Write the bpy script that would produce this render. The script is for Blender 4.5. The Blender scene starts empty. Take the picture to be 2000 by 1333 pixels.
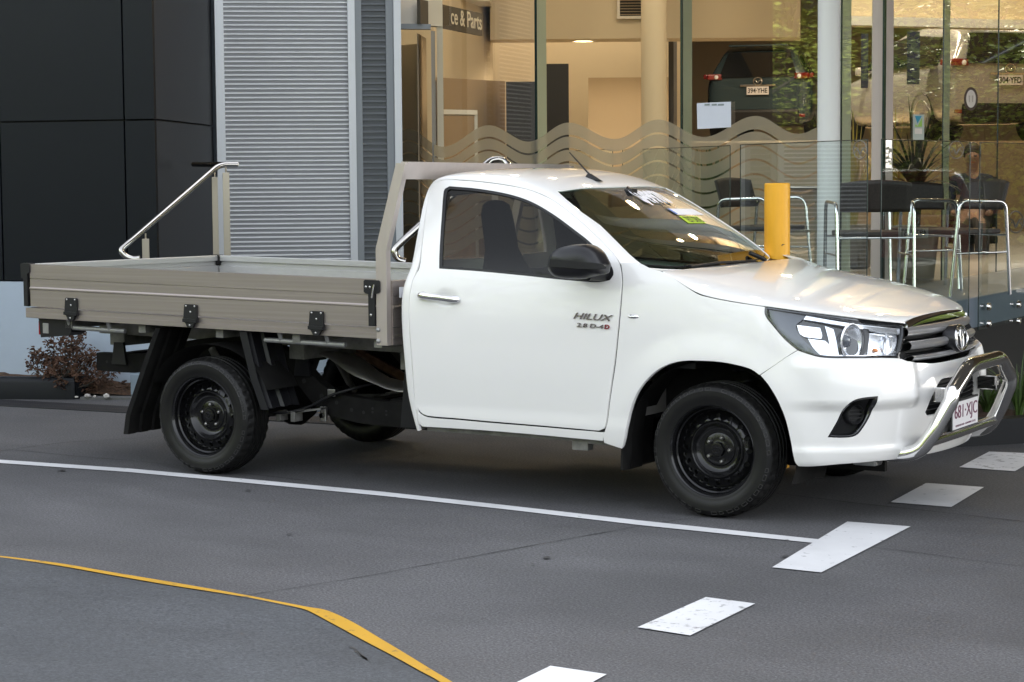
import bpy, bmesh, math, random
import numpy as np
from mathutils import Vector, Matrix
from mathutils.bvhtree import BVHTree
from mathutils.geometry import delaunay_2d_cdt
random.seed(7)
SC = bpy.context.scene
COL = SC.collection
# ------------------------------------------------------------------ camera
CAM = Vector((7.2734, -8.8839, 1.6573))
CR = Vector((0.86049, 0.50941, -0.00757)); CF = Vector((-0.50833, 0.85731, -0.08156))
CR.normalize(); CF.normalize()
CU = CR.cross(CF).normalized(); CR = CF.cross(CU).normalized()
FPX = 4059.8
cd = bpy.data.cameras.new('camera'); cam = bpy.data.objects.new('camera', cd); COL.objects.link(cam)
cam.matrix_world = Matrix(((CR.x, CU.x, -CF.x, CAM.x), (CR.y, CU.y, -CF.y, CAM.y), (CR.z, CU.z, -CF.z, CAM.z), (0, 0, 0, 1)))
cd.sensor_width = 36; cd.lens = FPX / 2000 * 36; cd.clip_end = 500; cd.clip_start = .1
SC.camera = cam
def ray(px, py):
    return (CF + CR * ((px - 1000) / FPX) - CU * ((py - 666.5) / FPX)).normalized()
def on(px, py, ax, val):                      # measured point: where the sight line meets the plane axis = val
    d = ray(px, py); t = (val - CAM[ax]) / d[ax]; return CAM + d * t
# ------------------------------------------------------------------ light
SUN_EL, SUN_AZ = math.radians(38), math.radians(35)      # sun behind the building, so the forecourt is in its shade
wd = bpy.data.worlds.new('World'); SC.world = wd; wd.use_nodes = True
nt = wd.node_tree; bg = nt.nodes['Background']
sky = nt.nodes.new('ShaderNodeTexSky'); sky.sky_type = 'NISHITA'; sky.sun_disc = False
sky.sun_elevation = SUN_EL; sky.sun_rotation = SUN_AZ; sky.air_density = 1.2; sky.dust_density = 2.0
hs = nt.nodes.new('ShaderNodeHueSaturation'); hs.inputs['Saturation'].default_value = .27      # sky blue cut back, standing in for a white balance
nt.links.new(sky.outputs[0], hs.inputs['Color']); nt.links.new(hs.outputs[0], bg.inputs[0]); bg.inputs[1].default_value = .15
sl = bpy.data.lights.new('sun', 'SUN'); sl.energy = 3.2; sl.angle = math.radians(.5); sl.color = (1, .93, .82)
so = bpy.data.objects.new('sun', sl); COL.objects.link(so)
sdir = Vector((math.sin(SUN_AZ) * math.cos(SUN_EL), math.cos(SUN_AZ) * math.cos(SUN_EL), math.sin(SUN_EL)))
so.rotation_euler = sdir.to_track_quat('Z', 'Y').to_euler()
SC.view_settings.view_transform = 'Standard'; SC.view_settings.look = 'None'
SC.view_settings.exposure = 2.22; SC.view_settings.gamma = 1
try:
    SC.cycles.use_denoising = True; SC.cycles.max_bounces = 9; SC.cycles.transparent_max_bounces = 24
    SC.cycles.transmission_bounces = 8; SC.cycles.caustics_reflective = False; SC.cycles.caustics_refractive = False
    SC.cycles.sample_clamp_indirect = 6
except Exception: pass
# ------------------------------------------------------------------ materials
M = {}
def mat(name, col=(.5, .5, .5), rough=.5, metal=0, coat=0, spec=.5, emit=None, es=1, noise=None, bump=None, alpha=1, sheen=0):
    m = bpy.data.materials.new(name); m.use_nodes = True; M[name] = m
    n = m.node_tree; b = n.nodes['Principled BSDF']
    b.inputs['Base Color'].default_value = (*col, 1); b.inputs['Roughness'].default_value = rough
    b.inputs['Metallic'].default_value = metal; b.inputs['Coat Weight'].default_value = coat
    b.inputs['Coat Roughness'].default_value = .03
    b.inputs['Specular IOR Level'].default_value = spec
    if emit: b.inputs['Emission Color'].default_value = (*emit, 1); b.inputs['Emission Strength'].default_value = es
    tc = n.nodes.new('ShaderNodeTexCoord')
    if noise:                                   # (scale, low factor, high factor, stretch)
        sc_, lo, hi = noise[:3]; st = noise[3] if len(noise) > 3 else (1, 1, 1)
        mp = n.nodes.new('ShaderNodeMapping'); mp.inputs['Scale'].default_value = st; n.links.new(tc.outputs['Object'], mp.inputs[0])
        t = n.nodes.new('ShaderNodeTexNoise'); t.inputs['Scale'].default_value = sc_; t.inputs['Detail'].default_value = 7; t.inputs['Roughness'].default_value = .65
        n.links.new(mp.outputs[0], t.inputs['Vector'])
        r = n.nodes.new('ShaderNodeValToRGB'); r.color_ramp.elements[0].position = .3; r.color_ramp.elements[1].position = .7
        r.color_ramp.elements[0].color = tuple(c * lo for c in col) + (1,); r.color_ramp.elements[1].color = tuple(min(1, c * hi) for c in col) + (1,)
        n.links.new(t.outputs['Fac'], r.inputs[0]); n.links.new(r.outputs[0], b.inputs['Base Color'])
    if bump:
        t2 = n.nodes.new('ShaderNodeTexNoise'); t2.inputs['Scale'].default_value = bump[0]; t2.inputs['Detail'].default_value = 5
        n.links.new(tc.outputs['Object'], t2.inputs['Vector'])
        bp = n.nodes.new('ShaderNodeBump'); bp.inputs['Strength'].default_value = bump[1]; bp.inputs['Distance'].default_value = bump[2] if len(bump) > 2 else .01
        n.links.new(t2.outputs['Fac'], bp.inputs['Height']); n.links.new(bp.outputs[0], b.inputs['Normal'])
    return m
def glassmat(name, tint=(.9, .95, .93), ior=1.5, rough=0., refl=(1, 1, 1)):
    m = bpy.data.materials.new(name); m.use_nodes = True; M[name] = m; n = m.node_tree
    for x in list(n.nodes): n.nodes.remove(x)
    o = n.nodes.new('ShaderNodeOutputMaterial'); mx = n.nodes.new('ShaderNodeMixShader'); fr = n.nodes.new('ShaderNodeFresnel')
    geo = n.nodes.new('ShaderNodeNewGeometry')
    tr = n.nodes.new('ShaderNodeBsdfTransparent'); gl = n.nodes.new('ShaderNodeBsdfGlossy')
    tr.inputs[0].default_value = (*tint, 1); gl.inputs['Roughness'].default_value = rough; gl.inputs[0].default_value = (*refl, 1)
    # same reflectance from either side of the pane
    a = n.nodes.new('ShaderNodeMath'); a.operation = 'MULTIPLY_ADD'; a.inputs[1].default_value = 1 / ior - ior; a.inputs[2].default_value = ior
    n.links.new(geo.outputs['Backfacing'], a.inputs[0]); fr.inputs[0].default_value = ior
    n.links.new(a.outputs[0], fr.inputs[0]) if False else None
    lw = n.nodes.new('ShaderNodeLayerWeight'); lw.inputs[0].default_value = .5
    # Schlick from the facing angle
    p = n.nodes.new('ShaderNodeMath'); p.operation = 'POWER'; p.inputs[1].default_value = 5
    n.links.new(lw.outputs['Facing'], p.inputs[0]); n.nodes.remove(fr); n.nodes.remove(a); n.nodes.remove(geo)
    r0 = ((ior - 1) / (ior + 1)) ** 2; r0 = 2 * r0 / (1 + r0)
    q = n.nodes.new('ShaderNodeMath'); q.operation = 'MULTIPLY_ADD'; q.inputs[1].default_value = 1 - r0; q.inputs[2].default_value = r0
    n.links.new(p.outputs[0], q.inputs[0])
    n.links.new(q.outputs[0], mx.inputs[0]); n.links.new(tr.outputs[0], mx.inputs[1]); n.links.new(gl.outputs[0], mx.inputs[2])
    n.links.new(mx.outputs[0], o.inputs[0]); return m
mat('white_paint', (.81, .795, .77), .36, coat=1, spec=.5)
mat('black_gap', (.004, .004, .004), .7)
mat('black_plastic', (.012, .012, .013), .45, spec=.35, bump=(900, .12, .0006))
mat('satin_black', (.010, .010, .012), .35, spec=.4)
mat('matt_black', (.007, .0067, .0063), .8, spec=.2, noise=(9, .6, 1.8))
mat('gloss_black', (.008, .008, .009), .12, coat=1)
mat('rubber', (.0075, .0073, .007), .46, spec=.30, noise=(14, .8, 1.3), bump=(160, .05, .0008))
mat('wheel_black', (.004, .004, .0045), .24, coat=.25, spec=.35, bump=(40, .04, .001))
mat('chrome', (.78, .78, .78), .045, metal=1)
mat('steel', (.80, .79, .77), .09, metal=1)
mat('rail_steel', (.50, .48, .45), .15, metal=1)
mat('brushed_steel', (.42, .38, .32), .32, metal=1)
mat('bolt_steel', (.45, .44, .42), .35, metal=1)
mat('grille_grey', (.62, .62, .63), .28, metal=.8, coat=.5)
mat('galvanised', (.36, .36, .35), .5, metal=.6, noise=(30, .8, 1.15))
mat('zinc', (.22, .215, .20), .55, metal=.3, noise=(12, .7, 1.3))
mat('seat_fabric', (.009, .0085, .008), .9, spec=.2)
mat('dash', (.02, .02, .021), .6)
mat('cab_trim', (.20, .19, .175), .8)
mat('reflector', (.95, .96, 1.0), .24, metal=.85)
mat('amber', (.9, .25, .02), .25, coat=.5)
mat('red_lens', (.45, .01, .01), .2, coat=1)
mat('red_badge', (.20, .005, .012), .3, coat=.5)
mat('plate_white', (.72, .70, .71), .4)
mat('plate_maroon', (.13, .02, .06), .5)
mat('sticker_white', (.8, .81, .86), .5, emit=None)
mat('sticker_blue', (.10, .22, .6), .5)
mat('sticker_lime', (.52, .78, .02), .5)
mat('ink', (.02, .02, .02), .6)
mat('exhaust', (.20, .11, .06), .45, metal=.6, noise=(20, .6, 1.4))
mat('heat_shield', (.40, .39, .37), .38, metal=.85, bump=(160, .5, .004))
glassmat('windscreen_glass', (.50, .64, .58), 1.5)
glassmat('side_glass', (.34, .315, .285), 1.22); glassmat('rear_glass', (.80, .82, .80), 1.3)
glassmat('lens_glass', (.93, .95, .96), 1.24)
mat('rubber_mark', (.035, .034, .032), .6)
# ------------------------------------------------------------------ object helpers
def link(name, me, m=None, parent=None):
    o = bpy.data.objects.new(name, me); COL.objects.link(o)
    if m is not None:
        for x in (m if isinstance(m, (list, tuple)) else [m]): me.materials.append(M[x] if isinstance(x, str) else x)
    if parent is not None:
        o.parent = parent; o.matrix_parent_inverse = parent.matrix_world.inverted() if parent.type != 'EMPTY' else Matrix.Translation(-parent.location) @ Matrix.Identity(4)
    return o
def tag(o, label, cat, group=None, kind=None):
    if label: o['label'] = label
    if cat: o['category'] = cat
    if group: o['group'] = group
    if kind: o['kind'] = kind
    return o
def struct(o): o['kind'] = 'structure'; return o
def empty(name, loc, label=None, cat=None, group=None):
    o = bpy.data.objects.new(name, None); COL.objects.link(o); o.location = loc; o.empty_display_size = .1
    return tag(o, label, cat, group)
def V(*a): return Vector(a)
class MB:                                        # collects shapes that become ONE mesh
    def __init__(s): s.v = []; s.f = []; s.mi = []; s.sm = []
    def add(s, vs, fs, mi=0, smooth=True):
        b = len(s.v); s.v += [tuple(v) for v in vs]
        for f in fs: s.f.append([b + i for i in f]); s.mi.append(mi); s.sm.append(smooth)
        return s
    def box(s, c, d, rz=0, mi=0, bev=0, Mx=None):
        c = Vector(c); hx, hy, hz = d[0] / 2, d[1] / 2, d[2] / 2
        R = Mx if Mx is not None else Matrix.Rotation(rz, 3, 'Z')
        if bev <= 0:
            vs = [c + R @ Vector((x * hx, y * hy, z * hz)) for x in (-1, 1) for y in (-1, 1) for z in (-1, 1)]
            s.add(vs, [(0, 1, 3, 2), (4, 6, 7, 5), (0, 4, 5, 1), (2, 3, 7, 6), (0, 2, 6, 4), (1, 5, 7, 3)], mi, False)
        else:
            bm = bmesh.new(); bmesh.ops.create_cube(bm, size=1)
            for v in bm.verts: v.co = Vector((v.co.x * d[0], v.co.y * d[1], v.co.z * d[2]))
            bmesh.ops.bevel(bm, geom=bm.edges[:], offset=min(bev, .49 * min(d)), segments=2, affect='EDGES', profile=.6)
            bm.verts.index_update()
            s.add([c + R @ v.co for v in bm.verts], [[v.index for v in f.verts] for f in bm.faces], mi, False); bm.free()
        return s
    def tube(s, pts, r, n=12, mi=0, caps=True, closed=False, flat=1):
        pts = [Vector(p) for p in pts]; N = len(pts); rs = r if isinstance(r, (list, tuple)) else [r] * N
        tan = []
        for i in range(N):
            if closed: t = pts[(i + 1) % N] - pts[i - 1]
            else: t = pts[min(i + 1, N - 1)] - pts[max(i - 1, 0)]
            tan.append(t.normalized())
        up = Vector((0, 0, 1)) if abs(tan[0].z) < .9 else Vector((1, 0, 0))
        nrm = (up - tan[0] * up.dot(tan[0])).normalized(); vs = []
        for i in range(N):
            nrm = (nrm - tan[i] * nrm.dot(tan[i])).normalized(); bi = tan[i].cross(nrm)
            for k in range(n):
                a = 2 * math.pi * k / n; vs.append(pts[i] + (nrm * math.cos(a) + bi * math.sin(a) * flat) * rs[i])
        fs = []
        for i in range(N if closed else N - 1):
            for k in range(n):
                a, b = i * n + k, i * n + (k + 1) % n; j = ((i + 1) % N) * n
                fs.append((a, b, j + (k + 1) % n, j + k))
        s.add(vs, fs, mi, True)
        if caps and not closed:
            s.add(vs[:n][::-1], [list(range(n))], mi, False); s.add(vs[-n:], [list(range(n))], mi, False)
        return s
    def lathe(s, prof, c, ax='y', n=48, mi=0, sgn=1):       # prof: (radius, offset along axis)
        c = Vector(c); vs = []
        for r, h in prof:
            for k in range(n):
                a = 2 * math.pi * k / n; x, z = r * math.cos(a), r * math.sin(a)
                if ax == 'y': vs.append(c + Vector((x, h * sgn, z)))
                elif ax == 'z': vs.append(c + Vector((x, z, h * sgn)))
                else: vs.append(c + Vector((h * sgn, x, z)))
        fs = []
        for i in range(len(prof) - 1):
            for k in range(n):
                q = (i * n + k, i * n + (k + 1) % n, (i + 1) * n + (k + 1) % n, (i + 1) * n + k)
                fs.append(q)
        s.add(vs, fs, mi, True); return s
    def prism(s, poly, f, t0, t1, mi=0):          # poly 2-D, f(a,b,t) -> point
        n = len(poly); vs = [f(a, b, t0) for a, b in poly] + [f(a, b, t1) for a, b in poly]
        s.add(vs, [list(range(n))[::-1], list(range(n, 2 * n))] + [(i, (i + 1) % n, n + (i + 1) % n, n + i) for i in range(n)], mi, False); return s
    def build(s, name, m, parent=None, smooth_angle=None, recalc=False):
        me = bpy.data.meshes.new(name); me.from_pydata(s.v, [], s.f)
        me.polygons.foreach_set('material_index', s.mi); me.polygons.foreach_set('use_smooth', s.sm)
        if recalc or smooth_angle:
            bm = bmesh.new(); bm.from_mesh(me)
            if smooth_angle: bmesh.ops.remove_doubles(bm, verts=bm.verts[:], dist=1e-5)
            bmesh.ops.recalc_face_normals(bm, faces=bm.faces[:])
            if smooth_angle:
                for f in bm.faces: f.smooth = True
                for e in bm.edges:
                    if len(e.link_faces) == 2 and e.calc_face_angle(0) > math.radians(smooth_angle): e.smooth = False
            bm.to_mesh(me); bm.free()
        me.update(); return link(name, me, m, parent)
def smooth_path(pts, n=8, closed=False):          # Catmull-Rom through 3-D or 2-D points
    pts = [Vector(p) for p in pts]; out = []; N = len(pts)
    rng = range(N if closed else N - 1)
    for i in rng:
        p0 = pts[(i - 1) % N] if (closed or i > 0) else pts[0]; p1 = pts[i]; p2 = pts[(i + 1) % N]
        p3 = pts[(i + 2) % N] if (closed or i + 2 < N) else pts[-1]
        for k in range(n):
            t = k / n; out.append(.5 * ((2 * p1) + (p2 - p0) * t + (2 * p0 - 5 * p1 + 4 * p2 - p3) * t * t + (3 * p1 - p0 - 3 * p2 + p3) * t ** 3))
    if not closed: out.append(pts[-1])
    return out
def fillet_path(pts, r, n=7):                     # straight runs with rounded bends
    pts = [Vector(p) for p in pts]; out = [pts[0]]
    for i in range(1, len(pts) - 1):
        a, b, c = pts[i - 1], pts[i], pts[i + 1]; d1 = (a - b); d2 = (c - b)
        q = min(r, d1.length * .48, d2.length * .48); p1 = b + d1.normalized() * q; p2 = b + d2.normalized() * q
        for k in range(n + 1):
            t = k / n; out.append(p1 * (1 - t) ** 2 + b * 2 * t * (1 - t) + p2 * t * t)
    out.append(pts[-1]); return out
def text_mesh(name, s, size, m, origin, xdir, updir, depth=.003, parent=None, shear=0, width=None, bold=0, align='LEFT', sp=1.0, ch=None):
    cu = bpy.data.curves.new(name, 'FONT'); cu.body = s; cu.size = size; cu.extrude = depth / 2; cu.shear = shear; cu.offset = bold; cu.align_x = align
    cu.space_character = sp; cu.resolution_u = 4
    ob = bpy.data.objects.new('tmp', cu); COL.objects.link(ob)
    dg = bpy.context.evaluated_depsgraph_get(); me = bpy.data.meshes.new_from_object(ob.evaluated_get(dg))
    bpy.data.objects.remove(ob); bpy.data.curves.remove(cu)
    X = Vector(xdir).normalized(); Zn = X.cross(Vector(updir)).normalized(); Y = Zn.cross(X)
    co = np.zeros(len(me.vertices) * 3); me.vertices.foreach_get('co', co); co = co.reshape(-1, 3)
    x0, x1 = co[:, 0].min(), co[:, 0].max(); y0, y1 = co[:, 1].min(), co[:, 1].max()
    kx = (width / (x1 - x0)) if width else 1; ky = ch / (y1 - y0) if ch else 1
    if align == 'LEFT': co[:, 0] -= x0
    if ch: co[:, 1] -= y0
    O = Vector(origin)
    for i, v in enumerate(me.vertices): v.co = O + X * float(co[i, 0] * kx) + Y * float(co[i, 1] * ky) + Zn * float(co[i, 2] + depth / 2)
    me.materials.clear(); me.name = name
    return link(name, me, m, parent)
# ------------------------------------------------------------------ surfaces traced from the photograph
YC = .9                                          # the truck's centre plane
def bs(P, t):                                    # uniform cubic B-spline weights at t over rows of P
    n = len(P) - 1; i = min(max(int(math.floor(t)), 0), n - 1); f = t - i
    w = ((1 - f) ** 3 / 6, (3 * f ** 3 - 6 * f * f + 4) / 6, (-3 * f ** 3 + 3 * f * f + 3 * f + 1) / 6, f ** 3 / 6)
    return i, w
class Net:                                       # B-spline surface, columns j (0..nc-1), rows i; last column lies on the centre plane
    def __init__(s, net, sym=True, disp=None):
        A = np.array(net, float)                 # [row][col][x,w,z]
        s.nr, s.nc = A.shape[:2]
        first = 2 * A[:, :1] - A[:, 1:2]
        if sym:
            last = A[:, -2:-1] * np.array([1, -1, 1]); A = np.concatenate([first, A, last], 1)
        else: A = np.concatenate([first, A, 2 * A[:, -1:] - A[:, -2:-1]], 1)
        A = np.concatenate([2 * A[:1] - A[1:2], A, 2 * A[-1:] - A[-2:-1]], 0); s.A = A
        s.disp = disp
    def raw(s, u, v):                            # u: column index (beyond the centre = mirrored), v: row index
        mir = u > s.nc - 1
        if mir: u = 2 * (s.nc - 1) - u
        i, wi = bs(range(s.nr), v); j, wj = bs(range(s.nc), u)
        B = s.A[i:i + 4, j:j + 4]; p = np.tensordot(np.array(wi), np.tensordot(B, np.array(wj), axes=([1], [0])), axes=([0], [0]))
        w = -p[1] if mir else p[1]
        return Vector((p[0], YC - w, p[2]))
    def nrm(s, u, v):
        e = .04; a = s.raw(u + e, v) - s.raw(u - e, v); b = s.raw(u, v + e) - s.raw(u, v - e)
        n = a.cross(b)
        return n.normalized() * s.sg if n.length > 1e-12 else Vector((0, -1, 0))
    sg = 1
    def P(s, u, v):
        p = s.raw(u, v)
        if s.disp:
            q = Vector((p.x, YC - abs(YC - p.y), p.z)); d = s.disp(q)
            if d: p = p + s.nrm(u, v) * d
        return p
    def N(s, u, v):
        if not s.disp: return s.nrm(u, v)
        e = .03; a = s.P(u + e, v) - s.P(u - e, v); b = s.P(u, v + e) - s.P(u, v - e); n = a.cross(b)
        return n.normalized() * s.sg if n.length > 1e-12 else s.nrm(u, v)
    def prep(s, du=.12, dv=.12, umax=None):
        us = np.arange(0, (umax or s.nc - 1) + 1e-6, du); vs = np.arange(0, s.nr - 1 + 1e-6, dv)
        s.us, s.vs = us, vs; G = [[s.P(u, v) for u in us] for v in vs]
        V_ = [p for r in G for p in r]; nu = len(us); F = []; 
        for i in range(len(vs) - 1):
            for j in range(nu - 1): F.append((i * nu + j, i * nu + j + 1, (i + 1) * nu + j + 1, (i + 1) * nu + j))
        s.G, s.F, s.nu = V_, F, nu; s.bvh = BVHTree.FromPolygons(V_, F)
    def hit(s, px, py):
        d = ray(px, py); loc, n, idx, dist = s.bvh.ray_cast(CAM, d)
        if loc is None:                          # nearest point of the grid to the sight line
            best = min(range(len(s.G)), key=lambda k: ((s.G[k] - CAM).cross(d)).length)
            return (s.us[best % s.nu], s.vs[best // s.nu])
        u, v = s.us[s.F[idx][0] % s.nu] + .06, s.vs[s.F[idx][0] // s.nu] + .06
        for _ in range(6):                       # Newton refinement of (u,v) to the sight line
            p = s.P(u, v); r = (p - CAM); r = r - d * r.dot(d)
            a = (s.P(u + .01, v) - p) / .01; b = (s.P(u, v + .01) - p) / .01
            a -= d * a.dot(d); b -= d * b.dot(d); aa, ab, bb = a.dot(a), a.dot(b), b.dot(b); ra, rb = r.dot(a), r.dot(b); D = aa * bb - ab * ab
            if abs(D) < 1e-14: break
            un, vn = u - (bb * ra - ab * rb) / D, v - (aa * rb - ab * ra) / D
            if abs(un - u) > 1.5 or abs(vn - v) > 1.5: break
            u, v = un, vn
        return (min(max(u, 0), 2 * (s.nc - 1)), min(max(v, 0), s.nr - 1))
    def trace(s, pts, px=True): return [s.hit(*p) for p in pts]
def resample(poly, step, ang=45, closed=True, sizef=None):
    # smooth curve through the points except at sharp corners
    P_ = [Vector(p) for p in poly]; N = len(P_); out = []
    def corner(i):
        a = (P_[i] - P_[i - 1]); b = (P_[(i + 1) % N] - P_[i])
        if a.length < 1e-9 or b.length < 1e-9: return True
        return a.angle(b) > math.radians(ang)
    C = [corner(i) for i in range(N)]
    if not closed: C[0] = C[-1] = True
    for i in range(N if closed else N - 1):
        p1, p2 = P_[i], P_[(i + 1) % N]
        p0 = P_[i - 1] if not C[i] else p1 * 2 - p2; p3 = P_[(i + 2) % N] if not C[(i + 1) % N] else p2 * 2 - p1
        L = (p2 - p1).length; n = max(1, int(L / step))
        m1 = (p2 - p0) / max((p2 - p1).length + (p1 - p0).length, 1e-9) * L; m2 = (p3 - p1) / max((p3 - p2).length + (p2 - p1).length, 1e-9) * L
        for k in range(n):
            t = k / n; out.append((2 * t ** 3 - 3 * t * t + 1) * p1 + (t ** 3 - 2 * t * t + t) * m1 + (-2 * t ** 3 + 3 * t * t) * p2 + (t ** 3 - t * t) * m2)
    if not closed: out.append(P_[-1])
    return out
def inside(p, poly):
    c = False; n = len(poly); x, y = p[0], p[1]; j = n - 1
    for i in range(n):
        xi, yi = poly[i][0], poly[i][1]; xj, yj = poly[j][0], poly[j][1]
        if (yi > y) != (yj > y) and x < (xj - xi) * (y - yi) / (yj - yi) + xi: c = not c
        j = i
    return c
def segdist(p, poly, closed=True):
    A = np.array([[q[0], q[1]] for q in poly]); B = np.roll(A, -1, 0)
    if not closed: A, B = A[:-1], B[:-1]
    d = B - A; L = (d * d).sum(1) + 1e-12; t = np.clip(((np.array([p[0], p[1]]) - A) * d).sum(1) / L, 0, 1)
    q = A + d * t[:, None]; return float(np.sqrt(((q - np.array([p[0], p[1]])) ** 2).sum(1)).min())
def panel(name, S, poly, m, parent=None, off=0., thick=.012, step=.22, holes=(), shrink=0, both=False, bstep=None, ang=45, smooth=True, edge_r=0.):
    """a sheet on surface S cut to poly (u,v), with turned-in edges; both=True adds the mirrored twin as a second object"""
    bstep = bstep or step * .5
    B = resample(poly, bstep, ang) if smooth else [Vector(p) for p in poly]; H = [resample(h, bstep, ang) for h in holes]
    pts = [(p.x, p.y) for p in B]; edges = [(i, (i + 1) % len(B)) for i in range(len(B))]; loops = [list(range(len(B)))]
    for h in H:
        b = len(pts); pts += [(p.x, p.y) for p in h]; edges += [(b + i, b + (i + 1) % len(h)) for i in range(len(h))]; loops.append(list(range(b, b + len(h))))
    x0, x1 = min(p[0] for p in pts), max(p[0] for p in pts); y0, y1 = min(p[1] for p in pts), max(p[1] for p in pts)
    nb = len(pts); y = y0 + step * .37
    row = 0
    while y < y1:
        x = x0 + step * (.31 + .5 * (row % 2)); row += 1
        while x < x1:
            if inside((x, y), B) and not any(inside((x, y), h) for h in H) and segdist((x, y), B) > step * .3 and all(segdist((x, y), h) > step * .3 for h in H): pts.append((x, y))
            x += step
        y += step
    r = delaunay_2d_cdt([Vector(p) for p in pts], edges, [], 0, 1e-7)
    vo, fo, orig = r[0], r[2], r[3]
    P3 = []; N3 = []
    for q in vo:
        n = S.N(q.x, q.y); P3.append(S.P(q.x, q.y) + n * off); N3.append(n)
    F = []
    for f in fo:
        c = (vo[f[0]] + vo[f[1]] + vo[f[2]]) / 3
        if inside(c, B) and not any(inside(c, h) for h in H):
            a = (P3[f[1]] - P3[f[0]]).cross(P3[f[2]] - P3[f[0]])
            F.append(tuple(f) if a.dot(N3[f[0]] + N3[f[1]] + N3[f[2]]) > 0 else tuple(f[::-1]))
    imap = {}
    for k, o_ in enumerate(orig):
        for z in o_: imap[z] = k
    vs = list(P3); ns = list(N3); fs = list(F)
    if thick:
        for li, lp in enumerate(loops):
            idx = [imap.get(i) for i in lp]; idx = [i for i in idx if i is not None]; n = len(idx)
            area = sum(vo[idx[i]].x * vo[idx[(i + 1) % n]].y - vo[idx[(i + 1) % n]].x * vo[idx[i]].y for i in range(n))
            for i in range(n):
                a, b = idx[i], idx[(i + 1) % n]
                if a == b: continue
                t = P3[b] - P3[a]; sd = t.cross(N3[a]); 
                if sd.length < 1e-9: continue
                sd.normalize()
                # outward = away from the panel
                mid = (vo[a] + vo[b]) / 2; e = (vo[b] - vo[a]); nn = Vector((e.y, -e.x)).normalized() * 1e-3
                ins = inside(mid + nn, B) and not any(inside(mid + nn, h) for h in H)
                q3 = S.P(mid.x + nn.x, mid.y + nn.y) - S.P(mid.x, mid.y)
                if (q3.dot(sd) > 0) == ins: sd = -sd
                k = len(vs); rr = min(.0018, thick * .4)
                vs += [P3[a], P3[b], P3[b] - N3[b] * thick, P3[a] - N3[a] * thick]
                ns += [(N3[a] + sd).normalized(), (N3[b] + sd).normalized(), sd, sd]
                q = (k, k + 1, k + 2, k + 3)
                a_ = (vs[k + 1] - vs[k]).cross(vs[k + 2] - vs[k]); fs.append(q if a_.dot(sd) > 0 else q[::-1])
    def mk(mir):
        me = bpy.data.meshes.new(name)
        if mir: me.from_pydata([(v.x, 2 * YC - v.y, v.z) for v in vs], [], [f[::-1] for f in fs]); nn = [(n.x, -n.y, n.z) for n in ns]
        else: me.from_pydata([tuple(v) for v in vs], [], fs); nn = [tuple(n) for n in ns]
        me.polygons.foreach_set('use_smooth', [True] * len(me.polygons)); me.normals_split_custom_set_from_vertices(nn); me.update()
        return link(name, me, m, parent)
    a = mk(False)
    if both: mk(True)
    return a
def mirror_uv(S, pts): c = 2 * (S.nc - 1); return [(c - u, v) for u, v in reversed(pts)]
def sstep(a, b, x):
    t = min(max((x - a) / (b - a), 0), 1); return t * t * (3 - 2 * t)
WB = 3.085; WR = .322                             # wheelbase, hub height
# ---- side and front wall of the body
rows_z = [.22, .27, .32, .40, .50, .60, .70, .80, .88, .96, 1.04, 1.12, 1.20, 1.28]
SIDEX = [1.30, 1.50, 1.70, 1.90, 2.10, 2.30, 2.50, 2.70, 2.90, 3.08, 3.24, 3.38]
WZ = {.22: .835, .27: .862, .32: .880, .40: .889, .50: .893, .60: .896, .70: .897, .80: .896, .88: .892, .96: .885, 1.04: .874, 1.12: .858, 1.20: .838, 1.28: .812}
def front_arc(z):
    T = {.22: [(3.5, .83), (3.63, .77), (3.72, .69), (3.79, .59), (3.84, .48), (3.88, .36), (3.91, .19), (3.92, 0)],
         .32: [(3.5, .868), (3.66, .825), (3.77, .745), (3.85, .64), (3.905, .52), (3.945, .39), (3.985, .2), (3.995, 0)],
         .45: [(3.51, .878), (3.68, .845), (3.795, .76), (3.875, .65), (3.93, .53), (3.975, .40), (4.015, .2), (4.025, 0)],
         .60: [(3.51, .880), (3.69, .845), (3.81, .765), (3.89, .655), (3.945, .53), (3.99, .40), (4.03, .2), (4.04, 0)],
         .70: [(3.51, .878), (3.68, .84), (3.795, .76), (3.875, .65), (3.93, .53), (3.975, .40), (4.01, .2), (4.02, 0)],
         .83: [(3.50, .866), (3.66, .82), (3.77, .745), (3.85, .64), (3.905, .53), (3.94, .40), (3.965, .2), (3.975, 0)],
         .93: [(3.49, .848), (3.64, .80), (3.74, .73), (3.815, .63), (3.865, .52), (3.90, .39), (3.925, .2), (3.935, 0)],
         1.04: [(3.47, .82), (3.59, .77), (3.67, .70), (3.73, .60), (3.77, .5), (3.80, .37), (3.82, .19), (3.83, 0)],
         1.28: [(3.42, .74), (3.50, .68), (3.55, .6), (3.58, .5), (3.6, .4), (3.62, .3), (3.63, .15), (3.63, 0)]}
    k = sorted(T); 
    for a, b in zip(k, k[1:]):
        if a <= z <= b:
            f = (z - a) / (b - a); return [(p[0] * (1 - f) + q[0] * f, p[1] * (1 - f) + q[1] * f) for p, q in zip(T[a], T[b])]
    return T[k[0]] if z < k[0] else T[k[-1]]
net = []
for z in rows_z:
    r = []
    for x in SIDEX:
        w = WZ[z] - .004 * max(0, (1.7 - x) / .4) ** 2
        if x > 3: w -= max(0, z - .85) * .10 * (x - 3) / .4
        r.append((x, w, z))
    r += [(x, w, z) for x, w in front_arc(z)]
    net.append(r)
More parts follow.
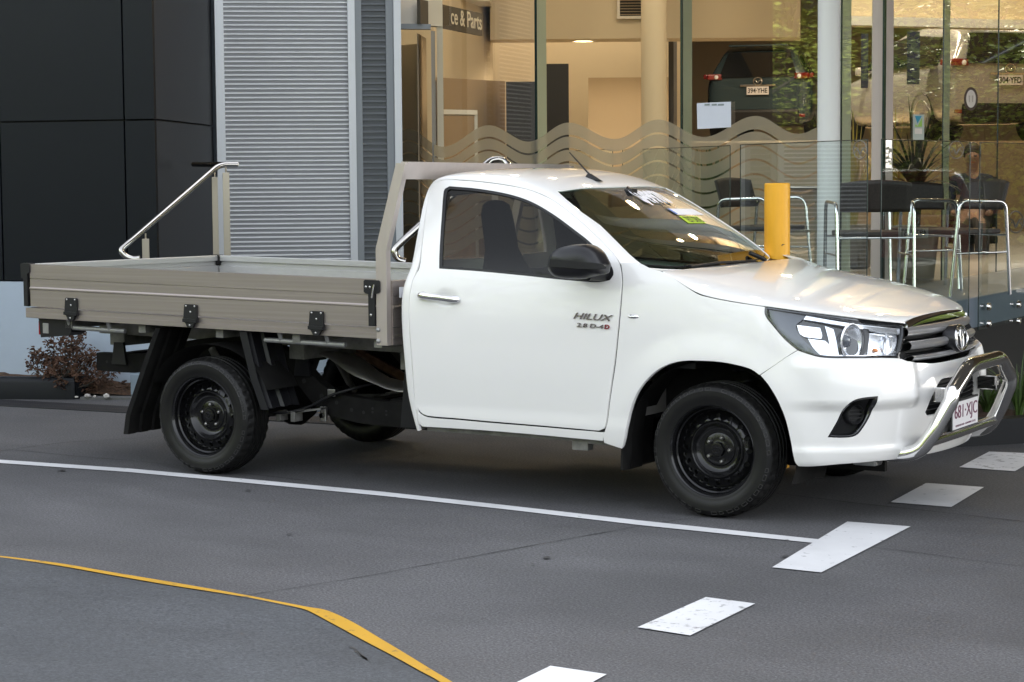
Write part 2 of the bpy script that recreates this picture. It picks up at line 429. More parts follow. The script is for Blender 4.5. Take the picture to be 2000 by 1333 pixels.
def body_disp(p):
    d = 0
    if p.x > 2.4:                                 # swelling round the wheel opening
        r = math.hypot(p.x - 3.07, (p.z - .30) * 1.05)
        if p.x < 3.75: d += .016 * (1 - sstep(.47, .64, r)) * sstep(.2, .3, p.z)
    if p.x < 2.7: d += .006 * (1 - sstep(.40, .47, p.z)) * sstep(.2, .3, p.z)     # lower door crease
    w = YC - p.y
    if p.x > 3.42 and w > .40:                    # bumper shoulder under the headlight, recess round the fog lamp
        e = sstep(.53, .59, p.z - .03 * sstep(.85, .5, w) * 0) * (1 - sstep(.74, .80, p.z)); d += .030 * e * sstep(.44, .52, w) * sstep(3.42, 3.7, p.x)
        g = sstep(.335, .375, p.z) * (1 - sstep(.375, .50, p.z)); d += -.0 * g
    if p.x < 1.8:                                 # finger recess behind the handle
        d -= .010 * math.exp(-(((p.x - 1.60) / .055) ** 2 + ((p.z - 1.015) / .034) ** 2) ** 1.5)
    if p.x > 3.35:
        d += .012 * (1 - sstep(.345, .385, p.z)) * sstep(3.4, 3.6, p.x) * sstep(.25, .31, p.z)
    return d
BODY = Net(net, True, body_disp); BODY.sg = 1
BODY.prep(.2, .25)
if BODY.N(3, 6).y > 0: BODY.sg = -1
# ---- whole cab side, sill to roof line
rs = rows_z[:-1] + [1.28, 1.36, 1.44, 1.52, 1.60, 1.68, 1.76]
WZ.update({1.20: .838, 1.28: .808, 1.36: .772, 1.44: .734, 1.52: .694, 1.60: .650, 1.68: .602, 1.76: .552})
rs = sorted(set(rs))
SIDE = Net([[(x, WZ[z] - (.004 * max(0, (1.7 - x) / .4) ** 2) - (.030 * max(0, (x - 2.2)) ** 1.3 * sstep(1.15, 1.4, z)), z) for x in (1.2, 1.4, 1.6, 1.8, 2.0, 2.2, 2.4, 2.6, 2.8)] for z in rs], False, body_disp)
SIDE.prep(.2, .25)
if SIDE.N(3, 6).y > 0: SIDE.sg = -1
def gpt(px, py):
    u, v = SIDE.hit(px, py); return SIDE.P(u, v)
def bpt(px, py):
    u, v = BODY.hit(px, py); return BODY.P(u, v)
# ---- roof, pillars, windscreen and rear wall: cross curves from the door line to the centre
gapline = [(829, 430, 1.338, 1.41), (833.5, 400, 1.337, 1.495), (840, 372, 1.342, 1.575), (851, 355, 1.362, 1.632), (868, 350, 1.425, 1.660), (900, 351, 1.54, 1.672), (945, 355, 1.69, 1.676), (990, 361, 1.84, 1.668),
           (1030, 369, 1.98, 1.642), (1060, 380, 2.09, 1.605), (1085, 393, 2.19, 1.555), (1122, 421, 2.34, 1.46), (1160, 455, 2.48, 1.37), (1185, 480, 2.60, 1.29), (1202, 499, 2.70, 1.22), (1212, 515, 2.80, 1.15)]
RK = []
for (px_, py_, dx_) in [(818, 842, .03), (815, 820, .05), (811, 790, .068), (808, 765, .078), (804.4, 712, .085), (799.5, 650, .087), (797.7, 599, .087), (800, 571, .085)]:
    g_ = gpt(px_, py_); RK.append((g_, Vector((g_.x - dx_, YC, g_.z))))
for (px_, py_, cx_, cz_) in [(806, 546, 1.305, 1.106), (817.8, 522, 1.335, 1.17), (822, 490, 1.338, 1.252), (826, 460, 1.338, 1.33)] + gapline:
    RK.append((gpt(px_, py_), Vector((cx_, YC, cz_))))
SN = [0, .006, .02, .05, .10, .17, .26, .38, .52, .68, .84, 1]
def cross(R, C, n, ss):
    out = []
    for s_ in ss:
        f = (1 - (1 - s_) ** n) ** (1 / n); out.append((R.x + (C.x - R.x) * f, (YC - R.y) * (1 - s_), R.z + (C.z - R.z) * f))
    return out
tn = []
for i, (R, C) in enumerate(RK):
    n = 5.5 if i < 13 else (5.5 - (i - 13) * 1.0 if i < 16 else 2.6)
    if i > 19: n = 2.6 - min(.6, (i - 19) * .15)
    tn.append(cross(R, C, n, SN))
TOP = Net(tn, True); TOP.prep(.25, .25, 2 * (TOP.nc - 1))
if TOP.N(6, 16).z < 0: TOP.sg = -1
# ---- bonnet
hl = [(1294, 530.5, 2.825, 1.172), (1306, 538, 2.87, 1.172), (1318, 544.6, 2.92, 1.168), (1342, 561, 3.0, 1.160), (1363, 573.7, 3.09, 1.148), (1390, 581, 3.18, 1.134), (1435, 589.6, 3.30, 1.112), (1495, 598.3, 3.44, 1.083), (1540, 605, 3.55, 1.056), (1576, 610, 3.63, 1.032),
      (1640, 618.4, 3.75, .995), (1704, 626.4, 3.83, .970), (1740, 630, 3.865, .962), (1766, 632, 3.885, .957)]
HK = [(bpt(a, b), Vector((c, YC, d))) for a, b, c, d in hl]
hn = []
for i, (R, C) in enumerate(HK):
    hn.append(cross(R, C, 2.3 if i > 3 else 2.0 + .08 * i, [0, .004, .015, .04, .09, .16, .26, .38, .52, .68, .84, 1]))
HOOD = Net(hn, True); HOOD.prep(.25, .25)
if HOOD.N(6, 6).z < 0: HOOD.sg = -1
# ------------------------------------------------------------------ the truck
truck = empty('utility_truck', (1.54, .9, 0), 'white single cab tray back utility truck parked side on across the forecourt', 'truck')
bpy.context.view_layer.update()
DOORGAP = [(829, 430), (823.8, 476), (817.8, 522.4), (806, 546), (800, 571), (797.7, 599), (799, 641.6), (804.4, 712), (808, 765), (813, 793), (820, 806), (833, 813.5), (891, 818.8), (950, 824.2), (1050, 832.5), (1130, 839.5), (1170, 843), (1180, 839), (1184, 828),
           (1189, 790), (1195, 749), (1202, 700), (1207, 650), (1211.5, 600), (1215, 557), (1214.5, 538), (1211, 517), (1202, 499), (1185, 480), (1160, 455), (1122, 421), (1085, 393), (1060, 380), (1030, 369), (990, 361), (945, 355), (900, 351.4), (868, 350.5), (851, 356), (840, 373), (833.5, 401)]
WINOPEN = [(857.4, 525), (858.6, 480), (862.5, 420), (865.5, 380), (868.5, 369), (877.5, 364), (930, 368.4), (990, 378.6), (1035, 393), (1080, 418.5), (1125, 451.5), (1152, 473), (1182, 504), (1195.6, 523), (1198, 537), (1191, 547.6), (1170, 551.5), (1110, 548), (1020, 538.5), (930, 530)]
def inset(px, d):                                  # move a traced outline inwards by d pixels
    P_ = [Vector(p) for p in px]; n = len(P_); ar = sum(P_[i].x * P_[(i + 1) % n].y - P_[(i + 1) % n].x * P_[i].y for i in range(n)); out = []
    for i in range(n):
        a = (P_[i] - P_[i - 1]).normalized(); b = (P_[(i + 1) % n] - P_[i]).normalized()
        na, nb = Vector((-a.y, a.x)), Vector((-b.y, b.x)); nn = (na + nb).normalized() * (1 if ar > 0 else -1); out.append(P_[i] + nn * d / max(.5, nn.dot(na * (1 if ar > 0 else -1))))
    return [(p.x, p.y) for p in out]
# doors
def door_side(mirror_):
    pass
gapuv = SIDE.trace(inset(DOORGAP, 1.6)); winuv = SIDE.trace(WINOPEN)
door = panel('door', SIDE, gapuv, 'white_paint', truck, holes=[winuv], both=True, thick=.02)
panel('door_gap_shade', SIDE, SIDE.trace(inset(DOORGAP, -3)), 'black_gap', truck, off=-.013, holes=[SIDE.trace(inset(DOORGAP, 6))], thick=0, both=True, bstep=.12)  # black strip painting the shade inside the door gap
seal_in = SIDE.trace(inset(WINOPEN, 5.0))
panel('window_seal', SIDE, winuv, 'black_plastic', door, off=-.002, holes=[seal_in], thick=.014, bstep=.1)
panel('window_glass', SIDE, SIDE.trace(inset(WINOPEN, 4)), 'side_glass', door, off=-.010, thick=0)
# mirrored window on the far door
def twin(o, name=None, parent=None):
    me = o.data.copy(); nm = [0.0] * (len(me.loops) * 3); me.corner_normals.foreach_get('vector', nm)
    co = np.zeros(len(me.vertices) * 3); o.data.vertices.foreach_get('co', co); co = co.reshape(-1, 3)
    off = 2 * YC
    fs = [tuple(p.vertices)[::-1] for p in o.data.polygons]; me2 = bpy.data.meshes.new(o.data.name)
    me2.from_pydata([(c[0], off - c[1], c[2]) for c in co], [], fs); me2.polygons.foreach_set('use_smooth', [p.use_smooth for p in o.data.polygons])
    me2.polygons.foreach_set('material_index', [p.material_index for p in o.data.polygons])
    ln = []; N_ = np.array(nm).reshape(-1, 3)
    for p in o.data.polygons: 
        for li in list(p.loop_indices)[::-1]: ln.append((N_[li][0], -N_[li][1], N_[li][2]))
    me2.normals_split_custom_set(ln); me2.update()
    for mm in o.data.materials: me2.materials.append(mm)
    return link(name or o.name.split('.')[0], me2, None, parent or o.parent)
fardoor = [c for c in truck.children if c.name.startswith('door')][-1] if False else bpy.data.objects['door.001']
for ch in list(door.children): twin(ch, parent=fardoor)
# sill, with the lower rear corner of the cab
SILL = [(810, 768), (815.5, 800), (818.5, 826), (825.5, 833.5), (890, 837.2), (950, 841.2), (1050, 849.5), (1150, 858.8), (1177, 861.5), (1180, 846), (1170, 845.4), (1130, 842), (1050, 835), (950, 826.8), (891, 821.4), (833, 816), (819, 808.5), (811.5, 795)]
panel('sill', SIDE, SIDE.trace(SILL), 'white_paint', truck, both=True, thick=.03, ang=60)
# cab shell: rear corners, roof, pillars
WS = [(1087, 372.5), (1105, 389), (1135, 414), (1172, 440), (1200, 467.5), (1230, 497.5), (1250, 514)]
wsn = TOP.trace(WS); hc = [TOP.hit(1120, 370.5), TOP.hit(1150, 368.8), TOP.hit(1197, 367)]
print('header v', wsn[0], hc, 'base', wsn[-1])
vh = sum(h[1] for h in hc) / 3; TC = TOP.nc - 1
vb = TOP.nr - 1.02
wsl = [(u, v) for u, v in wsn] + [(wsn[-1][0] + .3, vb - .02)]
head = [(hc[1][0], (wsn[0][1] * .3 + vh * .7)), (hc[2][0], vh), (TC, vh)]
wspoly = [wsn[0]] + [(min(wsn[0][0] + .8, 6), wsn[0][1] * .6 + vh * .4)] + head[0:]
half = wspoly[::-1] + wsl[1:]                     # centre top -> near corner -> down the pillar -> base
half = [(u, v) for u, v in half] + [(TC, vb - .02)]
full = half[:-1] + mirror_uv(TOP, half[1:-1])
full = half + [(2 * TC - u, v) for u, v in half[1:-1][::-1]]
EDGE = .04
rearwin = [(6.2, 9.3), (6.2, 12.9), (6.8, 13.4), (TC, 13.6), (2 * TC - 6.8, 13.4), (2 * TC - 6.2, 12.9), (2 * TC - 6.2, 9.3), (TC, 9.2)]
outer = [(EDGE, v) for v in np.arange(.0, TOP.nr - .98, .5)] + [(u, TOP.nr - 1) for u in np.arange(.5, 2 * TC - .3, .5)] + [(2 * TC - EDGE, v) for v in np.arange(TOP.nr - 1, -.01, -.5)] + [(u, 0) for u in np.arange(2 * TC - .5, .3, -.5)]
cab = panel('cab_shell', TOP, outer, 'white_paint', truck, holes=[full, rearwin], thick=.02, step=.3, smooth=True, bstep=.3, ang=30)
ws = panel('windscreen', TOP, full, 'windscreen_glass', truck, off=-.004, thick=0, step=.4, ang=40)
shr = lambda pts, fu, fv, cu, cv: [(cu + (u - cu) * fu, cv + (v - cv) * fv) for u, v in pts]
vm = (vh + vb) / 2
frit = panel('windscreen_surround', TOP, full, 'gloss_black', ws, off=-.0055, thick=0, holes=[shr(full, .955, .915, TC, vm - .25)], step=.3)
panel('rear_window', TOP, rearwin, 'rear_glass', truck, off=-.005, thick=0, step=.5)
# fenders
FEND = [(1216.5, 557), (1216.3, 538), (1213, 514.5), (1232, 514), (1251, 515.5), (1272, 525.5), (1296, 532.5), (1318, 546.2), (1342, 562.6), (1363, 575.2), (1390, 582.6), (1435, 591.2), (1494, 600), (1492.5, 609), (1496, 620.5), (1510.5, 638.6), (1534.5, 665.8), (1556.5, 684), (1521, 707.5), (1483, 732.5),
        (1468, 722), (1444, 714.3), (1405, 707), (1360, 704.6), (1330, 705.5), (1306, 711.5), (1285, 722), (1264, 740), (1246, 764), (1234, 791), (1225, 824), (1219.5, 855), (1214.5, 876.5), (1197, 871), (1180, 865), (1179, 852), (1182, 841), (1186, 828), (1191, 790), (1197, 749), (1204, 700), (1209, 650), (1213.5, 600)]
panel('fender', BODY, BODY.trace(FEND), 'white_paint', truck, both=True, thick=.03, step=.2, ang=40)
# bumper
cC = BODY.nc - 1
BUMPN = [(1558, 685), (1485.5, 733.3), (1501, 752), (1519, 782), (1534, 818), (1543, 854), (1549, 887), (1553.6, 904), (1560, 911)]
bl = BODY.trace(BUMPN)
vbot = bl[-1][1]
botl = [(u, max(vbot + .25, BODY.hit(1660, 904)[1])) for u in (14.5, 15.5, 16.5, 17.5, cC)]
print('bumper bottom', bl[-1], BODY.hit(1639, 903), BODY.hit(1682, 900), BODY.hit(1721, 897))
HLOUT = [(1495, 599), (1493.5, 609), (1497.5, 620), (1512, 637.6), (1536, 664.8), (1558, 683), (1579, 690.5), (1600, 696), (1624, 698.4), (1656, 698.4), (1720, 697.8), (1753.6, 698.6), (1761.6, 682), (1767, 660), (1768, 644), (1766, 632), (1740, 630), (1704, 626.4), (1640, 618.4), (1576, 610.5)]
hluv = BODY.trace(HLOUT)
topb = BODY.trace([(1753, 700.5), (1720, 699.8), (1656, 700.4), (1624, 700.2), (1600, 698), (1579, 692.5)])
gb = BODY.trace([(1762, 702), (1772, 706), (1800, 709.5), (1824, 710)])          # under the grille
print('grille bottom', gb)
gv = gb[-1][1]
FOG = [(1715.7, 774), (1686, 777), (1666, 783), (1649, 797), (1634, 824), (1616, 855), (1640, 856), (1666, 854), (1678, 847), (1700, 812)]
foguv = BODY.trace(FOG)
INT = BODY.trace([(1807, 812), (1807, 805.5), (1820, 775), (1834.5, 746), (1841, 740), (1857, 737)])
print('intake', INT)
iv_top, iv_bot = INT[-1][1], INT[0][1]
intake = [(INT[0][0] + .15, iv_bot - .12)] + INT[1:] + [(cC, iv_top + .05)]
intake_full = intake + [(2 * cC - u, v) for u, v in intake[::-1][1:]] + [(cC, iv_bot - .15)]
bp = bl + botl + [(2 * cC - u, v) for u, v in botl[:-1][::-1]] + [(2 * cC - u, v) for u, v in bl[::-1]] + [(2 * cC - u, v) for u, v in topb[::-1]] + [(2 * cC - u, v) for u, v in gb] + [(cC, gv)] + gb[::-1] + topb
far = lambda S, pts: [(2 * (S.nc - 1) - u, v) for u, v in pts[::-1]]
bumper = panel('front_bumper', BODY, bp, 'white_paint', truck, holes=[foguv, far(BODY, foguv), intake_full], thick=.035, step=.17, ang=40)
panel('seam_shade', BODY, BODY.trace([(1560, 680), (1562, 690), (1490, 737), (1480, 732), (1478, 728), (1552, 680)]), 'black_gap', truck, off=-.014, thick=0, both=True, smooth=False)  # black strip standing for the shade in the bumper seam
# bonnet
HC = HOOD.nc - 1; hr = HOOD.nr - 1
hp = [(.03, v) for v in np.arange(.12, hr + .01, .4)] + [(.03, hr)] + [(u, hr) for u in np.arange(.5, 2 * HC - .3, .5)] + [(2 * HC - .03, hr)] + [(2 * HC - .03, v) for v in np.arange(hr - .4, .1, -.4)] + [(u, .05) for u in np.arange(2 * HC - .5, .3, -.5)]
hood = panel('bonnet', HOOD, hp, 'white_paint', truck, thick=.02, step=.3, smooth=False)
# ---------------- detail helpers
def lathe_dir(mb, prof, c, d, n=40, mi=0, sx=1, sy=1, upv=(0, 0, 1)):
    d = Vector(d).normalized(); x = d.cross(Vector(upv)).normalized(); y = x.cross(d).normalized(); c = Vector(c); vs = []
    for r, h in prof:
        for k in range(n):
            a = 2 * math.pi * k / n; vs.append(c + x * (r * sx * math.cos(a)) + y * (r * sy * math.sin(a)) + d * h)
    fs = [(i * n + k, i * n + (k + 1) % n, (i + 1) * n + (k + 1) % n, (i + 1) * n + k) for i in range(len(prof) - 1) for k in range(n)]
    mb.add(vs, fs, mi, True); return mb
def strip(name, S, us, prof, m, parent, ang=35):
    """a bar that follows surface S along columns us; prof = (v or v(u), offset) pairs"""
    mb = MB(); rows = []
    for u in us:
        for v, o_ in prof:
            vv = v(u) if callable(v) else v
            rows.append(S.P(u, vv) + S.N(u, vv) * o_)
    n = len(prof); fs = [(i * n + k, (i + 1) * n + k, (i + 1) * n + k + 1, i * n + k + 1) for i in range(len(us) - 1) for k in range(n - 1)]
    mb.add(rows, fs); return mb.build(name, m, parent, smooth_angle=ang)
def ring_tube(mb, c, a, b, r, X, Y, n=40, m=8, mi=0):
    mb.tube([Vector(c) + Vector(X) * (a * math.cos(2 * math.pi * k / n)) + Vector(Y) * (b * math.sin(2 * math.pi * k / n)) for k in range(n)], r, m, mi, closed=True)
# ---------------- door handle, badge
def make_side_details(mir):
    S = lambda p: Vector((p[0], 2 * YC - p[1], p[2])) if mir else Vector(p)
    par = fardoor if mir else door
    a, b = gpt(818, 577), gpt(898, 587); hz = Vector((0, -1, 0))
    mid = (a + b) / 2; L = (b - a); pts = []; rr = []
    for t, o_, r in ((0, .004, .008), (.04, .014, .016), (.15, .028, .018), (.35, .038, .016), (.65, .038, .0155), (.85, .028, .0165), (.96, .014, .014), (1, .004, .007)):
        pts.append(S(a + L * t + hz * o_ + Vector((0, 0, .004 * math.sin(t * 3.14))))); rr.append(r)
    mb = MB(); mb.tube(smooth_path(pts, 4), [float(np.interp(i, [k * 4 for k in range(8)], rr)) for i in range(29)], 12, flat=.62)
    h = mb.build('door_handle', 'chrome', par)
    mb = MB()
    for t in (.1, .88):
        mb = MB(); c_ = a + L * t; lathe_dir(mb, [(.0, .014), (.018, .012), (.024, .002), (.024, -.004)], S(c_), S(Vector((0, -1, 0))) - S(Vector((0, 0, 0))), 20, 0, 1.35, .9); mb.build('handle_cap', 'chrome', h)
for mm in (False, True): make_side_details(mm)
p0 = gpt(1124, 623); p1 = gpt(1199, 629)
xd = (p1 - p0).normalized(); NB = Vector((0, -1, 0))
mat('badge_chrome', (.30, .28, .27), .12, metal=1)
def badge(name, s, px0, px1, h, m, shear=0, bold=.0):
    a, b = gpt(*px0), gpt(*px1)
    return text_mesh(name, s, .05, m, a + NB * .0015, (b - a), (0, 0, 1), .006, door, shear, (b - a).length, bold, ch=h)
badge('model_badge', 'HILUX', (1121, 622.5), (1198, 628), .030, 'badge_chrome', .35, .0004)
badge('engine_badge', '2.8 D-4', (1127, 638.5), (1179, 642.5), .020, 'badge_chrome', .15, .0004)
badge('engine_badge', 'D', (1181.5, 642.5), (1191, 643.5), .021, 'red_badge', .1, .001)
# side indicator on the fender
fend = bpy.data.objects['fender']
c_ = bpt(1237, 619); mb = MB(); lathe_dir(mb, [(0, .008), (.012, .0075), (.022, .004), (.026, 0)], c_, (0, -1, 0), 24, 0, 1.15, .42); mb.build('side_indicator', 'chrome', fend)
# ---------------- mirrors
def make_mirror(mir):
    S = (lambda p: Vector((p[0], 2 * YC - p[1], p[2]))) if mir else (lambda p: Vector(p))
    par = fardoor if mir else door
    nm = 'mirror'
    outl = [(1073, 500), (1078, 492), (1092, 484), (1115, 479), (1138, 477.5), (1153, 482), (1166, 493), (1174, 506), (1180, 519), (1178, 526), (1176, 536), (1158, 540), (1140, 545.5), (1110, 546), (1086, 543), (1074, 534), (1069.5, 524), (1070, 512)]
    yo = -.135; P_ = [on(x, y, 1, yo) for x, y in outl]; cc = sum(P_, Vector()) / len(P_)
    mb = MB(); rings = []
    R = smooth_path([tuple(p) for p in P_], 3, closed=True); n = len(R)
    for f, yy, dx in ((0.0, -.055, .01), (.45, -.05, .008), (.8, -.035, .004), (.95, -.012, 0), (1, .02, 0), (.99, .06, 0), (.95, .085, 0), (.80, .098, .005), (0, .10, .005)):
        rings.append([Vector((cc.x + (p.x - cc.x) * f + dx, yo + yy + .0, cc.z + (p.z - cc.z) * f)) for p in R])
    vs = [S(p) for r in rings for p in r]; fs = [(i * n + k, i * n + (k + 1) % n, (i + 1) * n + (k + 1) % n, (i + 1) * n + k) for i in range(len(rings) - 1) for k in range(n)]
    mb.add(vs, fs); hs = mb.build(nm, 'satin_black', par, smooth_angle=50)
    # indicator band and lower bowl line
    mb = MB(); 
    L1 = [(1073, 506), (1100, 509), (1130, 512), (1155, 513.5), (1170, 516), (1177, 523)]; L2 = [(1071, 522), (1100, 523), (1130, 525.5), (1155, 526), (1170, 526.5), (1176, 526)]
    a_ = [on(x, y, 1, yo - .056 - .004 * 0) for x, y in L1]; b_ = [on(x, y, 1, yo - .056) for x, y in L2]
    def sh(p): 
        f = max(abs(p.x - cc.x) / .17, .0); return Vector((p.x, yo - .060 + .035 * f ** 3, p.z))
    vs = [S(sh(p)) for p in a_] + [S(sh(p)) for p in b_]; m_ = len(a_); mb.add(vs, [(i, i + 1, m_ + i + 1, m_ + i) for i in range(m_ - 1)]); mb.build('mirror_band', 'black_plastic', hs)
    g0, g1 = S(on(1172, 534, 1, .0)), S(on(1150, 536, 1, -.10))
    g0 = S(gpt(1183, 536) + Vector((0, .01, 0))); mb = MB(); mb.tube([g0, g0.lerp(g1, .5) + Vector((0, 0, -.004)), g1], [.034, .030, .03], 14, flat=.55); mb.build('mirror_arm', 'black_plastic', hs)
    # black sail panel in the window's front corner
    if not mir:
        SL = [(1152, 473.5), (1182, 504.5), (1195, 523), (1197.3, 537), (1190, 546.5), (1170, 550.5), (1148, 550), (1148, 530), (1150, 500)]
        sp = panel('mirror_sail', SIDE, SIDE.trace(SL), 'black_plastic', door, off=.002, thick=.01); twin(sp, parent=fardoor)
    mb = MB(); vs = [S(Vector((cc.x + (p.x - cc.x) * .9 - .012, yo + .03 + (p.z - cc.z) * 0, cc.z + (p.z - cc.z) * .88))) for p in R]
    return hs
make_mirror(False)
# ---------------- headlights
mat('car_lens', (.05, .06, .08), .05, coat=1)
def make_headlight():
    lens = panel('headlight', BODY, BODY.trace(inset(HLOUT, 1.0)), 'lens_glass', truck, off=-.002, thick=0, step=.2)
    panel('headlight_rim', BODY, BODY.trace(inset(HLOUT, .6)), 'gloss_black', lens, off=-.003, thick=.05, holes=[BODY.trace(inset(HLOUT, 3.2))], step=.2, bstep=.1)
    big = [(1480, 596), (1500, 650), (1560, 700), (1640, 712), (1770, 712), (1782, 660), (1778, 622), (1700, 612), (1576, 600)]
    panel('headlight_housing', BODY, BODY.trace(big), 'gloss_black', lens, off=-.048, thick=0, step=.2)
    # chrome reflector pieces, set back at different depths behind the clear cover
    def rp(px, off, m='reflector', th=.012, name='reflector'): return panel(name, BODY, BODY.trace(px), m, lens, off=off, thick=th, step=.2, bstep=.1)
    rp([(1574, 615), (1640, 625), (1704, 632.5), (1764, 638.5), (1764, 650), (1735, 647), (1700, 641), (1640, 632), (1569, 622)], -.022)
    rp([(1556, 634), (1602, 639), (1606, 655), (1604, 661), (1570, 657), (1562, 652)], -.018, 'reflector')
    rp([(1577, 660), (1612, 664), (1640, 690), (1640, 697), (1604, 695), (1588, 679)], -.03)
    rp([(1612, 634), (1630, 640), (1640, 690), (1625, 690)], -.03)
    rp([(1704, 645), (1763, 648), (1762, 670), (1752, 695), (1704, 695)], -.04)
    rp([(1690, 640), (1700, 642), (1697, 680), (1688, 694), (1680, 694), (1690, 676)], -.012, 'satin_black')
    rp([(1736, 650), (1741, 650), (1740, 694), (1736, 694)], -.018)
    rp([(1600, 690), (1640, 693), (1720, 692), (1750, 692), (1750, 696.5), (1640, 696.5), (1603, 694.5)], -.012)
    rp([(1500, 604), (1535, 609), (1572, 615), (1567, 622), (1554, 634), (1560, 653), (1586, 680), (1600, 693), (1580, 688), (1560, 680), (1532, 656), (1504, 624)], -.024, 'car_lens', name='lamp_bezel')
    c0 = BODY.hit(1660, 664); c = BODY.P(*c0) - BODY.N(*c0) * .03; d = Vector((.93, -.36, .0))
    mb = MB(); lathe_dir(mb, [(.086, .020), (.082, .028), (.078, .020), (.068, .004), (.046, -.008), (.02, -.013), (0, -.014)], c, d, 40, 0, .82, 1.0); mb.build('reflector_bowl', 'reflector', lens)
    mb = MB(); lathe_dir(mb, [(.030, .0), (.026, .012), (.014, .018), (0, .019)], c - d * .01, d, 32, 0, .9, 1); mb.build('projector_lens', 'car_lens', lens)
    mb = MB(); 
    c1 = BODY.hit(1718, 683); cc = BODY.P(*c1) - BODY.N(*c1) * .03; mb = MB(); lathe_dir(mb, [(0, .012), (.007, .009), (.010, 0), (.009, -.02)], cc, d, 16); mb.build('indicator_bulb', 'amber', lens)
    c2 = BODY.hit(1740, 672); cc = BODY.P(*c2) - BODY.N(*c2) * .045; mb = MB(); lathe_dir(mb, [(.045, .018), (.04, .014), (.03, -.01), (.01, -.03), (0, -.03)], cc, d, 30, 0, .7, 1); mb.build('reflector_bowl', 'reflector', lens)
    return lens
hl1 = make_headlight(); hl2 = twin(hl1, parent=truck)
for ch in list(hl1.children): twin(ch, parent=hl2)
# ---------------- grille
gu = BODY.hit(1769, 660)[0] + .15
gv_ = lambda y: BODY.hit(1772, y)[1]
us = list(np.linspace(gu, 2 * cC - gu, 44))
gp = [(gu - .1, gv_(640)), (gu - .2, gv_(700)), (gu + .1, gv_(706)), (2 * cC - gu - .1, gv_(706)), (2 * cC - gu + .2, gv_(700)), (2 * cC - gu + .1, gv_(640)), (2 * cC - gu, gv_(631) + .3), (cC, gv_(631) + .2), (gu, gv_(631) + .3)]
grille = panel('grille', BODY, gp, 'black_gap', truck, off=-.055, thick=0, smooth=False, step=.5)
def bar(y0, y1, o1, m, n='grille_bar', u0=0):
    a, b = gv_(y0), gv_(y1); mid = a * .42 + b * .58
    uu = list(np.linspace(gu + u0, 2 * cC - gu - u0, 44))
    strip(n, BODY, uu, [(a, o1 - .05), (a, o1 - .012), (a * .8 + b * .2, o1 - .002), (mid, o1 + .003), (b * .85 + a * .15, o1 - .004), (b, o1 - .014), (b, o1 - .05)], m, grille)
bar(638.5, 656.5, .010, 'grille_grey'); bar(667.5, 684, .010, 'grille_grey', u0=-.08); bar(695, 704.5, .006, 'grille_grey', u0=-.15)
for y_ in (661, 664.6, 688.2, 691.8, 634.5): bar(y_, y_ + 1.1, -.018, 'black_plastic')
HR = hr
# bright strip under the bonnet edge
def vt(u): return None
uh = list(np.linspace(.25, 2 * HC - .25, 50)); mb = MB(); rows = []
for i, u in enumerate(uh):
    f = math.sin(math.pi * (i / 49)) ** .35 if 0 < i < 49 else .0
    e = HOOD.P(u, hr - .02); nn = Vector((.92, -(HC - u) / HC * -.0, -.38)); side = Vector((1, (e.y - YC) * .35, 0)).normalized()
    h_ = .004 + .036 * f
    rows += [e + Vector((0, 0, -.002)) - side * .02, e + side * .004 + Vector((0, 0, -.003)), e + side * .012 + Vector((0, 0, -.003 - h_ * .35)), e + side * .018 + Vector((0, 0, -.003 - h_ * .95)), e + side * .012 + Vector((0, 0, -.005 - h_)), e - side * .03 + Vector((0, 0, -.005 - h_))]
mb.add(rows, [(i * 6 + k, (i + 1) * 6 + k, (i + 1) * 6 + k + 1, i * 6 + k + 1) for i in range(49) for k in range(5)]); mb.build('grille_trim', 'chrome', grille, smooth_angle=40)
# emblem: ovals on a dark oval plinth
ec = on(1873, 660, 1, .9); ec = Vector((ec.x + .012, .9, ec.z)); EX, EY = Vector((0, 1, 0)), Vector((-.12, 0, 1)).normalized(); EN = Vector((1, 0, .12)).normalized()
mb = MB(); lathe_dir(mb, [(0, 0), (.088, 0), (.092, -.006), (.092, -.06)], ec - EN * .004, EN, 44, 0, 1, .74); em = mb.build('emblem', 'satin_black', truck)
mb = MB(); ring_tube(mb, ec, .082, .058, .0075, EX, EY); ring_tube(mb, ec + EY * .024, .050, .019, .0045, EX, EY, 32); ring_tube(mb, ec - EY * .002, .019, .049, .0050, EX, EY, 32); mb.build('emblem_rings', 'chrome', em)
# ---------------- fog lamp bezels, lower intake
bez = panel('fog_lamp_bezel', BODY, BODY.trace(inset(FOG, .3)), 'gloss_black', bumper, off=-.002, thick=.05, holes=[BODY.trace(inset(FOG, 3.5))], step=.15, bstep=.1)
bz2 = twin(bez)
pit = panel('fog_lamp_pocket', BODY, foguv, 'black_plastic', bez, off=-.045, thick=0); twin(pit, parent=bz2)
fu = BODY.hit(1674, 811); fc = BODY.P(*fu); fd = (BODY.N(*fu) + Vector((.5, -.15, 0))).normalized()
mb = MB(); lathe_dir(mb, [(0, -.022), (.036, -.02), (.040, -.004), (.044, .002), (.048, -.004), (.052, -.04)], fc - fd * .008, fd, 36, 0, .92, 1); 
for k in (-.018, 0, .018): mb.box(fc - fd * .02 + Vector((0, 0, k)), (.07, .012, .004), math.atan2(fd.y, fd.x) + math.pi / 2)
fl = mb.build('fog_lamp_cover', 'black_plastic', bez, smooth_angle=40); twin(fl, parent=bz2)
big_i = shr(intake_full, 1.12, 1.2, cC, (iv_top + iv_bot) / 2)
mesh_ = panel('intake_backing', BODY, big_i, 'black_gap', bumper, off=-.07, thick=0, smooth=False, step=.5)
iu = list(np.linspace(INT[0][0] - .2, 2 * cC - INT[0][0] + .2, 36))
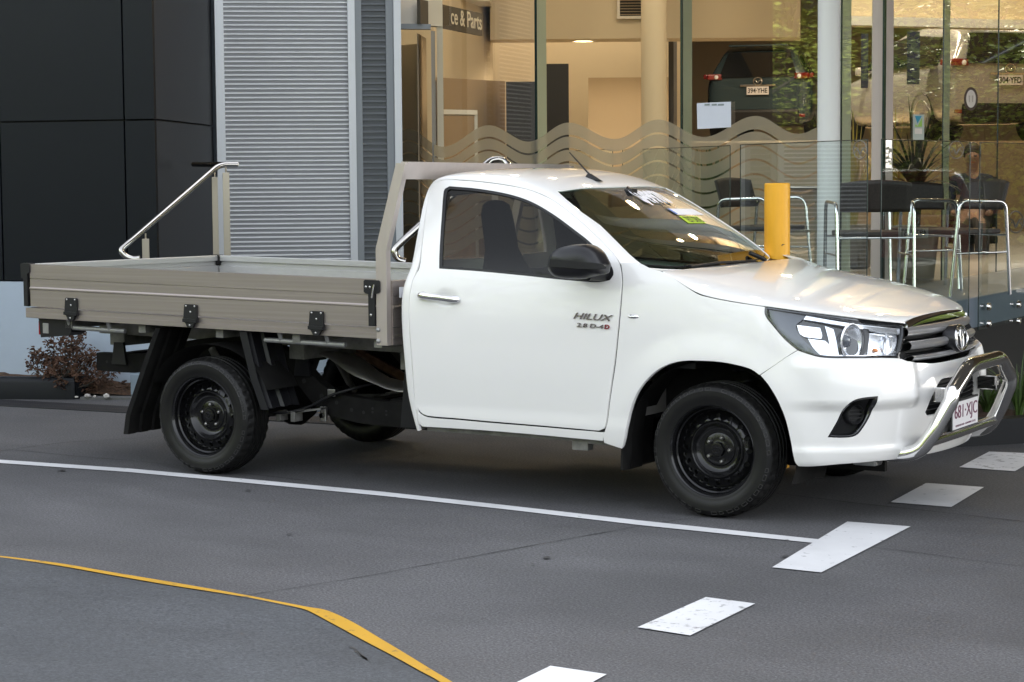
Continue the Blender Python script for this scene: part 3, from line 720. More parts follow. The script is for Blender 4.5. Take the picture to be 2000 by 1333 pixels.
for k in range(7):
    v = iv_bot + (iv_top - iv_bot) * (k + .4) / 7; strip('intake_slat', BODY, iu, [(v, -.06), (v + .03, -.032), (v + .075, -.03), (v + .10, -.06)], 'black_plastic', mesh_)
# number plate with frame
YP = YC - .03; PX = 4.046; pz0, pz1 = .405, .532
mb = MB(); mb.box((PX - .004, YP, (pz0 + pz1) / 2 - .012), (.008, .400, pz1 - pz0 + .048), bev=.003); fr_ = mb.build('plate_frame', 'black_plastic', bumper)
mb = MB(); mb.box((PX + .0015, YP, (pz0 + pz1) / 2), (.003, .374, pz1 - pz0 + .002), bev=.001); npl = mb.build('number_plate', 'plate_white', fr_)
text_mesh('plate_number', '681·XJC', .1, 'plate_maroon', (PX + .0032, YP - .165, pz0 + .030), (0, 1, 0), (0, 0, 1), .002, bumper, 0, .335, .0, ch=.082)
text_mesh('plate_slogan', 'QUEENSLAND - SUNSHINE STATE', .02, 'plate_maroon', (PX + .0032, YP - .15, pz0 + .008), (0, 1, 0), (0, 0, 1), .001, bumper, 0, .30, 0, ch=.011)
mb = MB(); mb.box((PX + .0012, YP + .06, pz0 - .018), (.002, .07, .018)); mb.build('plate_frame_mark', 'sticker_blue', fr_)
# bracket of the nudge bar inside the intake
for s in (-1, 1):
    mb = MB(); a = on(1838, 772, 1, .9 - .36); mb.box((4.04, YC - s * .33, .585), (.10, .012, .07), bev=.004); mb.box((4.075, YC - s * .36, .595), (.02, .08, .05), bev=.004); mb.build('bar_bracket', 'steel', bumper)
# ---------------- nudge bar
BBp = [(3.70, .505, .345), (3.83, .51, .312), (3.93, .51, .318), (3.995, .505, .345), (4.045, .495, .42), (4.118, .450, .575), (4.118, .44, .61), (4.133, .235, .722), (4.135, -.235, .722)]
path = [(x, YC - w, z) for x, w, z in BBp[:-1]] + [(x, YC + w, z) for x, w, z in BBp[:-1][::-1]]
mb = MB(); mb.tube(fillet_path([Vector(p) for p in path], .065, 8), .037, 24); bb = mb.build('nudge_bar', 'steel', truck)
mb = MB(); mb.tube([(4.025, YC - .49, .378), (4.03, YC, .378), (4.025, YC + .49, .378)], .026, 20); mb.build('cross_tube', 'steel', bb)
# ---------------- aerial, wipers
ab = [TOP.P(*TOP.hit(*q)) for q in ((1143, 347), (1173, 354.5))]
a0 = Vector(((ab[0].x + ab[1].x) / 2, (ab[0].y + ab[1].y) / 2, (ab[0].z + ab[1].z) / 2))
mb = MB(); mb.add([a0 + Vector(v) for v in [(-.045, -.022, -.004), (-.045, .022, -.004), (.055, .012, -.012), (.055, -.012, -.012), (-.030, -.010, .028), (-.030, .010, .028), (-.012, .008, .030), (-.012, -.008, .030)]], [(0, 1, 5, 4), (1, 2, 6, 5), (2, 3, 7, 6), (3, 0, 4, 7), (4, 5, 6, 7), (0, 3, 2, 1)]); an = mb.build('aerial', 'black_plastic', truck, recalc=True)
tip = on(1112, 298, 1, a0.y); mb = MB(); mb.tube([a0 + Vector((-.02, 0, .025)), tip], [.0055, .003], 8); mb.build('aerial_mast', 'black_plastic', an)
def tpt(px, py, off=0):
    u, v = TOP.hit(px, py); return TOP.P(u, v) + TOP.N(u, v) * off
mb = MB(); mb.tube([tpt(1335, 524, .012), tpt(1380, 521, .014), tpt(1410, 518, .016), Vector(tpt(1430, 519, .01))], .006, 8); mb.tube([tpt(1345, 528, .02), tpt(1395, 523, .03), tpt(1470, 516, .02)], .007, 8)
mb.tube([tpt(1462, 498, .012), tpt(1480, 507, .016), tpt(1492, 512, .012)], .012, 8); mb.build('wiper', 'black_plastic', truck)
# cowl behind the bonnet
mb = MB(); vs = []
for k in range(21):
    f = k / 20 * 2 - 1; w = f * .78; ed = HOOD.P(HC * (1 + f * .96), .02)
    tp = TOP.P(TC * (1 + f * .86), vb + .02)
    vs += [tp + Vector((-.03, 0, .02)), tp + Vector((.0, 0, -.02)), ed + Vector((.02, 0, -.03))]
mb.add(vs, [(i * 3 + k, (i + 1) * 3 + k, (i + 1) * 3 + k + 1, i * 3 + k + 1) for i in range(20) for k in range(2)]); mb.build('cowl', 'black_plastic', truck)
# stickers on the windscreen: price, notice, test-drive card
def on_ws(name, m, a, b, off, parent, txt=None):
    pass
def wsquad(name, px, m, off=.002): return panel(name, TOP, TOP.trace(px), m, ws, off=off, thick=0, step=.3, smooth=False)
def ws_text(name, s, pa, pb, pc, pd, m, bold=0, off=.0035):
    Q = [TOP.hit(*q) for q in (pa, pb, pc, pd)]                 # lower left, lower right, upper left, upper right on the glass
    cu = bpy.data.curves.new(name, 'FONT'); cu.body = s; cu.size = .1; cu.offset = bold; cu.resolution_u = 3
    ob = bpy.data.objects.new('tmp', cu); COL.objects.link(ob); dg = bpy.context.evaluated_depsgraph_get(); me = bpy.data.meshes.new_from_object(ob.evaluated_get(dg))
    bpy.data.objects.remove(ob); bpy.data.curves.remove(cu)
    bm = bmesh.new(); bm.from_mesh(me); bmesh.ops.triangulate(bm, faces=bm.faces[:]); bmesh.ops.subdivide_edges(bm, edges=[e for e in bm.edges if e.calc_length() > .02], cuts=2); bm.to_mesh(me); bm.free()
    co = [v.co.copy() for v in me.vertices]; x0, x1 = min(c.x for c in co), max(c.x for c in co); y0, y1 = min(c.y for c in co), max(c.y for c in co)
    for v in me.vertices:
        a, b = (v.co.x - x0) / (x1 - x0), (v.co.y - y0) / (y1 - y0)
        u, w_ = [(Q[0][k] * (1 - a) + Q[1][k] * a) * (1 - b) + (Q[2][k] * (1 - a) + Q[3][k] * a) * b for k in (0, 1)]
        v.co = TOP.P(u, w_) + TOP.N(u, w_) * off
    me.materials.clear(); me.name = name; return link(name, me, m, ws)
# ---------------- wheels (axis along Y, outer face towards -Y when near = True)
def ring_with_holes(r0, r1, rh, hr_, nh, depth, c, sg, mi, mb, sx=90):
    out = [Vector((r1 * math.cos(2 * math.pi * k / sx), r1 * math.sin(2 * math.pi * k / sx))) for k in range(sx)]
    inn = [Vector((r0 * math.cos(2 * math.pi * k / sx), r0 * math.sin(2 * math.pi * k / sx))) for k in range(sx)]
    pts = out + inn; ed = [(k, (k + 1) % sx) for k in range(sx)] + [(sx + k, sx + (k + 1) % sx) for k in range(sx)]; cs = []
    for h in range(nh):
        a = 2 * math.pi * h / nh; cc = Vector((rh * math.cos(a), rh * math.sin(a))); cs.append(cc); b = len(pts)
        pts += [cc + Vector((hr_ * math.cos(t * math.pi / 6), hr_ * math.sin(t * math.pi / 6))) for t in range(12)]; ed += [(b + k, b + (k + 1) % 12) for k in range(12)]
    r = delaunay_2d_cdt(pts, ed, [], 0, 1e-7); vo, fo = r[0], r[2]
    fs = []
    for f in fo:
        q = (vo[f[0]] + vo[f[1]] + vo[f[2]]) / 3
        if r0 * .995 < q.length < r1 * 1.001 and all((q - c_).length > hr_ * .8 for c_ in cs): fs.append(tuple(f))
    vs = [Vector((v.x, sg * depth(v.length), v.y)) + Vector(c) for v in vo]; mb.add(vs, fs, mi, True)
    for c_ in []:
        vs = []
        for t in range(12):
            q = c_ + Vector((hr_ * math.cos(t * math.pi / 6), hr_ * math.sin(t * math.pi / 6))); vs += [Vector((q.x, sg * depth(q.length), q.y)) + Vector(c), Vector((q.x, sg * (depth(q.length) + .014), q.y)) + Vector(c)]
        mb.add(vs, [(2 * t, 2 * ((t + 1) % 12), 2 * ((t + 1) % 12) + 1, 2 * t + 1) for t in range(12)], mi, True)
def make_wheel(x, y, sg, rot=0, lab=None):
    """y = plane of the outer rim lip, sg=+1: the outer side faces -Y"""
    w = empty('wheel', (x, y, WR)); w.parent = truck; w.matrix_parent_inverse = Matrix.Translation(-truck.location)
    bpy.context.view_layer.update()
    c = (0, 0, 0)
    # tyre
    prof = [(.212, .012), (.221, -.002), (.232, -.006), (.240, -.0065), (.244, -.010), (.270, -.013), (.288, -.0125), (.291, -.010), (.3015, -.005), (.3080, .002), (.310, .006), (.3135, .009), (.3165, .016), (.3200, .026), (.3225, .034)]
    N = 120; mb = MB(); vs = []
    tw = .200
    tread = [(.3240, .040), (.3245, .056), (.3160, .058), (.3160, .066), (.3248, .068), (.3250, .094), (.3165, .096), (.3165, .104), (.3250, .106), (.3248, .132), (.3160, .134), (.3160, .142), (.3245, .144), (.3240, .160)]
    back = [(.3225, .166), (.3165, .182), (.3075, .196), (.285, .212), (.25, .214), (.222, .204), (.212, .19)]
    full_p = prof + tread + back; m = len(full_p)
    for k in range(N):
        for i, (r, h) in enumerate(full_p):
            rr = r
            if k % 3 == 0 and (11 <= i <= 14 or 29 <= i <= 32): rr -= .008
            if k % 3 == 1 and i in (16, 17): rr -= .003
            if 1.5 < 0: rr = r
            a = 2 * math.pi * (k + (.6 if False else 0)) / N; px_, pz_ = rr * math.cos(a), rr * math.sin(a)
            if pz_ < -WR: pz_ = -WR
            vs.append((px_, sg * h, pz_))
    mb.add(vs, [(k * m + i, ((k + 1) % N) * m + i, ((k + 1) % N) * m + i + 1, k * m + i + 1) for k in range(N) for i in range(m - 1)])
    # raised marks round the sidewall
    for k in range(44):
        a0 = 2 * math.pi * k / 44; da = .10 if k % 2 else .07
        if k % 11 == 10: continue
        P_ = []
        for (rr, aa) in ((.290, a0), (.303, a0 + .01), (.303, a0 + da), (.290, a0 + da)):
            hh = -.0100 + (rr - .290) * .42; P_.append((rr * math.cos(aa), sg * (hh - .0012), rr * math.sin(aa)))
        for q in range(4):
            mb.tube([P_[q], P_[(q + 1) % 4]], .0017, 4, 1, caps=False)
    ty = mb.build('tyre', ['rubber', 'rubber_mark'], w, smooth_angle=38)
    # steel rim
    mb = MB(); lip = [(.214, .016), (.2215, .010), (.2225, .001), (.2185, -.003), (.212, .003), (.208, .014), (.2055, .020), (.2045, .034), (.198, .040), (.1965, .058), (.192, .078), (.186, .088)]
    mb.lathe(lip, c, 'y', 90, 0, sg)
    mb.lathe([(.186, .088), (.196, .10), (.20, .19)], c, 'y', 60, 0, sg)
    dep = lambda r: .060 + max(0, (r - .150)) * .75
    ring_with_holes(.143, .186, .163, .0125, 16, dep, c, sg, 0, mb)
    mb.lathe([(.140, .078), (.19, .10)], c, 'y', 40, 1, sg)  # black ring painting in the shade behind the wheel holes
    mb.lathe([(.143, .060), (.138, .0555), (.134, .052), (.1295, .052), (.125, .057), (.117, .072), (.104, .084), (.092, .0875), (.083, .087), (.080, .083), (.077, .081), (.050, .081), (.040, .079), (.036, .078)], c, 'y', 72, 0, sg)
    mb.lathe([(.036, .08), (.0355, .058), (.033, .0535), (.026, .052), (.015, .053), (0, .053)], c, 'y', 36, 0, sg)
    rim = mb.build('rim', ['wheel_black', 'black_gap'], w, smooth_angle=35)
    mb = MB(); mb.lathe([(.19, .12), (.10, .12), (0, .12)], c, 'y', 32, 0, sg); mb.build('brake_drum', 'matt_black', w)
    for k in range(5):
        mb = MB(); a = rot + 2 * math.pi * k / 5; q = (.0600 * math.cos(a), 0, .0600 * math.sin(a))
        mb.lathe([(0, .060), (.005, .0605), (.0088, .064), (.0100, .068), (.0102, .082)], q, 'y', 10, 0, sg); mb.build('wheel_nut', 'bolt_steel', rim, smooth_angle=30)
    mb = MB(); ring_tube(mb, (0, sg * .0515, 0), .022, .015, .0012, (1, 0, 0), (0, 0, 1), 24, 5); ring_tube(mb, (0, sg * .0515, .005), .015, .006, .001, (1, 0, 0), (0, 0, 1), 18, 5); ring_tube(mb, (0, sg * .0515, 0), .006, .014, .001, (1, 0, 0), (0, 0, 1), 18, 5); mb.build('hub_mark', 'wheel_black', rim)
    for o_ in w.children: o_.matrix_parent_inverse = Matrix.Identity(4)
    for o_ in rim.children: o_.matrix_parent_inverse = Matrix.Identity(4)
    return w
make_wheel(0, .035, 1, .35); make_wheel(WB, .035, 1, 1.25); make_wheel(0, 1.765, -1, .2); make_wheel(WB, 1.765, -1, .9)
# ---------------- tray
TM = lambda x, y, z: Vector((x, y, z - .016 * (x + 1.2) - .010 * y))
mat('aluminium', (.37, .325, .30), .38, metal=.75, noise=(2.2, .86, 1.10, (.25, 6, 26)), bump=(70, .05, .0005))
mat('aluminium_light', (.56, .50, .465), .36, metal=.7, noise=(3, .94, 1.04, (6, 6, 1)))
mat('aluminium_lit', (.50, .50, .49), .42, metal=.5, noise=(2.2, .93, 1.05, (6, .25, 26)))  # paler copy of the tray metal, light on the inner faces painted in
tray = empty('tray', (0, .9, .85)); tray.parent = truck; tray.matrix_parent_inverse = Matrix.Translation(-truck.location); bpy.context.view_layer.update()
def tpart(mb, name, m, **k):
    mb.v = [tuple(TM(*v)) for v in mb.v]; o = mb.build(name, m, None, **k); o.parent = tray; o.matrix_parent_inverse = Matrix.Translation((0, -.9, -.85)); return o
X0, X1 = -1.245, 1.185
def plank(mb, p0, p1, nrm, z0, z1):
    """ribbed dropside section from p0 to p1 (2-D), nrm points outwards"""
    h = z1 - z0; pr = [(0, 0), (.003, .002), (.003, .28), (.0, .295), (.0, .30), (-.001, .305), (.004, .315), (.004, .44), (.009, .455), (.009, .50), (.006, .70), (.006, .71), (-.001, .715), (-.001, .725), (.006, .73), (.006, .985), (.003, 1.0)]
    n2 = Vector((nrm[0], nrm[1], 0)); T = .028
    out = []; prof = [(o_, f) for o_, f in [(0, 0), (.004, .004), (.004, .395), (.004, .40), (.010, .415), (.010, .44), (.004, .47), (.004, .655), (-.002, .658), (-.002, .668), (.004, .671), (.004, .995), (0, 1)]]
    inner = [(-T, 1), (-T - .004, .985), (-T - .004, .86), (-T + .012, .855), (-T + .012, .74), (-T - .004, .725), (-T - .004, .55), (-T + .012, .545), (-T + .012, .3), (-T - .004, .29), (-T - .004, .05), (-T, 0)]
    P_ = prof + inner; vs = []
    for p in (p0, p1):
        for o_, f in P_: vs.append(Vector((p[0], p[1], z0 + h * f)) + n2 * o_)
    n = len(P_); mb.add(vs, [(k, (k + 1) % n, n + (k + 1) % n, n + k) for k in range(n)] + [list(range(n))[::-1], list(range(n, 2 * n))], 0, False)
zb, zt = .893, 1.142
for s, yy in ((-1, .018), (1, 1.782)):
    mb = MB(); plank(mb, (X0 + .01, yy), (X1 - .0, yy), (0, s), zb + .004, zt); d_ = tpart(mb, 'dropside', 'aluminium' if s < 0 else 'aluminium_lit')
    # deck edge rail
    mb = MB(); P_ = [(0, .888), (0, .862), (.004, .860), (.004, .832), (0, .830), (-.05, .830), (-.05, .888)]
    mb.add([Vector((x, yy + s * (-.004) + s * a, z)) for x in (X0 - .03, X1 + .005) for a, z in P_], [(k, (k + 1) % 7, 7 + (k + 1) % 7, 7 + k) for k in range(7)] + [list(range(7))[::-1], list(range(7, 14))], 0, False)
    tpart(mb, 'edge_rail', 'aluminium')
    for hx in (-.915, -.045, .805):
        mb = MB(); f = lambda a, b, t: Vector((hx + a, yy + s * t, b))
        mb.prism([(-.055, .862), (-.048, .905), (-.043, .955), (-.036, .960), (.036, .960), (.043, .955), (.043, .905), (.048, .862), (.03, .856), (-.03, .856)], f, .004, .016)
        mb.prism([(-.032, .858), (.032, .858), (.018, .833), (-.018, .833)], f, .006, .024); mb.prism([(-.05, .880), (.045, .880), (.045, .862), (-.05, .862)], f, .012, .026)
        hg = tpart(mb, 'hinge', 'black_plastic', recalc=True)
        mb = MB()
        for a, b in ((-.030, .950), (.030, .950), (0, .918), (0, .845)): lathe_dir(mb, [(0, .003), (.004, .002), (.006, 0)], Vector((hx + a, yy + s * (.017 if b > .85 else .025), b)), (0, s, 0), 10)
        bt = tpart(mb, 'rivets', 'bolt_steel'); bt.parent = hg; bt.matrix_parent_inverse = Matrix.Identity(4)
    # rear corner casting and front latch
    mb = MB(); f = lambda a, b, t: Vector((a, yy + s * t, b))
    mb.prism([(X0 - .035, .898), (X0 - .005, .897), (X0 - .005, 1.085), (X0 + .015, 1.095), (X0 + .015, 1.137), (X0 + .008, 1.146), (X0 - .048, 1.146), (X0 - .055, 1.137), (X0 - .052, 1.06), (X0 - .035, 1.055)], f, -.04, .012)
    tpart(mb, 'corner_casting', 'black_plastic', recalc=True)
    mb = MB(); mb.prism([(1.140, .897), (1.180, .897), (1.180, 1.065), (1.205, 1.07), (1.212, 1.08), (1.212, 1.13), (1.205, 1.137), (1.12, 1.137), (1.112, 1.13), (1.112, 1.075), (1.12, 1.067), (1.140, 1.063)], f, .004, .018)
    lt = tpart(mb, 'latch', 'black_plastic', recalc=True)
    mb = MB(); mb.tube([(1.185, yy + s * .03, 1.115), (1.178, yy + s * .032, 1.08), (1.170, yy + s * .03, 1.045)], .0045, 8)
    l2 = tpart(mb, 'latch_lever', 'chrome'); l2.parent = lt; l2.matrix_parent_inverse = Matrix.Identity(4)
    mb = MB()
    for a, b in ((1.126, 1.10), (1.150, 1.10), (1.155, .955)): lathe_dir(mb, [(0, .003), (.005, .002), (.007, 0)], Vector((a, yy + s * .018, b)), (0, s, 0), 10)
    l3 = tpart(mb, 'rivets', 'bolt_steel'); l3.parent = lt; l3.matrix_parent_inverse = Matrix.Identity(4)
    # rope rails
    for xa, xb, pa, pb in ((-1.13, -.59, -1.0, -.70), (.40, .93, .51, .82)):
        mb = MB(); mb.tube([(xa, yy - s * .07, .782), (xb, yy - s * .07, .782)], .0135, 12)
        for q in (pa, pb): mb.tube([(q, yy - s * .07, .785), (q, yy - s * .05, .835)], .0135, 12)
        tpart(mb, 'rope_rail', 'galvanised')
    # headboard upright
    mb = MB(); U = [(1.185, .800), (1.185, 1.30), (1.318, 1.742), (1.375, 1.742), (1.25, 1.29), (1.25, .800)]
    mb.prism(U, lambda a, b, t: Vector((a, yy + s * t, b)), -.03, .010); up_ = tpart(mb, 'headboard_post', 'aluminium_light', recalc=True)
    mb = MB()
    for b in (.880, .822): lathe_dir(mb, [(0, .010), (.009, .009), (.012, .004), (.012, 0)], Vector((1.196, yy + s * .010, b)), (0, s, 0), 12)
    b_ = tpart(mb, 'bolts', 'galvanised'); b_.parent = up_; b_.matrix_parent_inverse = Matrix.Identity(4)
# tailgate
mb = MB(); plank(mb, (X0 - .03, 1.76), (X0 - .03, .04), (-1, 0), zb + .004, zt); tpart(mb, 'tailgate', 'aluminium_lit')
mb = MB(); mb.box((X0 - .015, .9, .859), (.05, 1.75, .056)); tpart(mb, 'rear_rail', 'aluminium')
mb = MB()
for k in range(12):
    yk = .06 + 1.68 * (k + .5) / 12; mb.box(((X0 + X1) / 2, yk, .872), (X1 - X0 - .02, 1.68 / 12 - .006, .02), bev=.003)
tpart(mb, 'deck', 'aluminium')
# headboard: lower ribbed planks, top beam, inner posts
mb = MB(); plank(mb, (1.255, .05), (1.255, 1.75), (1, 0), .893, 1.135); plank(mb, (1.255, .05), (1.255, 1.75), (1, 0), .80, .89); hb = tpart(mb, 'headboard', 'aluminium')
mb = MB(); tb = [(1.300, 1.660), (1.325, 1.750), (1.368, 1.750), (1.343, 1.660)]
mb.prism(tb, lambda a, b, t: Vector((a, t, b)), .048, 1.752); tpart(mb, 'headboard_beam', 'aluminium_light', recalc=True)
for yk in (.50, 1.30):
    mb = MB(); mb.prism([(1.205, 1.13), (1.205, 1.30), (1.300, 1.66), (1.345, 1.66), (1.25, 1.29), (1.25, 1.13)], lambda a, b, t: Vector((a, yk + t, b)), -.02, .02); tpart(mb, 'headboard_post', 'aluminium_light', recalc=True)
mb = MB(); mb.box((1.292, .13, 1.075), (.002, .13, .055)); st = tpart(mb, 'warning_sticker', 'sticker_white'); st.parent = hb; st.matrix_parent_inverse = Matrix.Identity(4)
# under-tray framework
mb = MB()
for xk in (-1.0, -.45, .1, .62, 1.15): mb.box((xk, .9, .805), (.05, 1.66, .05))
tpart(mb, 'tray_bearer', 'zinc')
mb = MB()
for yk in (.50, 1.30): mb.box((.02, yk, .755), (2.3, .05, .07))
mb.box((-.97, .70, .70), (.11, .50, .085)); mb.box((.40, .62, .70), (.10, .50, .085)); mb.box((1.14, .62, .685), (.10, .5, .09)); mb.box((1.17, .40, .76), (.07, .06, .13))
tpart(mb, 'subframe', 'zinc')
# tail light units, angled box under the rear corner
for s, yy in ((-1, .05), (1, 1.75)):
    mb = MB(); f = lambda a, b, t: Vector((a, yy + (-s) * t, b))
    mb.prism([(-1.23, .825), (-1.215, .715), (-1.01, .735), (-.98, .755), (-.98, .825)], f, 0.02, .14); tl = tpart(mb, 'tail_light', 'satin_black', recalc=True)
    mb = MB(); mb.box((-1.233, yy - s * .09, .77), (.006, .13, .08), bev=.002); q = tpart(mb, 'tail_lens', 'red_lens'); q.parent = tl; q.matrix_parent_inverse = Matrix.Identity(4)
    mb = MB(); mb.box((-1.175, yy - s * .022, .77), (.045, .010, .06), bev=.004); q = tpart(mb, 'reversing_lens', 'galvanised'); q.parent = tl; q.matrix_parent_inverse = Matrix.Identity(4)
# mudguards
for s, yy in ((-1, .045), (1, 1.755)):
    for pts, fl_ in (([(-.30, .80), (-.44, .50), (-.53, .30), (-.55, .19)], 1), ([(.26, .80), (.33, .55), (.40, .38)], 0)):
        mb = MB(); rib = [(0, .03), (.0, 0), (.06, 0), (.07, .012), (.10, .012), (.11, 0), (.17, 0), (.18, .012), (.21, .012), (.22, 0), (.28, 0), (.28, .03)]
        vs = []; sgx = 1 if pts[-1][0] < 0 else -1
        if fl_ == 0: sgx = 1
        for (x, z) in pts:
            for a, b in rib: vs.append((x + b * (-1 if fl_ else 1.6), yy - s * a, z))
        n = len(rib); mb.add(vs, [(i * n + k, (i + 1) * n + k, (i + 1) * n + k + 1, i * n + k + 1) for i in range(len(pts) - 1) for k in range(n - 1)], 0, False)
        o = mb.build('mudguard', 'matt_black' if fl_ else 'satin_black', truck)
        sm = o.modifiers.new('th', 'SOLIDIFY'); sm.thickness = .006; sm.offset = 0
    # arched inner sheet above the wheel
    mb = MB(); vs = []; A_ = [math.radians(20 + 140 * k / 14) for k in range(15)]
    for a in A_: vs += [(.02 + .43 * math.cos(a), yy - s * .02, .36 + .36 * math.sin(a)), (.02 + .43 * math.cos(a), yy - s * .30, .36 + .36 * math.sin(a))]
    mb.add(vs, [(2 * i, 2 * i + 2, 2 * i + 3, 2 * i + 1) for i in range(14)]); mb.build('wheel_guard', 'matt_black', truck)
# front mud flap, wheel-arch liner, inner wings
for s in (-1, 1):
    yy = YC + s * .87; S_ = -s
    mb = MB(); vs = []
    for (x, z, o_) in ((2.675, .62, .0), (2.645, .50, .0), (2.625, .38, .0), (2.617, .20, .0)):
        for a, b in ((-.012, -.004), (0, .0), (.05, .012), (.17, .012)): vs.append((x + b, yy + S_ * a, z))
    mb.add(vs, [(i * 4 + k, (i + 1) * 4 + k, (i + 1) * 4 + k + 1, i * 4 + k + 1) for i in range(3) for k in range(3)], 0, False)
    o = mb.build('mud_flap', 'matt_black', truck); sm = o.modifiers.new('th', 'SOLIDIFY'); sm.thickness = .012
    mb = MB(); vs = []
    for k in range(25):
        a = math.radians(-20 + 217 * k / 24); r_ = .455
        for b, dr in ((.035, .012), (.06, 0), (.30, -.0), (.36, -.02)): vs.append((3.065 + (r_ - dr) * math.cos(a), yy + S_ * b, .33 + (r_ - dr) * .94 * math.sin(a) * 1.0))
    mb.add(vs, [(i * 4 + k, (i + 1) * 4 + k, (i + 1) * 4 + k + 1, i * 4 + k + 1) for i in range(24) for k in range(3)]); mb.build('arch_liner', 'matt_black', truck)
    mb = MB(); mb.box((3.15, yy + S_ * .42, .545), (1.3, .03, .65)); mb.tube([(3.12, yy + S_ * .30, .34), (3.10, yy + S_ * .38, .78)], .035, 12); mb.build('inner_wing', 'matt_black', truck)
    coil = [(3.11 + .06 * math.cos(t * .7), yy + S_ * .35 + .06 * math.sin(t * .7), .40 + t * .0068) for t in range(48)]
    mb = MB(); mb.tube(coil, .008, 6); mb.build('coil_spring', 'satin_black', truck)
# ---------------- chassis
mb = MB()
for yk in (.47, 1.33):
    top = [(-1.12, .60), (-.75, .61), (-.40, .70), (.0, .73), (.30, .66), (.55, .47), (.80, .42), (1.3, .41), (2.5, .41), (2.9, .46), (3.7, .46)]
    bot = [(-1.12, .495), (-.75, .50), (-.40, .60), (.0, .63), (.28, .54), (.48, .36), (.66, .30), (1.05, .275), (2.5, .27), (2.9, .33), (3.7, .34)]
    T_ = smooth_path([(a, b, 0) for a, b in top], 5); B_ = smooth_path([(a, b, 0) for a, b in bot], 5); n = len(T_)
    for dy in (-.035, .035):
        mb.add([(p.x, yk + dy, p.y) for p in T_] + [(p.x, yk + dy, p.y) for p in B_], [(i, i + 1, n + i + 1, n + i) for i in range(n - 1)], 0, False)
    mb.add([(p.x, yk - .035, p.y) for p in T_] + [(p.x, yk + .035, p.y) for p in T_], [(i, i + 1, n + i + 1, n + i) for i in range(n - 1)], 0, False)
    mb.add([(p.x, yk - .035, p.y) for p in B_] + [(p.x, yk + .035, p.y) for p in B_], [(i, i + 1, n + i + 1, n + i) for i in range(n - 1)], 0, False)
    mb.box((-1.12, yk, .548), (.004, .07, .105))
for xk, zk in ((-1.05, .55), (-.3, .66), (.75, .36), (1.4, .34), (2.2, .34), (3.6, .40)): mb.box((xk, .9, zk), (.08, .84, .08))
ch = mb.build('chassis', 'matt_black', truck)
for yk in (.425,):                               # tray mounts and small holes on the near rail
    for xk, zk, zt_ in ((-.93, .56, .67), (.40, .55, .66), (1.13, .30, .66)):
        w0 = .075 if zk < .5 else .055
        mb = MB(); mb.prism([(xk - w0, zk - .02), (xk + w0, zk - .02), (xk + .035, zt_), (xk - .035, zt_)], lambda a, b, t: Vector((a, yk + t, b)), -.012, .006); mb.build('tray_mount', 'satin_black', ch, recalc=True)
mb = MB()
for (xk, zk, r_) in ((.72, .355, .012), (.80, .345, .010), (.86, .37, .008), (.86, .35, .007), (.95, .36, .007), (.95, .34, .007), (.62, .39, .012), (.52, .42, .016), (.40, .50, .014), (-.7, .55, .012), (-1.0, .55, .008), (-1.04, .55, .008)):
    lathe_dir(mb, [(0, .001), (r_, .001)], Vector((xk, .4345, zk)), (0, -1, 0), 12)
mb.build('frame_holes', 'black_gap', ch)
mb = MB()
for q in ((-.95, .655), (.42, .640), (1.13, .640)):
    lathe_dir(mb, [(0, .0), (.012, .0), (.012, -.02)], Vector((q[0], .415, q[1])), (0, 0, -1), 8); lathe_dir(mb, [(0, .012), (.014, .012), (.014, 0)], Vector((.545, .40, .318)), (0, -1, 0), 12)
mb.box((.545, .415, .325), (.045, .02, .085), bev=.008)
mb.build('bolts', 'bolt_steel', ch)
# axle, leaf springs, exhaust, shield, brake cable, fuel tank
mb = MB(); mb.tube([(0, .10, WR), (0, 1.70, WR)], .045, 16); lathe_dir(mb, [(0, -.12), (.09, -.10), (.14, -.03), (.14, .03), (.09, .10), (0, .12)], (0, .9, WR), (1, 0, 0), 24); mb.build('rear_axle', 'matt_black', truck)
for yk in (.36, 1.44):
    mb = MB()
    for k in range(4):
        L = .62 - k * .12; pts = [(L * f_, yk, .315 - k * .014 + (.06 * f_ * f_)) for f_ in (-1, -.5, 0, .5, .95)]
        P_ = smooth_path(pts, 4); n = len(P_)
        vs = []
        for p in P_: vs += [(p.x, yk - .03, p.z), (p.x, yk + .03, p.z), (p.x, yk + .03, p.z - .010), (p.x, yk - .03, p.z - .010)]
        mb.add(vs, [(i * 4 + a, i * 4 + (a + 1) % 4, (i + 1) * 4 + (a + 1) % 4, (i + 1) * 4 + a) for i in range(n - 1) for a in range(4)], 0, False)
    for xk in (.40, .30, -.30): mb.box((xk, yk, .31), (.03, .075, .055), bev=.004)
    mb.tube([(.05, yk - .02, .33), (-.22, yk + .04, .66)], .022, 12); mb.build('leaf_spring', 'zinc', truck)
mb = MB(); mb.tube(fillet_path([(2.2, 1.25, .33), (.75, 1.22, .36), (.2, 1.24, .60), (-.30, 1.2, .56), (-.55, .90, .40), (-.58, .56, .36), (-.66, .50, .33), (-.78, .40, .27)], .09), .028, 16); mb.build('exhaust_pipe', 'exhaust', truck)
mb = MB(); vs = []
for i in range(13):
    f = i / 12; x = .38 + .80 * f; zc = .62 - .17 * sstep(0, .75, f) ; 
    for k in range(7):
        g = k / 6; ang = (g - .1) * 2.0; vs.append((x, .62 + .17 * math.cos(2.2 - ang) + .02 * math.sin(f * 9), zc + .075 * math.sin(2.2 - ang) - .03 + .010 * math.sin(f * 14 + k)))
mb.add(vs, [(i * 7 + k, (i + 1) * 7 + k, (i + 1) * 7 + k + 1, i * 7 + k + 1) for i in range(12) for k in range(6)])
sh_ = mb.build('heat_shield', 'heat_shield', truck); sm = sh_.modifiers.new('th', 'SOLIDIFY'); sm.thickness = .003
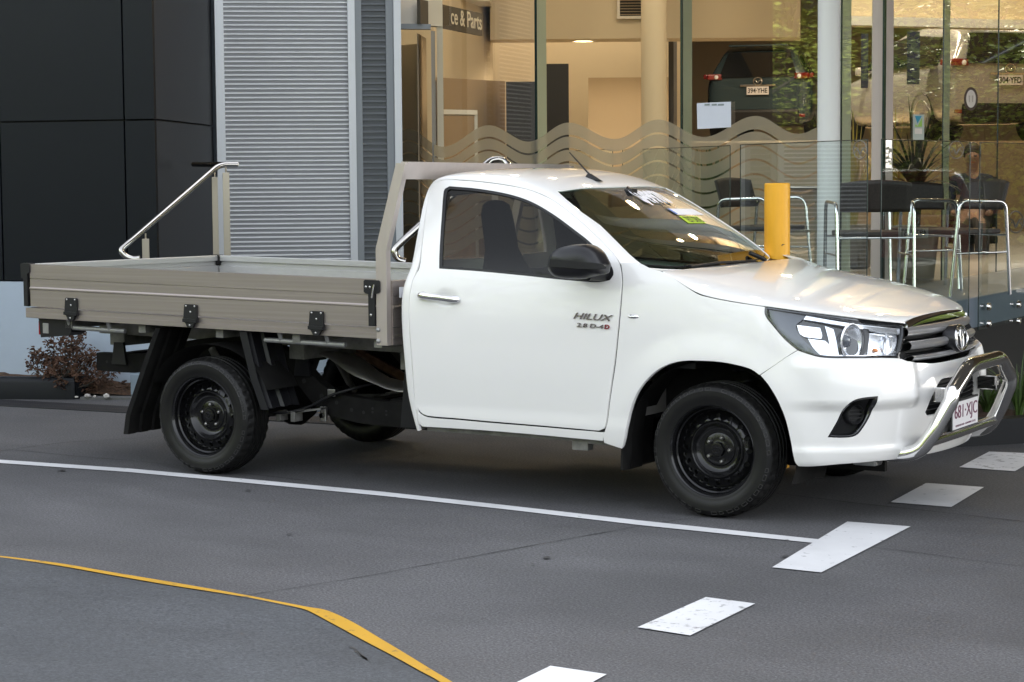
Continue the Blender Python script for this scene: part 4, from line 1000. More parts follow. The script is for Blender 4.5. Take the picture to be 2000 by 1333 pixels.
mb = MB(); mb.tube(smooth_path([(.20, .30, .335), (.34, .33, .33), (.47, .38, .365), (.60, .40, .43), (.72, .44, .47), (.80, .62, .50)], 6), .008, 8); mb.build('brake_cable', 'black_plastic', truck)
mb = MB(); mb.box((.60, .415, .445), (.05, .012, .04), bev=.004); mb.build('cable_bracket', 'bolt_steel', ch)
mb = MB(); mb.box((1.22, .72, .50), (.42, .30, .10), bev=.01); mb.build('floor_panel', 'galvanised', truck)
mb = MB(); mb.box((1.5, .9, .36), (1.1, .9, .14), bev=.03); mb.box((2.6, .9, .33), (1.1, .7, .18), bev=.03); mb.box((3.4, .9, .42), (.6, .9, .25), bev=.03); mb.tube([(2.9, .2, .27), (3.085, .15, .25), (3.3, .35, .3)], .025, 10); mb.tube([(3.085, .25, WR), (3.085, 1.55, WR)], .03, 10); mb.build('underbody', 'matt_black', truck)
mb = MB(); mb.box((2.35, .10, .30), (.09, .06, .05), bev=.006); mb.box((2.45, .09, .325), (.28, .03, .03), bev=.004); mb.box((2.0, .085, .335), (1.1, .03, .03), bev=.004); mb.build('jacking_rail', 'zinc', truck)
mb = MB(); f_ = [on(1560, 913, 1, .2), on(1700, 905, 1, .35)]; mb.box((3.72, .50, .275), (.12, .25, .05), bev=.012); mb.tube([(3.66, .55, .27), (3.78, .42, .265), (3.80, .38, .29)], .012, 8); mb.build('under_tray', 'galvanised', truck)
# spare wheel under the tray
mb = MB(); mb.lathe([(.0, -.02), (.20, -.03), (.22, -.09), (.31, -.09), (.325, -.04), (.325, .05), (.30, .10), (.2, .10), (0, .08)], (-.62, .92, .53), 'z', 40); mb.build('spare_wheel', 'rubber', truck)
# ---------------- cabin
mb = MB(); mb.box((1.95, .9, .50), (1.1, 1.5, .06)); mb.box((1.40, .9, .80), (.03, 1.56, .62)); mb.box((2.62, .9, .70), (.05, 1.6, .5)); mb.build('cabin_floor', 'cab_trim', truck)
def make_seat(yk, px_):
    s_ = empty('seat', (1.72, yk, .55)); s_.parent = truck; s_.matrix_parent_inverse = Matrix.Translation(-truck.location); bpy.context.view_layer.update()
    mb = MB(); rows = [(1.80, .74, .24, .09), (1.77, .85, .245, .085), (1.72, .98, .24, .075), (1.68, 1.10, .22, .07), (1.655, 1.18, .16, .06), (1.64, 1.25, .118, .055), (1.625, 1.34, .115, .055), (1.61, 1.43, .112, .052), (1.605, 1.48, .095, .045), (1.603, 1.50, .05, .03), (1.603, 1.506, .0, .0)]
    n = 20; vs = []
    for x, z, hw, ht in rows:
        for k in range(n):
            a = 2 * math.pi * k / n; c, q = math.cos(a), math.sin(a); vs.append((x + ht * math.copysign(abs(c) ** .6, c) - 1.72, hw * math.copysign(abs(q) ** .6, q), z - .55 + .0 * c))
    mb.add(vs, [(i * n + k, i * n + (k + 1) % n, (i + 1) * n + (k + 1) % n, (i + 1) * n + k) for i in range(len(rows) - 1) for k in range(n)]); b = mb.build('seat_back', 'seat_fabric', None); b.parent = s_
    mb = MB(); mb.box((.25, 0, .14), (.52, .50, .16), bev=.05); b = mb.build('seat_cushion', 'seat_fabric', None); b.parent = s_
make_seat(.52, 0); make_seat(1.28, 0)
mb = MB(); mb.prism([(2.36, .78), (2.34, 1.02), (2.40, 1.10), (2.62, 1.125), (2.95, 1.10), (2.95, .7), (2.6, .7)], lambda a, b, t: Vector((a, t, b)), .14, 1.66); dsh = mb.build('dashboard', 'dash', truck, smooth_angle=30)
mb = MB(); mb.prism([(2.36, 1.08), (2.42, 1.155), (2.62, 1.15), (2.68, 1.11)], lambda a, b, t: Vector((a, t, b)), .34, .70); mb.build('instrument_hood', 'dash', dsh, smooth_angle=30)
wc = Vector((2.26, .52, 1.06)); AX = Vector((-.86, 0, .5)).normalized(); WY = Vector((.5, 0, .86)); mb = MB(); ring_tube(mb, wc, .185, .185, .015, (0, 1, 0), WY, 36, 10)
for a_ in (0, 2.2, 4.1): mb.tube([wc - AX * .03, wc + Vector((0, 1, 0)) * .17 * math.cos(a_) + WY * -.17 * math.sin(a_)], .014, 8)
lathe_dir(mb, [(0, .02), (.05, .01), (.06, -.03)], wc - AX * .02, AX, 20); mb.tube([wc, wc - AX * .25], .03, 10); mb.build('steering_wheel', 'satin_black', truck)
mc = on(1212, 392, 1, .93); mb = MB(); mb.box(mc, (.03, .25, .07), bev=.012); mb.tube([mc, mc + Vector((.05, 0, .07))], .012, 8); mb.box(mc + Vector((.06, -.01, .045)), (.06, .07, .035), bev=.01); mb.build('rear_view_mirror', 'satin_black', truck)
# windscreen writing
ws_text('price_figures', '$49970', (1270, 402), (1324, 402.5), (1222, 373.5), (1275, 374), 'sticker_white', .0055)
ca = wsquad('notice_card', [(1303, 407.5), (1353, 408), (1376, 420), (1323, 419.5)], 'sticker_white', -.001)
wsquad('notice_mark', [(1303, 408), (1307, 408.2), (1325, 419), (1321, 419)], 'sticker_blue', .001)
lc = wsquad('test_drive_card', [(1326, 422), (1361, 422.5), (1380, 436), (1345, 436)], 'sticker_lime', -.001)
ws_text('test_drive_text', 'TEST DRIVE', (1347, 434.5), (1377, 434.8), (1331, 423.5), (1360, 424), 'ink', .002, .0012)
# ------------------------------------------------------------------ setting
Fh = Vector((CF.x, CF.y, 0)).normalized(); Rh = Vector((Fh.y, -Fh.x, 0))
def A(px, py, D):                                 # measured point at a horizontal distance D in front of the camera
    d = ray(px, py); return CAM + d * (D / d.dot(Fh))
def zp(px, py, D): return A(px, py, D).z
def G2(px, D): p = A(px, 388, D); return Vector((p.x, p.y))
DK = .82                                          # level of the terrace and the showroom floor
def groundmat(gname, c0, c1, grain=1):
    m = mat(gname, (.1, .1, .1), .82); n = m.node_tree; b = n.nodes['Principled BSDF']; L = n.links
    tc = n.nodes.new('ShaderNodeTexCoord')
    def noise(s_, d_, st=(1, 1, 1)):
        mp = n.nodes.new('ShaderNodeMapping'); mp.inputs['Scale'].default_value = st; mp.inputs['Rotation'].default_value = (0, 0, .1); L.new(tc.outputs['Object'], mp.inputs[0])
        t = n.nodes.new('ShaderNodeTexNoise'); t.inputs['Scale'].default_value = s_; t.inputs['Detail'].default_value = d_; t.inputs['Roughness'].default_value = .6; L.new(mp.outputs[0], t.inputs['Vector']); return t
    a, f, g, st = noise(.45, 6), noise(105, 2), noise(3.2, 8, (.35, 1, 1)), noise(480, 1)
    r = n.nodes.new('ShaderNodeValToRGB'); r.color_ramp.elements[0].position = .32; r.color_ramp.elements[1].position = .68
    r.color_ramp.elements[0].color = (*c0, 1); r.color_ramp.elements[1].color = (*c1, 1); L.new(a.outputs['Fac'], r.inputs[0])
    def mul(c, t, lo, hi, p0=.3, p1=.7):
        q = n.nodes.new('ShaderNodeMapRange'); q.inputs[1].default_value = p0; q.inputs[2].default_value = p1; q.inputs[3].default_value = lo; q.inputs[4].default_value = hi; L.new(t.outputs['Fac'], q.inputs[0])
        x = n.nodes.new('ShaderNodeMix'); x.data_type = 'RGBA'; x.blend_type = 'MULTIPLY'; x.inputs[0].default_value = 1; L.new(c, x.inputs[6]); L.new(q.outputs[0], x.inputs[7]); return x.outputs[2]
    h_ = noise(62, 3); c = mul(r.outputs[0], g, .84, 1.14); c = mul(c, f, 1 - .5 * grain, 1 + .62 * grain); c = mul(c, h_, .76, 1.26); c = mul(c, st, .85, 1.18); dk = noise(26, 4); c = mul(c, dk, .62, 1.0, .28, .36)
    # coarser, darker seal on the driving lane to the right (x > 2.6), smoother slab beside the bay
    L.new(c, b.inputs['Base Color'])
    bp = n.nodes.new('ShaderNodeBump'); bp.inputs['Strength'].default_value = .35; bp.inputs['Distance'].default_value = .003; L.new(f.outputs['Fac'], bp.inputs['Height']); L.new(bp.outputs[0], b.inputs['Normal'])
    rr = n.nodes.new('ShaderNodeMapRange'); rr.inputs[3].default_value = .62; rr.inputs[4].default_value = .9; L.new(g.outputs['Fac'], rr.inputs[0]); L.new(rr.outputs[0], b.inputs['Roughness'])
    return m
groundmat('asphalt', (.048, .0475, .050), (.078, .077, .081))
groundmat('concrete_path', (.034, .037, .042), (.056, .060, .066), .6)
def sheet(name, poly, z, m, label=None):
    mb = MB(); mb.add([(p[0], p[1], z) for p in poly], [list(range(len(poly)))], 0, False); o = mb.build(name, m)
    if o.data.polygons[0].normal.z < 0: o.data.flip_normals()
    return struct(o)
mb = MB(); mb.add([(-250, -250, 0), (250, -250, 0), (250, 250, 0), (-250, 250, 0)], [(0, 1, 2, 3)]); struct(mb.build('ground', 'asphalt'))
# paint
def paintmat(name, col, wear):
    m = mat(name, col, .6); n = m.node_tree; b = n.nodes['Principled BSDF']; L = n.links; tc = n.nodes.new('ShaderNodeTexCoord')
    t = n.nodes.new('ShaderNodeTexNoise'); t.inputs['Scale'].default_value = 15; t.inputs['Detail'].default_value = 9; t.inputs['Roughness'].default_value = .72; L.new(tc.outputs['Object'], t.inputs['Vector'])
    r = n.nodes.new('ShaderNodeValToRGB'); r.color_ramp.elements[0].position = wear; r.color_ramp.elements[1].position = wear + .06
    r.color_ramp.elements[0].color = tuple(c * .35 + .03 for c in col) + (1,); r.color_ramp.elements[1].color = col + (1,); L.new(t.outputs['Fac'], r.inputs[0])
    t2 = n.nodes.new('ShaderNodeTexNoise'); t2.inputs['Scale'].default_value = 2.5; t2.inputs['Detail'].default_value = 6; L.new(tc.outputs['Object'], t2.inputs['Vector'])
    q = n.nodes.new('ShaderNodeMapRange'); q.inputs[1].default_value = .3; q.inputs[2].default_value = .7; q.inputs[3].default_value = .84; q.inputs[4].default_value = 1.05; L.new(t2.outputs['Fac'], q.inputs[0])
    x = n.nodes.new('ShaderNodeMix'); x.data_type = 'RGBA'; x.blend_type = 'MULTIPLY'; x.inputs[0].default_value = 1; L.new(r.outputs[0], x.inputs[6]); L.new(q.outputs[0], x.inputs[7]); L.new(x.outputs[2], b.inputs['Base Color'])
paintmat('line_white', (.64, .64, .65), .33); paintmat('line_white_worn', (.64, .64, .65), .385); paintmat('line_yellow', (.48, .26, .008), .36)
wl = [(0, 899.5), (250, 916.5), (500, 939), (750, 962.5), (1000, 990), (1250, 1018.5), (1605, 1056)]; wr = [(0, 906), (250, 923.5), (500, 946.5), (750, 970.5), (1000, 998), (1250, 1027.5), (1605, 1064)]
g = lambda q: tuple(on(q[0], q[1], 2, 0))[:2]
e0 = (on(0, 899.5, 2, 0) - on(250, 916.5, 2, 0)); e0 = e0 / e0.length
sheet('painted_line', [(g(wl[0])[0] + e0.x * 4, g(wl[0])[1] + e0.y * 4)] + [g(q) for q in wl] + [g(q) for q in wr[::-1]] + [(g(wr[0])[0] + e0.x * 4, g(wr[0])[1] + e0.y * 4)], .004, 'line_white')
for i, q in enumerate([[(1075, 1303.5), (1185, 1320), (1118, 1358), (1000, 1340)], [(1378.5, 1169), (1475, 1181.5), (1348, 1244), (1245, 1228)], [(1655, 1021), (1778.5, 1030.5), (1604, 1120.5), (1508, 1110.5)],
                       [(1809, 945.5), (1922, 953.5), (1858, 992.5), (1739, 983)], [(1932, 884), (2040, 888.5), (1982, 922.5), (1873.5, 914.5)]]):
    sheet('painted_dash', [g(p) for p in q], .005, 'line_white_worn' if i in (1, 4) else 'line_white')
yl = [(-60, 1086), (0, 1090.5), (60, 1097.5), (130, 1107), (210, 1121), (330, 1141), (470, 1165.5), (540, 1179), (600, 1190.5), (640, 1198), (690, 1221), (740, 1251), (790, 1281), (840, 1312), (880, 1336), (960, 1385)]
yr = [(-60, 1088.5), (0, 1093), (60, 1101), (130, 1112), (210, 1126.5), (330, 1147.5), (470, 1169.5), (540, 1183), (590, 1194), (612, 1203), (660, 1229), (715, 1259), (770, 1288), (820, 1316), (858, 1337), (930, 1388)]
Y1 = smooth_path([(*g(q), 0) for q in yl], 4); Y2 = smooth_path([(*g(q), 0) for q in yr], 4)
sheet('yellow_line', [(p.x, p.y) for p in Y1] + [(p.x, p.y) for p in Y2[::-1]], .010, 'line_yellow')
sheet('path', [(p.x, p.y) for p in Y2] + [(Y2[-1].x - 1, Y2[-1].y - 3), (Y2[0].x - 8, Y2[0].y - 6), (Y2[0].x - 8, Y2[0].y + .4)], .006, 'concrete_path')
mat('crack', (.018, .018, .018), .9)
def crack(pts, w, name='slab_joint'):
    P_ = smooth_path([(*g(q), 0) for q in pts], 6); P_ = [p + Vector((random.uniform(-1, 1), random.uniform(-1, 1), 0)) * .003 for p in P_]; L_, R_ = [], []
    for i, p in enumerate(P_):
        t = (P_[min(i + 1, len(P_) - 1)] - P_[max(i - 1, 0)]).normalized(); nn = Vector((-t.y, t.x, 0)) * w * random.uniform(.3, 1); L_.append(p + nn); R_.append(p - nn)
    sheet(name, [(p.x, p.y) for p in L_] + [(p.x, p.y) for p in R_[::-1]], .003, 'crack')
crack([(455, 1168), (600, 1146), (800, 1111), (1000, 1074), (1180, 1041), (1300, 1020), (1420, 1006)], .004)
crack([(1516, 965), (1600, 975), (1700, 987), (1850, 1003), (2000, 1020)], .006); crack([(1700, 1070), (1800, 1082), (1900, 1096), (2040, 1112)], .003)
crack([(30, 880), (160, 893), (300, 905), (600, 940)], .004); crack([(0, 882), (120, 866), (220, 860), (380, 850), (650, 832)], .005); crack([(240, 1170), (330, 1158)], .002)
mat('oil_stain', (.030, .029, .029), .6)
for (x, y, w, h, a) in [(a_, b_, c_ * .6, d_ * .6, e_) for a_, b_, c_, d_, e_ in [(180, 1115, 16, 3, .1), (565, 1046, 10, 2, 0), (705, 1283, 22, 6, 1.2), (712, 1290, 18, 4, 1.0), (690, 1270, 12, 4, .8), (1068, 1092, 14, 4, .1), (1210, 1328 - 350, 8, 3, 0), (1262, 993, 7, 2, 0), (640, 921, 9, 2, 0), (700, 925, 12, 2, 0), (484, 960, 8, 2, 0), (1040, 1105, 6, 2, 0), (120, 921, 14, 2, 0), (1660, 983, 8, 2, 0), (1534, 1090, 12, 3, 0)]]:
    pts = [(x + w * math.cos(t) * random.uniform(.7, 1.2), y + h * math.sin(t) * random.uniform(.6, 1.2) + (w * math.cos(t)) * math.tan(a) * .3) for t in np.arange(0, 6.28, .5)]
    sheet('oil_stain', [g(p) for p in pts], .0075, 'oil_stain')
# ---------------- dark clad wall with its white base (left)
dC = Vector((math.cos(math.radians(12.65)), math.sin(math.radians(12.65)))); W0 = on(232, 772, 2, 0)
nC = Vector((dC.y, -dC.x))
def wallD(px):                                     # distance at which the sight line of pixel column px meets the wall plane
    d = ray(px, 388); t = (Vector((W0.x, W0.y)) - Vector((CAM.x, CAM.y))).dot(nC) / Vector((d.x, d.y)).dot(nC); return (d * t).dot(Fh)
D1 = wallD(305); C1 = G2(305, D1); D2 = D1 * 1.143; C2 = G2(419, D2)
print('wall', W0, D1, C1, D2, C2)
mat('clad_dark', (.0030, .0048, .0080), .42, spec=.22, noise=(.5, .9, 1.1)); mat('clad_joint', (.004, .004, .005), .8)
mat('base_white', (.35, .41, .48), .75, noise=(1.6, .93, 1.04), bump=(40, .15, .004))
zb_ = zp(20, 548, wallD(20))
bl = empty('clad_building', (C1.x - 3, C1.y, 0), 'dark panelled building wing above a white painted base wall', 'building'); bpy.context.view_layer.update()
def v3(p, z): return Vector((p[0], p[1], z))
Cl = C1 - dC * 12
mb = MB(); fp = [Cl - nC * 3.5, C1 - nC * 3.5, C1, Cl]   # plan (nC points to the camera)
def prismxy(mb, plan, z0, z1, mi=0): mb.prism([(p[0], p[1]) for p in plan], lambda a, b, t: Vector((a, b, t)), z0, z1, mi)
jx = [C1 - dC * (C1 - G2(246, wallD(246))).length, C1 - dC * (C1 - G2(3, wallD(3))).length]
jz = zp(246, 235, wallD(246))
# panels stand proud of a dark backing, 12 mm joints between them
prismxy(mb, [Cl - nC * .2, C1 - nC * .2 - dC * .2, C1 - nC * .03 - dC * .03, Cl - nC * .03], zb_ + .02, 7.4); prismxy(mb, [C1 - nC * .03 - dC * .03, C2 - dC * .03, C2 - dC * .25, C1 - nC * .03 - dC * .25], zb_ + .02, 7.4); mb.build('wall_backing', 'clad_joint', bl)
cuts = [C1, jx[0], jx[1], jx[1] - dC * 2.4, jx[1] - dC * 4.8, jx[1] - dC * 7.2]
for i in range(5):
    a, b = cuts[i], cuts[i + 1]
    for z0, z1 in ((zb_, jz - .007), (jz + .007, jz + 2.4), (jz + 2.414, 7.4)):
        mb = MB(); a_ = a - dC * (.007 if i else 0); b_ = b + dC * .007
        prismxy(mb, [b_, a_, a_ - nC * .028, b_ - nC * .028], z0, z1); mb.build('cladding_panel', 'clad_dark', bl)
dR = (C2 - C1).normalized(); nR = Vector((dR.y, -dR.x))
for z0, z1 in ((zb_, jz - .007), (jz + .007, jz + 2.4), (jz + 2.414, 7.4)):
    mb = MB(); prismxy(mb, [C1 + dR * .001 - nC * .029, C2, C2 - nR * .028, C1 + dR * .001 - nC * .029 - nR * .028], z0, z1); mb.build('cladding_panel', 'clad_dark', bl)
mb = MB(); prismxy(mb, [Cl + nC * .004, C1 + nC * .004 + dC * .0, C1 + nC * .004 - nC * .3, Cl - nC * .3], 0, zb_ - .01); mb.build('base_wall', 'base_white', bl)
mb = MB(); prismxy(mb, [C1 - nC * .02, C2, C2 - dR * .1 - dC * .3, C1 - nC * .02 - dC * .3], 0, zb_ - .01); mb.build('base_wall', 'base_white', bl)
# wall that carries on behind the truck, under the shutter
mat('base_grey', (.20, .23, .26), .7, noise=(1.2, .9, 1.05))
# ---------------- roller shutter bay
dS = Vector((math.cos(math.radians(38)), math.sin(math.radians(38)))); nS = Vector((dS.y, -dS.x))
def planeD(px, P0, nn):
    d = ray(px, 388); t = (P0 - Vector((CAM.x, CAM.y))).dot(nn) / Vector((d.x, d.y)).dot(nn); return (d * t).dot(Fh)
S0 = G2(421, D2 + .05)
sp_ = lambda px: G2(px, planeD(px, S0, nS))
mat('shutter_metal', (.30, .31, .325), .45, metal=.2, noise=(1.3, .94, 1.05)); mat('shutter_rib_lit', (.88, .89, .90), .4); mat('frame_alu', (.60, .62, .65), .38, metal=.4); mat('frame_grey', (.24, .26, .28), .45, metal=.3)  # rib colour is a paler copy of the slats, sky light painted in
mat('corr_grey', (.11, .12, .13), .5, metal=.3); mat('corr_rib_lit', (.22, .235, .25), .5, metal=.3)  # ribs again a lighter copy of the sheet, light put into the colour
rs_ = empty('roller_shutter', (*sp_(560), 0), 'closed grey roller shutter with thin horizontal slats between pale metal posts', 'shutter'); bpy.context.view_layer.update()
def slats(pa, pb, z0, z1, pitch, nn, deep=.014):
    mb = MB(); z = z0
    while z < z1:
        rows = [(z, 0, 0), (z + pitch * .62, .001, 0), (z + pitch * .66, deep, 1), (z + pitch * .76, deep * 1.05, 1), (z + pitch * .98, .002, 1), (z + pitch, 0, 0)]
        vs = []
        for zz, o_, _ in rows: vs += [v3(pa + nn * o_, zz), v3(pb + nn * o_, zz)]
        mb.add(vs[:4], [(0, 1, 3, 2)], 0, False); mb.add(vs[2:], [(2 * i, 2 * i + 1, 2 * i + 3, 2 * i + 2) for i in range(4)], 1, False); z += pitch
    return mb
pit_ = 8.72 / 4060 * planeD(560, S0, nS)
slats(sp_(443), sp_(683), .2, 5.2, pit_, nS).build('slat_curtain', ['shutter_metal', 'shutter_rib_lit'], rs_)
for a, b, o_, m_ in ((426, 443, .05, 'frame_alu'), (683, 697, .05, 'frame_alu'), (697, 710, .03, 'frame_grey')):
    mb = MB(); p, q = sp_(a), sp_(b); prismxy(mb, [p + nS * o_, q + nS * o_, q - nS * .1, p - nS * .1], .0, 6.2); mb.build('shutter_post', m_, rs_)
mb = MB()
for k in range(40):
    z = 1.1 + k * .12; c_ = sp_(688); lathe_dir(mb, [(0, .012), (.006, .01), (.006, .0)], v3(c_ + nS * .05, z), (nS.x, nS.y, 0), 6)
mb = MB(); p, q = sp_(443), sp_(683); mb.box((*((p + q) / 2 + nS * .02), 5.35), ((q - p).length, .3, .4), math.atan2(dS.y, dS.x)); mb.build('shutter_box', 'frame_alu', rs_)
mb = MB(); p, q = sp_(424), sp_(790); prismxy(mb, [p + nS * .01, q + nS * .01, q - nS * .12, p - nS * .12], 0, .20); mb.build('threshold', 'base_grey', rs_)
cp = empty('corrugated_wall', (*sp_(733), 0), 'narrow strip of dark corrugated metal beside the roller shutter', 'wall'); bpy.context.view_layer.update()
slats(sp_(710), sp_(757), .0, 6.2, pit_ * 1.35, nS, .018).build('corrugated_sheet', ['corr_grey', 'corr_rib_lit'], cp)
for a, b, o_, m_ in ((757, 772, .03, 'frame_grey'), (772, 786, .06, 'frame_alu')):
    mb = MB(); p, q = sp_(a), sp_(b); prismxy(mb, [p + nS * o_, q + nS * o_, q - nS * .1, p - nS * .1], 0, 6.2); mb.build('corner_post', m_, cp)
# ---------------- garden bed, edging, drain
mat('edging_black', (.006, .007, .009), .5, spec=.25); mat('bark', (.055, .028, .014), .95, noise=(30, .4, 2.0), bump=(60, 1, .02)); mat('kerb_grey', (.115, .115, .112), .85, noise=(8, .8, 1.2), bump=(80, .3, .004))
k0, k1 = on(-40, 780, 2, 0), on(141, 781, 2, 0); kd = (k1 - k0).normalized(); kn = Vector((-kd.y, kd.x, 0))
mb = MB(); path_ = [k0 - kd * 4, k0, k1 - kd * .06, k1 + kd * .02 + kn * .05, k1 + kd * .05 + kn * .14, k1 + kd * .05 + kn * .3]; P_ = smooth_path([tuple(p) for p in path_], 5)
sec = [(0, 0), (0, .125), (.01, .150), (.03, .162), (.09, .162), (.11, .15), (.12, .0)]; vs = []
for i, p in enumerate(P_):
    t = (P_[min(i + 1, len(P_) - 1)] - P_[max(i - 1, 0)]).normalized(); nn = Vector((-t.y, t.x, 0))
    for a, z in sec: vs.append(p + nn * a + Vector((0, 0, z)))
mb.add(vs, [(i * 7 + k, (i + 1) * 7 + k, (i + 1) * 7 + k + 1, i * 7 + k + 1) for i in range(len(P_) - 1) for k in range(6)]); tag(mb.build('garden_edging', 'edging_black', smooth_angle=40), 'low black rounded edging in front of the garden bed', 'edging')
mb = MB(); kk = k1 + kd * .1; vs = []; nx, ny = 60, 12
for i in range(nx + 1):
    for j in range(ny + 1):
        p = k0 - kd * 3 + kd * (i * .085) + kn * (.10 + j * .065)
        vs.append((p.x, p.y, .02 + .11 * sstep(0, .35, j / ny) * (1 - .75 * sstep(.62, 1, i / nx)) + random.uniform(0, .028)))
mb.add(vs, [(i * (ny + 1) + j, (i + 1) * (ny + 1) + j, (i + 1) * (ny + 1) + j + 1, i * (ny + 1) + j + 1) for i in range(nx) for j in range(ny)]); struct(mb.build('garden_soil', 'bark'))
mb = MB(); rnd = random.Random(3)
for i in range(420):
    p = k0 + kd * rnd.uniform(-.5, 3) + kn * rnd.uniform(.12, .85); z = .03 + .06 * rnd.random()
    mb.box((p.x, p.y, z + (.05 if i % 2 else 0)), (rnd.uniform(.01, .05), rnd.uniform(.008, .03), .008), Mx=Matrix.Rotation(rnd.uniform(0, 3), 3, 'Z') @ Matrix.Rotation(rnd.uniform(-1, 1), 3, 'X'))
o = mb.build('bark_mulch', 'bark'); tag(o, 'brown bark chips covering the garden bed by the white wall', 'mulch', kind='stuff')
mb = MB(); p = k1 + kd * .06; q = p + kd * 2.6; mb.prism([(p.x, p.y), (q.x, q.y), (q.x + kn.x * .12, q.y + kn.y * .12), (p.x + kn.x * .12, p.y + kn.y * .12)], lambda a, b, t: Vector((a, b, t)), 0, .018); struct(mb.build('kerb', 'kerb_grey'))
mat('pebble', (.45, .43, .40), .7)
for i, (x, y) in enumerate([(171, 776), (208, 777), (185, 778), (150, 779)]):
    c_ = on(x, y, 2, .02); bm = bmesh.new(); bmesh.ops.create_icosphere(bm, subdivisions=1, radius=.022 if i < 2 else .012)
    for v in bm.verts: v.co = Vector((v.co.x * 1.4 * random.uniform(.8, 1.2), v.co.y * random.uniform(.8, 1.2), v.co.z * random.uniform(.6, 1))) + c_ + Vector((0, 0, .012))
    me = bpy.data.meshes.new('pebble'); bm.to_mesh(me); bm.free(); tag(link('pebble', me, 'pebble'), ['pale wedge shaped stone on the bark beside the edging end', 'white round pebble beside the brown exhaust tip', 'small tan pebble between the two pale stones', 'tiny grey pebble against the end of the black edging'][i], 'stone', 'stones in the garden bed')
mat('grate', (.030, .030, .033), .6, metal=.4)
gr_ = [on(-10, 797, 2, 0), on(260, 809, 2, 0), on(330, 790, 2, 0), on(130, 781.5, 2, 0)]
a, b = on(20, 795, 2, 0), on(255, 808, 2, 0); gd = (b - a).normalized(); gn = Vector((-gd.y, gd.x, 0)); mb = MB(); L_ = 5.2; W_ = .30
o0 = a - gd * 1.0
for k in range(int(L_ / .022)):
    p = o0 + gd * (k * .022); q = p + gn * W_ + gd * .10; mb.tube([p + Vector((0, 0, .004)), q + Vector((0, 0, .004))], .0055, 4, caps=False)
for t in (0, W_ * .5, W_): mb.box(tuple(o0 + gd * (L_ / 2 + .1 * t / W_) + gn * t + Vector((0, 0, .0035))), (L_, .012, .009), math.atan2(gd.y, gd.x))
mb.add([o0 + Vector((0, 0, .002)), o0 + gd * L_ + Vector((0, 0, .002)), o0 + gd * L_ + gn * W_ + Vector((0, 0, .002)), o0 + gn * W_ + Vector((0, 0, .002))], [(0, 1, 2, 3)], 1, False)
tag(mb.build('drain_grate', ['grate', 'black_gap']), 'long slotted trench drain grate along the kerb behind the truck', 'drain')
# utility box
c_ = on(246, 779, 2, 0) + Vector((0, .16, 0)); mat('box_grey', (.20, .25, .30), .5)
mb = MB(); mb.box((c_.x + .12, c_.y, .09), (.26, .2, .18), .25, bev=.006); f = lambda a, b, t: Vector((c_.x + .12 + a, c_.y - .10 + t, b)); mb.prism([(-.13, .18), (.13, .18), (.10, .225), (-.08, .225)], f, 0, .2); tag(mb.build('utility_box', 'box_grey', recalc=True), 'small blue grey utility box standing against the white wall', 'box')
# dried shrub
mat('dry_leaf', (.070, .034, .019), .75, noise=(9, .5, 1.8)); mat('twig', (.06, .055, .045), .8)
sc_ = on(110, 752, 2, .08) + Vector((.05, .25, 0)); Ds = wallD(110) - .35
sh = empty('dried_shrub', (sc_.x, sc_.y, .06), 'small bush with brown shrivelled leaves in front of the white wall', 'bush'); bpy.context.view_layer.update()
rnd = random.Random(11); mbs = MB(); mbl = MB()
def leafcl(p, n, r):
    for _ in range(n):
        c = p + Vector((rnd.gauss(0, r), rnd.gauss(0, r), rnd.gauss(0, r))); s_ = rnd.uniform(.010, .021)
        M3 = Matrix.Rotation(rnd.uniform(0, 6.28), 3, 'Z') @ Matrix.Rotation(rnd.uniform(-1.5, 1.5), 3, 'X') @ Matrix.Rotation(rnd.uniform(-1.5, 1.5), 3, 'Y')
        mbl.add([c + M3 @ Vector(v) * s_ for v in ((-1, 0, 0), (-.3, .45, .25), (.5, .4, .1), (1.2, 0, -.2), (.5, -.4, .2), (-.3, -.45, .2))], [(0, 1, 2, 3), (0, 3, 4, 5)], 0, False)
base = A(118, 752, Ds); base.z = .06
ends = [(70, 700), (62, 718), (75, 690), (95, 668), (88, 735), (100, 690), (112, 700), (125, 662), (118, 676), (140, 668), (133, 690), (145, 684), (158, 650), (150, 665), (152, 700), (163, 682), (178, 690), (172, 702), (185, 714), (196, 722), (165, 722), (140, 715), (110, 722), (122, 735), (95, 712), (205, 728), (88, 705), (150, 738), (176, 735), (128, 705), (215, 730), (100, 745), (118, 748), (136, 730)]
for (x, y) in ends:
    e = A(x, y, Ds + rnd.uniform(-.18, .18)); m_ = base.lerp(e, .5) + Vector((rnd.uniform(-.04, .04), rnd.uniform(-.04, .04), -.03)); P_ = smooth_path([tuple(base + Vector((rnd.uniform(-.06, .06), rnd.uniform(-.05, .05), 0))), tuple(m_), tuple(e)], 4)
    mbs.tube(P_, [.006 - .0045 * i / len(P_) for i in range(len(P_))], 5, caps=False); leafcl(e, 34, .026)
    for _ in range(3): leafcl(P_[rnd.randint(3, len(P_) - 1)] + Vector((rnd.gauss(0, .03), rnd.gauss(0, .03), rnd.gauss(0, .03))), 12, .022)
mbs.build('stems', 'twig', sh); mbl.build('leaves', 'dry_leaf', sh)
